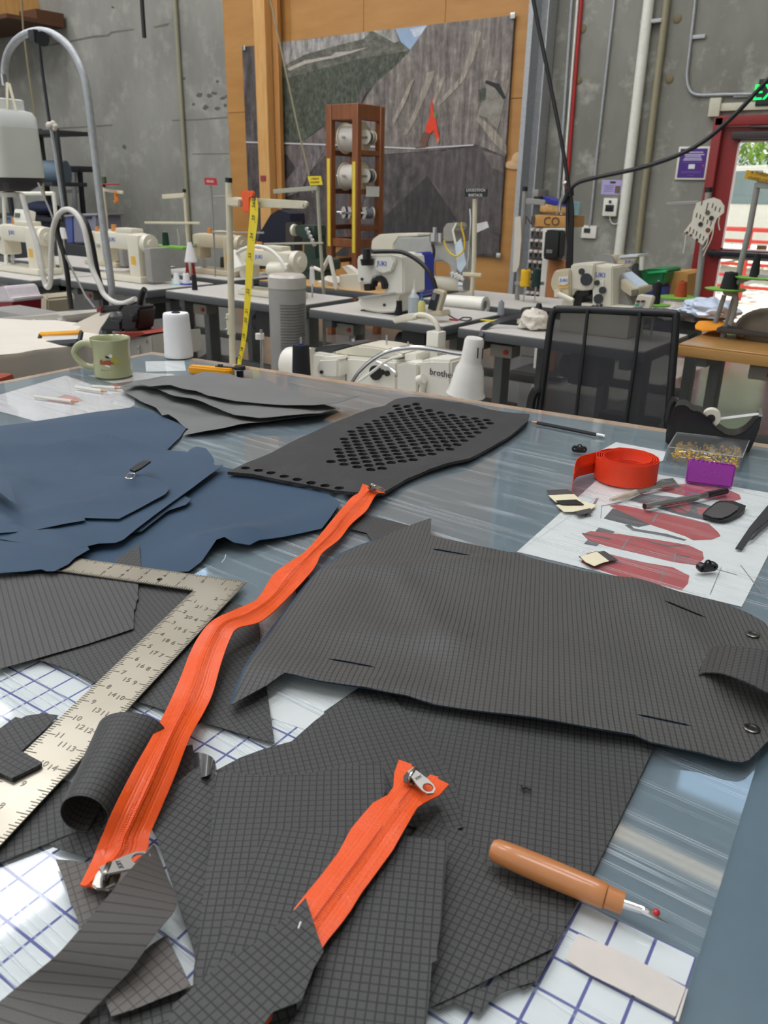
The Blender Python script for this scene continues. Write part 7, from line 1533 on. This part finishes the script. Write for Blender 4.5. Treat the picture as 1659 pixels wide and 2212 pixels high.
# ================================================================== right wall: drawer cabinet, devices, cables
YD = 6.6
cl, cr = VY(*C('X', [(190,900)])[0], YD), VY(*C('X', [(520,900)])[0], YD); zt2 = VY(*C('X', [(300,815)])[0], YD).z
t = thing('drawer_cabinet', 'cabinet of many small grey parts drawers by the plywood end', 'cabinet', ((cl.x+cr.x)/2, YD+.15, 0))
b = B(); box(b, ((cl.x+cr.x)/2, YD+.2, zt2/2), (cr.x-cl.x+.02, .36, zt2), bev=.006, seg=1); obj('carcass', b, mat('cabinet_grey', (116,112,106), .5), t)
dz_ = (zt2-VY(*C('X', [(200,1980)])[0], YD).z)/7; dw = (cr.x-cl.x)/4; rnd = random.Random(5)
for r in range(8):
    for c_ in range(4):
        x_, z_ = cl.x+dw*(c_+.5), zt2-dz_*(r+.5)
        b = B(); box(b, (x_, YD+.012, z_), (dw*.86, .03, dz_*.8), bev=.003, seg=1); dr = obj('drawer', b, mat('drawer_grey', (140,134,128), .45), t)
        b = B(); box(b, (x_, YD-.012, z_+dz_*.22), (dw*.72, .022, dz_*.26), bev=.008); obj('drawer_lip', b, mat('lip_pinkish', (204,192,184), .45), dr)
        b = B(); box(b, (x_, YD-.004, z_-dz_*.14), (dw*.5, .006, dz_*.38)); obj('window', b, mat('drawer_content_%d' % rnd.randrange(4), ((30,32,34),(44,28,28),(40,48,46),(56,40,30))[rnd.randrange(4)], .3), dr)
t = thing('cardboard_box', 'brown cardboard box marked NI CO on the drawer cabinet', 'box', (cl.x, YD, zt2)); P = FY('X', [(235,810),(245,625),(780,640),(770,812)], YD); b = B(); box(b, ((P[0].x+P[2].x)/2, YD+.18, (P[1].z+zt2)/2+.003), (P[2].x-P[0].x, .34, P[1].z-zt2), bev=.005); obj('carton', b, mat('cardboard', (192,142,78), .75, 0, .08, 15), t)
for wd_, dx_ in (('NI', -.19), ('CO', .01)): text('lettering', wd_, .10, face_m(((P[0].x+P[2].x)/2+dx_, YD+.006, (P[1].z+zt2)/2), (1,0,0), (0,0,1)), mat('marker_ink', (70,46,30), .6), t)
P = FY('X', [(300,600),(330,520),(740,560),(760,630)], YD); b = B(); box(b, ((P[0].x+P[3].x)/2, YD+.16, P[0].z+.045), (P[3].x-P[0].x, .26, .07), bev=.02); obj('cone_tray', b, mat('tray_amber', (206,160,96), .5, 0, .25, 40), None, 'amber tray of bobbins on the cardboard box', 'tray')
P = FY('X', [(360,320),(440,350),(560,400),(620,390),(780,440),(790,520),(600,480),(430,440)], YD+.02); b = B(); prism(b, P, (0,.2,0)); bmesh.ops.bevel(b, geom=b.edges[:], offset=.012, segments=2, affect='EDGES'); obj('blue_bag', b, mat('cobalt_plastic_bag', (34,44,150), .3), None, 'crumpled cobalt blue bag on top of the bobbin tray', 'bag')
P = FY('X', [(850,400),(980,420),(950,630),(860,620)], YD+.1); b = B(); prism(b, P, (0,.06,0)); obj('packet', b, mat('packet_blue_yellow', (120,150,150), .4, 0, .3, 8), None, 'blue and yellow packet standing behind the black cables', 'packet')
t = thing('sanitizer_stand', 'black hand sanitizer dispenser on a white board and wooden post', 'dispenser', VY(*C('X', [(600,2100)])[0], 6.0)); YQ = 6.0
solid('board', 'X', [(385,830),(740,830),(690,1345),(365,1320)], YQ+.03, .02, M_off, t, .004); solid('dispenser_body', 'X', [(420,870),(470,852),(650,870),(670,900),(640,1310),(560,1350),(400,1330),(385,1300)], YQ-.08, .11, mat('glossy_black_dispenser', (22,24,26), .18), t, .012)
p0 = VY(*C('X', [(590,1340)])[0], YQ); b = B(); box(b, (p0.x, YQ+.05, p0.z/2), (.14,.06,p0.z), bev=.006, seg=1); obj('post', b, wood('fir_post', (176,112,64), (196,134,84), (1,1,8), .6), t); b = B(); box(b, (p0.x-.10, YQ+.05, p0.z/2), (.05,.05,p0.z), bev=.004, seg=1); obj('side_post', b, M_off, t)
b = B(); box(b, (p0.x, YQ+.05, .02), (.45,.45,.04), bev=.006); obj('stand_base', b, M_dark, t)
b = B(); box(b, VY(*C('X', [(490,1200)])[0], YQ-.083), (.05,.003,.025)); obj('badge', b, mat('badge_grey', (120,122,124), .4), t)
def wallplate(name, label, cat, px4, m, d=.03, bev=.006):
    P = [VY(x, y, YW-d) for x, y in px4]; t = thing(name, label, cat, P[3]); b = B(); xs = [p.x for p in P]; zs2 = [p.z for p in P]; box(b, ((min(xs)+max(xs))/2, YW-d/2, (min(zs2)+max(zs2))/2), (max(xs)-min(xs), d, max(zs2)-min(zs2)), bev=bev); obj('case', b, m, t)
    return t, (min(xs)+max(xs))/2, (min(zs2)+max(zs2))/2, max(xs)-min(xs), max(zs2)-min(zs2)
t, x_, z_, w_, h_ = wallplate('thermostat', 'white wall thermostat with small dark screen', 'thermostat', ((1257,488),(1286,488),(1286,514),(1257,514)), M_off); b = B(); box(b, (x_-.02, YW-.033, z_+.015), (w_*.42,.006,h_*.36)); obj('screen', b, M_dark, t)
t, x_, z_, w_, h_ = wallplate('wall_sensor', 'white temperature sensor with black display on the wall', 'sensor', ((1304,428),(1330,428),(1330,467),(1304,467)), M_off, .05, .012); b = B(); box(b, (x_, YW-.052, z_-.01), (w_*.6,.006,h_*.36), bev=.004); obj('display', b, M_black, t); b = B(); cyl(b, (x_, YW-.05, z_+h_*.3), (x_, YW-.06, z_+h_*.3), .016, n=12); obj('lens', b, M_dark, t)
b = B(); tube(b, smooth([VY(1317,467,YW-.03), VY(1320,480,YW-.02), VY(1330,484,YW-.02), VY(1345,474,YW-.02)], 4), .006, 6); obj('lead', b, M_off, t)
t, x_, z_, w_, h_ = wallplate('notice', 'lavender paper notice on the right wall', 'notice', ((1301,389),(1343,389),(1343,420),(1301,420)), mat('lavender_paper', (176,166,206), .6), .004, 0); b = B(); box(b, (x_+w_*.28, YW-.006, z_-h_*.15), (w_*.24,.003,h_*.5)); obj('photo', b, mat('notice_photo', (110,90,80), .5), t)
for k_ in range(4): b = B(); box(b, (x_-w_*.14, YW-.006, z_+h_*(.12-.13*k_)), (w_*.46,.002,h_*.03)); obj('text_line', b, mat('notice_text', (120,110,160), .6), t)
b = B(); box(b, (x_+w_*.02, YW-.006, z_+h_*.34), (w_*.26,.002,h_*.14)); obj('heading', b, M_dark, t)
t, x_, z_, w_, h_ = wallplate('framed_poster', 'purple poster in a white frame beside the red door', 'poster', ((1467,317),(1524,317),(1524,388),(1467,388)), M_off, .02, .004); b = B(); box(b, (x_, YW-.022, z_), (w_*.86,.004,h_*.88)); obj('print', b, mat('purple_print', (74,36,128), .35, 0, .06, 6), t)
for k_, (wd, zz_) in enumerate(((.6,.33),(.7,.26),(.5,.21),(.55,.15),(.6,.10),(.62,.03),(.6,-.25),(.62,-.29),(.2,-.37))):
    b = B(); box(b, (x_+.0, YW-.0255, z_+h_*zz_), (w_*wd,.002,h_*(.028 if k_ < 5 else .012))); obj('text_line', b, mat('poster_text', (206,196,224), .5) if k_ < 5 else mat('poster_text_dim', (130,104,170), .5), t)
b = B(); box(b, (x_, YW-.0255, z_-h_*.10), (w_*.2,.002,h_*.14), bev=.0); obj('white_patch', b, M_paper, t)
for a in (((.33,-.05),(.40,-.02),(.36,-.14)), ((-.40,.28),(-.36,.30),(-.37,.2))):
    b = B(); prism(b, [(x_+w_*p, YW-.0255, z_+h_*q_) for p, q_ in a], (0,.001,0)); obj('accent', b, mat('poster_pink', (190,50,110), .5), t)
t, x_, z_, w_, h_ = wallplate('switch_plate', 'small grey plate on the steel channel', 'plate', ((1150,409),(1162,409),(1162,424),(1150,424)), M_mgrey, .26, .004)
q = VY(1112, 356, YW-.045); b = B(); lathe(b, q, [(0,-.004),(.13,-.004),(.14,.004),(0,.012)], 20, axis=(0,-1,0), M=Matrix.Translation(q) @ Matrix.Diagonal((1,1,.35,1)) @ Matrix.Translation(-q)); q2 = q+Vector((.03,0,.06)); lathe(b, q2, [(0,-.004),(.07,-.004),(.075,.006),(0,.02)], 18, axis=(0,-1,0)); obj('hat_cutout', b, mat('pale_wood_hat', (214,176,128), .6), None, 'small pale wooden hat shape on the plywood right of the mural', 'ornament')
# hanging black power cables
YE = 5.2
t = thing('power_cable', 'black power cables dropping from the roof and tied together', 'cable', VY(1230, 400, YE))
for pts in ([(1146,-60),(1152,0),(1180,140),(1212,300),(1227,395),(1229,420)], [(1700,138),(1659,172),(1580,255),(1500,318),(1400,358),(1290,383),(1248,395),(1232,412),(1229,425)], [(1228,410),(1226,480),(1230,560),(1229,640)], [(1232,412),(1233,480),(1227,560),(1226,640)], [(1229,405),(1236,450),(1235,520),(1232,640)]):
    b = B(); tube(b, smooth([VY(x, y, YE) for x, y in pts], 5), .013, 8); obj('cable_run', b, M_black, t)
b = B(); cyl(b, VY(1229,408,YE), VY(1230,424,YE), .03, n=10); obj('tie', b, M_black, t)
b = B(); tube(b, [VY(1228,415,YE-.02), VY(1222,430,YE-.02), VY(1216,440,YE-.02)], .015, 8); obj('plug', b, M_black, t)
b = B(); tube(b, smooth([VY(1226,392,YE), VY(1218,400,YE), VY(1218,420,YE), VY(1210,440,YE), VY(1208,455,YE)], 4), .012, 8); obj('hanging_tool', b, M_steel, None, 'silver tool with brass chain hanging by the cables', 'tool')
# cotton strip, button card, bins, bags
b = B(); prism(b, FY('H', [(92,340),(128,335),(132,480),(118,640),(100,680),(78,680),(85,520)], 4.5), (0,.004,0)); obj('cotton_strip', b, M_linen, None, 'off-white cotton strip hanging on the grey stand', 'cloth')
t = thing('button_card', 'off-white card with buttonhole samples on the thread stand', 'card', VY(*C('K', [(440,1260)])[0], 4.68)); YU = 4.68
solid('card', 'K', [(205,1110),(300,985),(320,870),(360,760),(460,730),(560,700),(640,730),(690,800),(685,880),(600,950),(545,1090),(430,1268),(330,1200)], YU, .004, mat('offwhite_felt', (220,214,196), .8, 0, .04), t)
for (x_, y_) in ((410,765),(480,790),(540,795),(575,830),(625,845),(350,910),(392,930),(430,955),(478,990),(520,1015),(270,1080),(310,1105),(348,1130),(390,1160),(430,1185),(470,830)):
    solid('buttonhole', 'K', [(x_-4,y_+26),(x_+10,y_-28),(x_+20,y_-24),(x_+5,y_+30)], YU-.002, .002, M_dark, t)
for (x_, y_, cm) in ((490,880,(96,84,60)),(536,948,(30,28,26)),(406,1020,(34,30,28)),(494,1090,(110,70,40)),(244,1120,(90,40,30)),(364,1205,(30,26,24)),(290,1152,(120,60,50))):
    q = VY(*C('K', [(x_, y_)])[0], YU-.002); b = B(); cyl(b, q, q+Vector((0,-.004,0)), .012 if x_ > 400 else .007, n=14); obj('button', b, mat('button_%d' % x_, cm, .35), t)
for pts in ([(635,930),(620,1000),(635,1090)], [(570,1010),(540,1180),(470,1330),(440,1400)], [(500,1160),(480,1260),(430,1330)], [(230,1150),(215,1280),(195,1370)]):
    b = B(); tube(b, smooth([VY(*c, YU-.004) for c in C('K', pts)], 4), .003, 5); obj('loose_thread', b, M_linen, t)
t = thing('storage_bin', 'green stacking bin behind the cream bartack', 'bin', VY(1410, 610, 4.9)); solid('tub', 'k', [(1335,330),(1480,285),(1760,290),(1790,320),(1740,520),(1390,540)], 4.85, .3, mat('green_bin', (20,120,66), .35), t, .012); solid('rim', 'k', [(1500,330),(1790,300),(1795,335),(1510,360)], 4.83, .03, mat('light_green_rim', (60,190,120), .35), t, .004)
t = thing('storage_bin', 'blue stacking bin under the green one', 'bin', VY(1400, 640, 4.9)); solid('tub', 'k', [(1385,545),(1745,525),(1730,700),(1400,720)], 4.87, .3, mat('blue_bin', (40,70,160), .35), t, .012)
P = FY('K', [(20,1590),(215,1585),(250,1620),(240,1930),(30,1930)], 5.0); b = B(); prism(b, P, (0,.25,0)); obj('cardboard_box', b, MATS['cardboard'], None, 'tan cardboard box behind the rust coloured cone', 'box')
def blob(name, label, cat, px, Y, s, m, seed):
    q = VY(*px, Y); b = B(); bmesh.ops.create_icosphere(b, subdivisions=4, radius=1)
    for v in b.verts:
        n_ = noise.noise(v.co*2.2+Vector((seed,0,0)))*.35+noise.noise(v.co*5+Vector((0,seed,0)))*.15; v.co = Vector((v.co.x*s[0], v.co.y*s[1], max(v.co.z, -.35)*s[2]))*(1+n_)+q
    return obj(name, b, m, None, label, cat, smooth=40)
M_bag = mat('crinkled_clear_bag', (198,210,226), .2, 0, .08, 20, .6, 40)
blob('plastic_bag', 'crinkled clear plastic bag beside the button card stand', 'bag', (1528, 672), 4.3, (.14,.1,.06), M_bag, 3); blob('plastic_bag', 'clear bag of scraps behind the chair top', 'bag', (1475, 678), 4.4, (.16,.12,.06), mat('scrap_bag', (176,168,160), .3, 0, .2, 20, .6, 40), 8)
blob('cotton_rag', 'crumpled off-white rag at the corner of the chair table', 'rag', (1153, 697), 3.6, (.075,.06,.06), M_linen, 5); blob('cotton_rag', 'crumpled white rag by the small white articulated lamp', 'rag', (715, 618), 4.35, (.09,.07,.06), M_linen, 6)
q = V(1560, 714, ZT_+.002); 
bm = sheet_mesh([V(*c, ZT_+.012) for c in C('O', [(395,965),(420,955),(560,915),(690,905),(860,945),(1080,970),(1150,960),(1235,1000),(1120,1050),(1080,1100),(980,1080),(920,1045),(820,1070),(700,1060),(560,1050),(470,1020),(400,1010)])], ZT_+.010, .004, 0, (.03,.10,4), .02); obj('orange_cloth', bm, mat('amber_orange_cloth', (232,148,24), .75, 0, .06, 15), None, 'bright amber cloth lying on the maple table', 'cloth', smooth=60)
t = thing('cap', 'taupe fabric cap at the right edge of the maple table', 'cap', V(1655, 700, ZT_)); 
q = VY(1668, 700, 4.1); q.z = ZT_+.045
b = B(); bmesh.ops.create_icosphere(b, subdivisions=3, radius=1, matrix=Matrix.Translation(q) @ Matrix.Diagonal((.16,.12,.10,1))); obj('crown', b, mat('taupe_felt', (104,94,80), .8), t); b = B(); box(b, q+Vector((-.08,-.03,-.008)), (.26,.2,.024), bev=.01); obj('brim', b, mat('taupe_dark', (70,64,60), .8), t)
t = thing('black_strap', 'black strap draped over the chair table edge', 'strap', V(1060, 700, ZT_)); A2 = smooth([VY(*c, Y) for c, Y in zip(C('J', [(400,85),(330,100),(240,130),(190,160),(175,205)]), (3.6,3.55,3.5,3.42,3.38))], 4); B2 = smooth([VY(*c, Y) for c, Y in zip(C('J', [(420,105),(345,118),(262,145),(212,172),(196,205)]), (3.6,3.55,3.5,3.42,3.38))], 4); b = B(); strip(b, A2, B2, .003); obj('webbing', b, M_black, t)
b = B(); q = V(*C('J', [(350,140)])[0], ZT_+.001); box(b, q+Vector((0,0,.014)), (.14,.09,.028), .3, bev=.006); obj('black_block', b, M_black, None, 'flat black block on the chair table by the strap', 'block')
b = B(); q = V(*C('J', [(480,105)])[0], ZT_+.001); lathe(b, q, [(0,0),(.095,0),(.1,.01),(.09,.04),(.02,.045),(.012,.07),(0,.07)], 28); obj('black_turntable', b, mat('matt_black_disc', (30,30,32), .5), None, 'round black disc base with centre pin left of the chair', 'disc')
b = B(); q = V(*C('J', [(220,125)])[0], ZT_+.001); box(b, q+Vector((0,0,.002)), (.07,.03,.002), .2); obj('yellow_tag', b, M_ysign, None, 'small yellow tag at the corner of the chair table', 'tag')
b = B(); tube(b, smooth([V(*c, ZT_+.004) for c in C('F', [(1180,760),(1230,800),(1290,830),(1330,815),(1390,820),(1360,838),(1300,832)])], 5), .003, 6); obj('loose_wire', b, M_black, None, 'loose black wire on the bartack table', 'wire'); b = B(); q = V(*C('F', [(1262,832)])[0], ZT_+.004); box(b, q, (.05,.012,.008), .2, bev=.003); obj('red_tweezer', b, mat('red_tool', (190,44,50), .4), None, 'small red tool on the bartack table', 'tool')
# white articulated lamp, green old machine, tissue box
t = thing('arm_lamp', 'small white articulated lamp arm before the spool rack', 'lamp', VY(724, 655, 4.25)); 
for a in ([(1330,1420),(1310,1240),(1255,985)], [(1255,985),(1180,1130),(1100,1100)]):
    b = B(); tube(b, [VY(*c, 4.22) for c in C('E', a)], .014, 8); obj('arm', b, M_off, t)
b = B(); cyl(b, (VY(*C('E', [(1330,1420)])[0], 4.22).x, 4.22, ZT_), VY(*C('E', [(1330,1420)])[0], 4.22), .018, n=10); obj('post', b, M_off, t)
t = thing('tissue_box', 'cream box with a tissue sticking out behind the bartack machine', 'box', VY(760, 630, 4.3)); solid('carton', 'E', [(1345,1170),(1560,1160),(1570,1330),(1350,1330)], 4.25, .16, M_cream2, t, .004); b = B(); prism(b, FY('E', [(1375,1085),(1420,1075),(1500,1130),(1530,1165),(1440,1165)], 4.3), (0,.05,0)); obj('tissue', b, M_linen, t)
t = thing('green_machine', 'old dark green sewing machine before the mural', 'sewing machine', VY(660, 540, 4.5)); M_gm = mat('hammered_green', (52,70,60), .4, .2, .1)
solid('arm', 'E', [(900,690),(930,672),(1110,680),(1115,790),(1050,830),(960,800),(905,760)], 4.5, .12, M_gm, t, .008); solid('pillar', 'E', [(1000,780),(1110,780),(1130,1100),(980,1100)], 4.52, .12, M_gm, t, .008); solid('bed', 'E', [(520,990),(620,980),(1150,1010),(1190,1040),(1190,1130),(520,1110)], 4.48, .2, M_gm, t, .008)
for k_ in range(5):
    q = VY(*C('E', [(1030+k_*18, 715+k_*38)])[0], 4.48); b = B(); lathe(b, q, [(0,-.012),(.014,-.01),(.018,0),(.014,.01),(0,.012)], 10, axis=(0,1,0)); obj('tension_disc', b, M_steel, t)
b = B(); q = VY(*C('E', [(905,725)])[0], 4.54); lathe(b, q, [(0,-.01),(.04,-.01),(.042,.0),(.04,.012),(0,.012)], 18, axis=(1,0,0)); obj('handwheel', b, M_cream2, t)
b = B(); box(b, (VY(*C('E', [(1040,1100)])[0], 4.6).x, 4.58, (ZT_+VY(*C('E', [(1040,1110)])[0], 4.6).z)/2), (.4,.16,VY(*C('E', [(1040,1100)])[0], 4.6).z-ZT_), bev=.01); obj('base_box', b, M_gm, t)
o = upright('dark_jacket', 'E', [(560,740),(660,570),(740,520),(850,560),(860,640),(820,800),(780,980),(560,970),(520,880)], 5.2, .18, mat('midnight_cloth', (24,26,42), .85), 'dark blue jacket hanging behind the thread pole', 'jacket', .02)
q_ = VY(*C('E', [(700,560)])[0], 5.3); b = B(); cyl(b, (q_.x, 5.42, 0), (q_.x, 5.42, q_.z+.04), .018, n=10); obj('coat_stand', b, M_dark, None, 'dark coat stand behind the dark blue jacket', 'coat stand')
upright('fabric_roll', 'E', [(815,650),(900,640),(905,2050),(820,2050)], 5.0, .1, mat('charcoal_roll', (66,60,54), .7), 'dark fabric roll standing beside the jacket', 'fabric roll', 0)
t = thing('gooseneck_lamp', 'white bell lamp on a curved arm behind the tape measure', 'lamp', VY(620, 590, 3.55)); b = B(); tube(b, smooth([VY(*c, 3.5) for c in C('E', [(310,960),(420,905),(540,885),(650,915),(740,990),(800,1080),(820,1120)])], 6), .011, 10); obj('gooseneck', b, M_off, t); b = B(); p0, p1 = FY('E', [(290,930),(350,1110)], 3.5); cyl(b, p0, p1, .022, .055, 20); obj('shade', b, M_off, t)
b = B(); p0, p1 = FY('E', [(670,1120),(790,1125)], 3.56); cyl(b, p0, p1, .045, n=20); cyl(b, p1, p1+Vector((.05,0,0)), .048, .04, 20); obj('motor_end', b, M_cream2, t)
# ================================================================== outside the door
M_pave = mat('sunlit_pavement', (206,200,190), .8)
b = B(); box(b, (-4, 22, -.03), (30, 25, .1)); struct('ground_outside', b, M_pave, label='sunlit pavement outside the red door')
t = thing('railing', 'red steel railing outside the glass door', 'railing', (-3, 12.2, 0)); M_rl = mat('red_rail_paint', (206,66,60), .5)
for z_ in (.95,.80,.65,.5,.35,.2):
    b = B(); cyl(b, (-4.4,12.2,z_), (-2.0,12.2,z_), .022 if z_ < .9 else .03, n=8); obj('rail', b, M_rl, t)
for x_ in (-4.3,-3.62,-2.95,-2.3): b = B(); cyl(b, (x_,12.2,.02), (x_,12.2,.97), .03, n=8); obj('post', b, M_rl, t)
t = thing('pickup_truck', 'white pickup truck parked outside the glass door', 'truck', (-4.8, 17, 0)); M_tr = mat('white_truck_paint', (236,236,236), .25)
b = B(); prism(b, [(-7.2,17,.5),(-7.2,17,1.15),(-5.9,17,1.2),(-5.4,17,1.85),(-4.0,17,1.9),(-3.4,17,1.2),(-2.0,17,1.1),(-2.0,17,.5)], (0,1.8,0)); bmesh.ops.bevel(b, geom=b.edges[:], offset=.06, segments=2, affect='EDGES'); obj('body', b, M_tr, t)
b = B(); prism(b, [(-5.75,16.98,1.22),(-5.3,16.98,1.76),(-4.1,16.98,1.8),(-3.65,16.98,1.22)], (0,.03,0)); obj('side_window', b, mat('truck_glass', (120,140,150), .1), t)
for x_ in (-6.3,-2.9): b = B(); cyl(b, (x_,16.95,.38), (x_,17.3,.38), .38, n=22); obj('wheel', b, M_dark, t)
M_leafs = [mat('leaf_green_%d' % i, c, .6, 0, .25, 3) for i, c in enumerate(((96,150,44),(146,180,52),(70,120,60)))]
def tree(label, x, y, h, r, n, mi, seed):
    t = thing('tree', label, 'tree', (x, y, 0)); rnd = random.Random(seed); b = B(); tube(b, [(x,y,0),(x+.05,y,h*.5),(x,y+.05,h*.8)], [.12,.09,.05], 8); obj('trunk', b, M_brown, t); b = B()
    for i in range(n):
        a, e, rr = rnd.uniform(0,6.28), rnd.uniform(-1,1), r*rnd.random()**.4; c_ = Vector((x+rr*cos(a)*sqrt(1-e*e), y+rr*sin(a)*sqrt(1-e*e), h+rr*e*1.2)); d = Vector((rnd.uniform(-1,1), rnd.uniform(-1,1), rnd.uniform(-.8,.5))).normalized(); s = d.cross(Vector((0,0,1))).normalized(); L = rnd.uniform(.18,.36)
        vs_ = [b.verts.new(p) for p in (c_, c_+d*L*.5+s*L*.13, c_+d*L, c_+d*L*.5-s*L*.13)]; b.faces.new(vs_)
    o = obj('foliage', b, M_leafs[mi], t, smooth=0); o['kind'] = 'stuff'
tree('bushy bright green tree outside the glass door', -3.6, 20.0, 3.0, 1.9, 2600, 1, 1); tree('leafy dark green tree behind the white truck', -6.6, 20.5, 2.6, 2.0, 2200, 2, 2); tree('tall green tree farthest right outside the door', -4.9, 21.5, 4.2, 2.2, 2400, 0, 4); tree('low green shrub behind the railing', -5.2, 18.9, 1.7, 1.2, 1400, 1, 6)
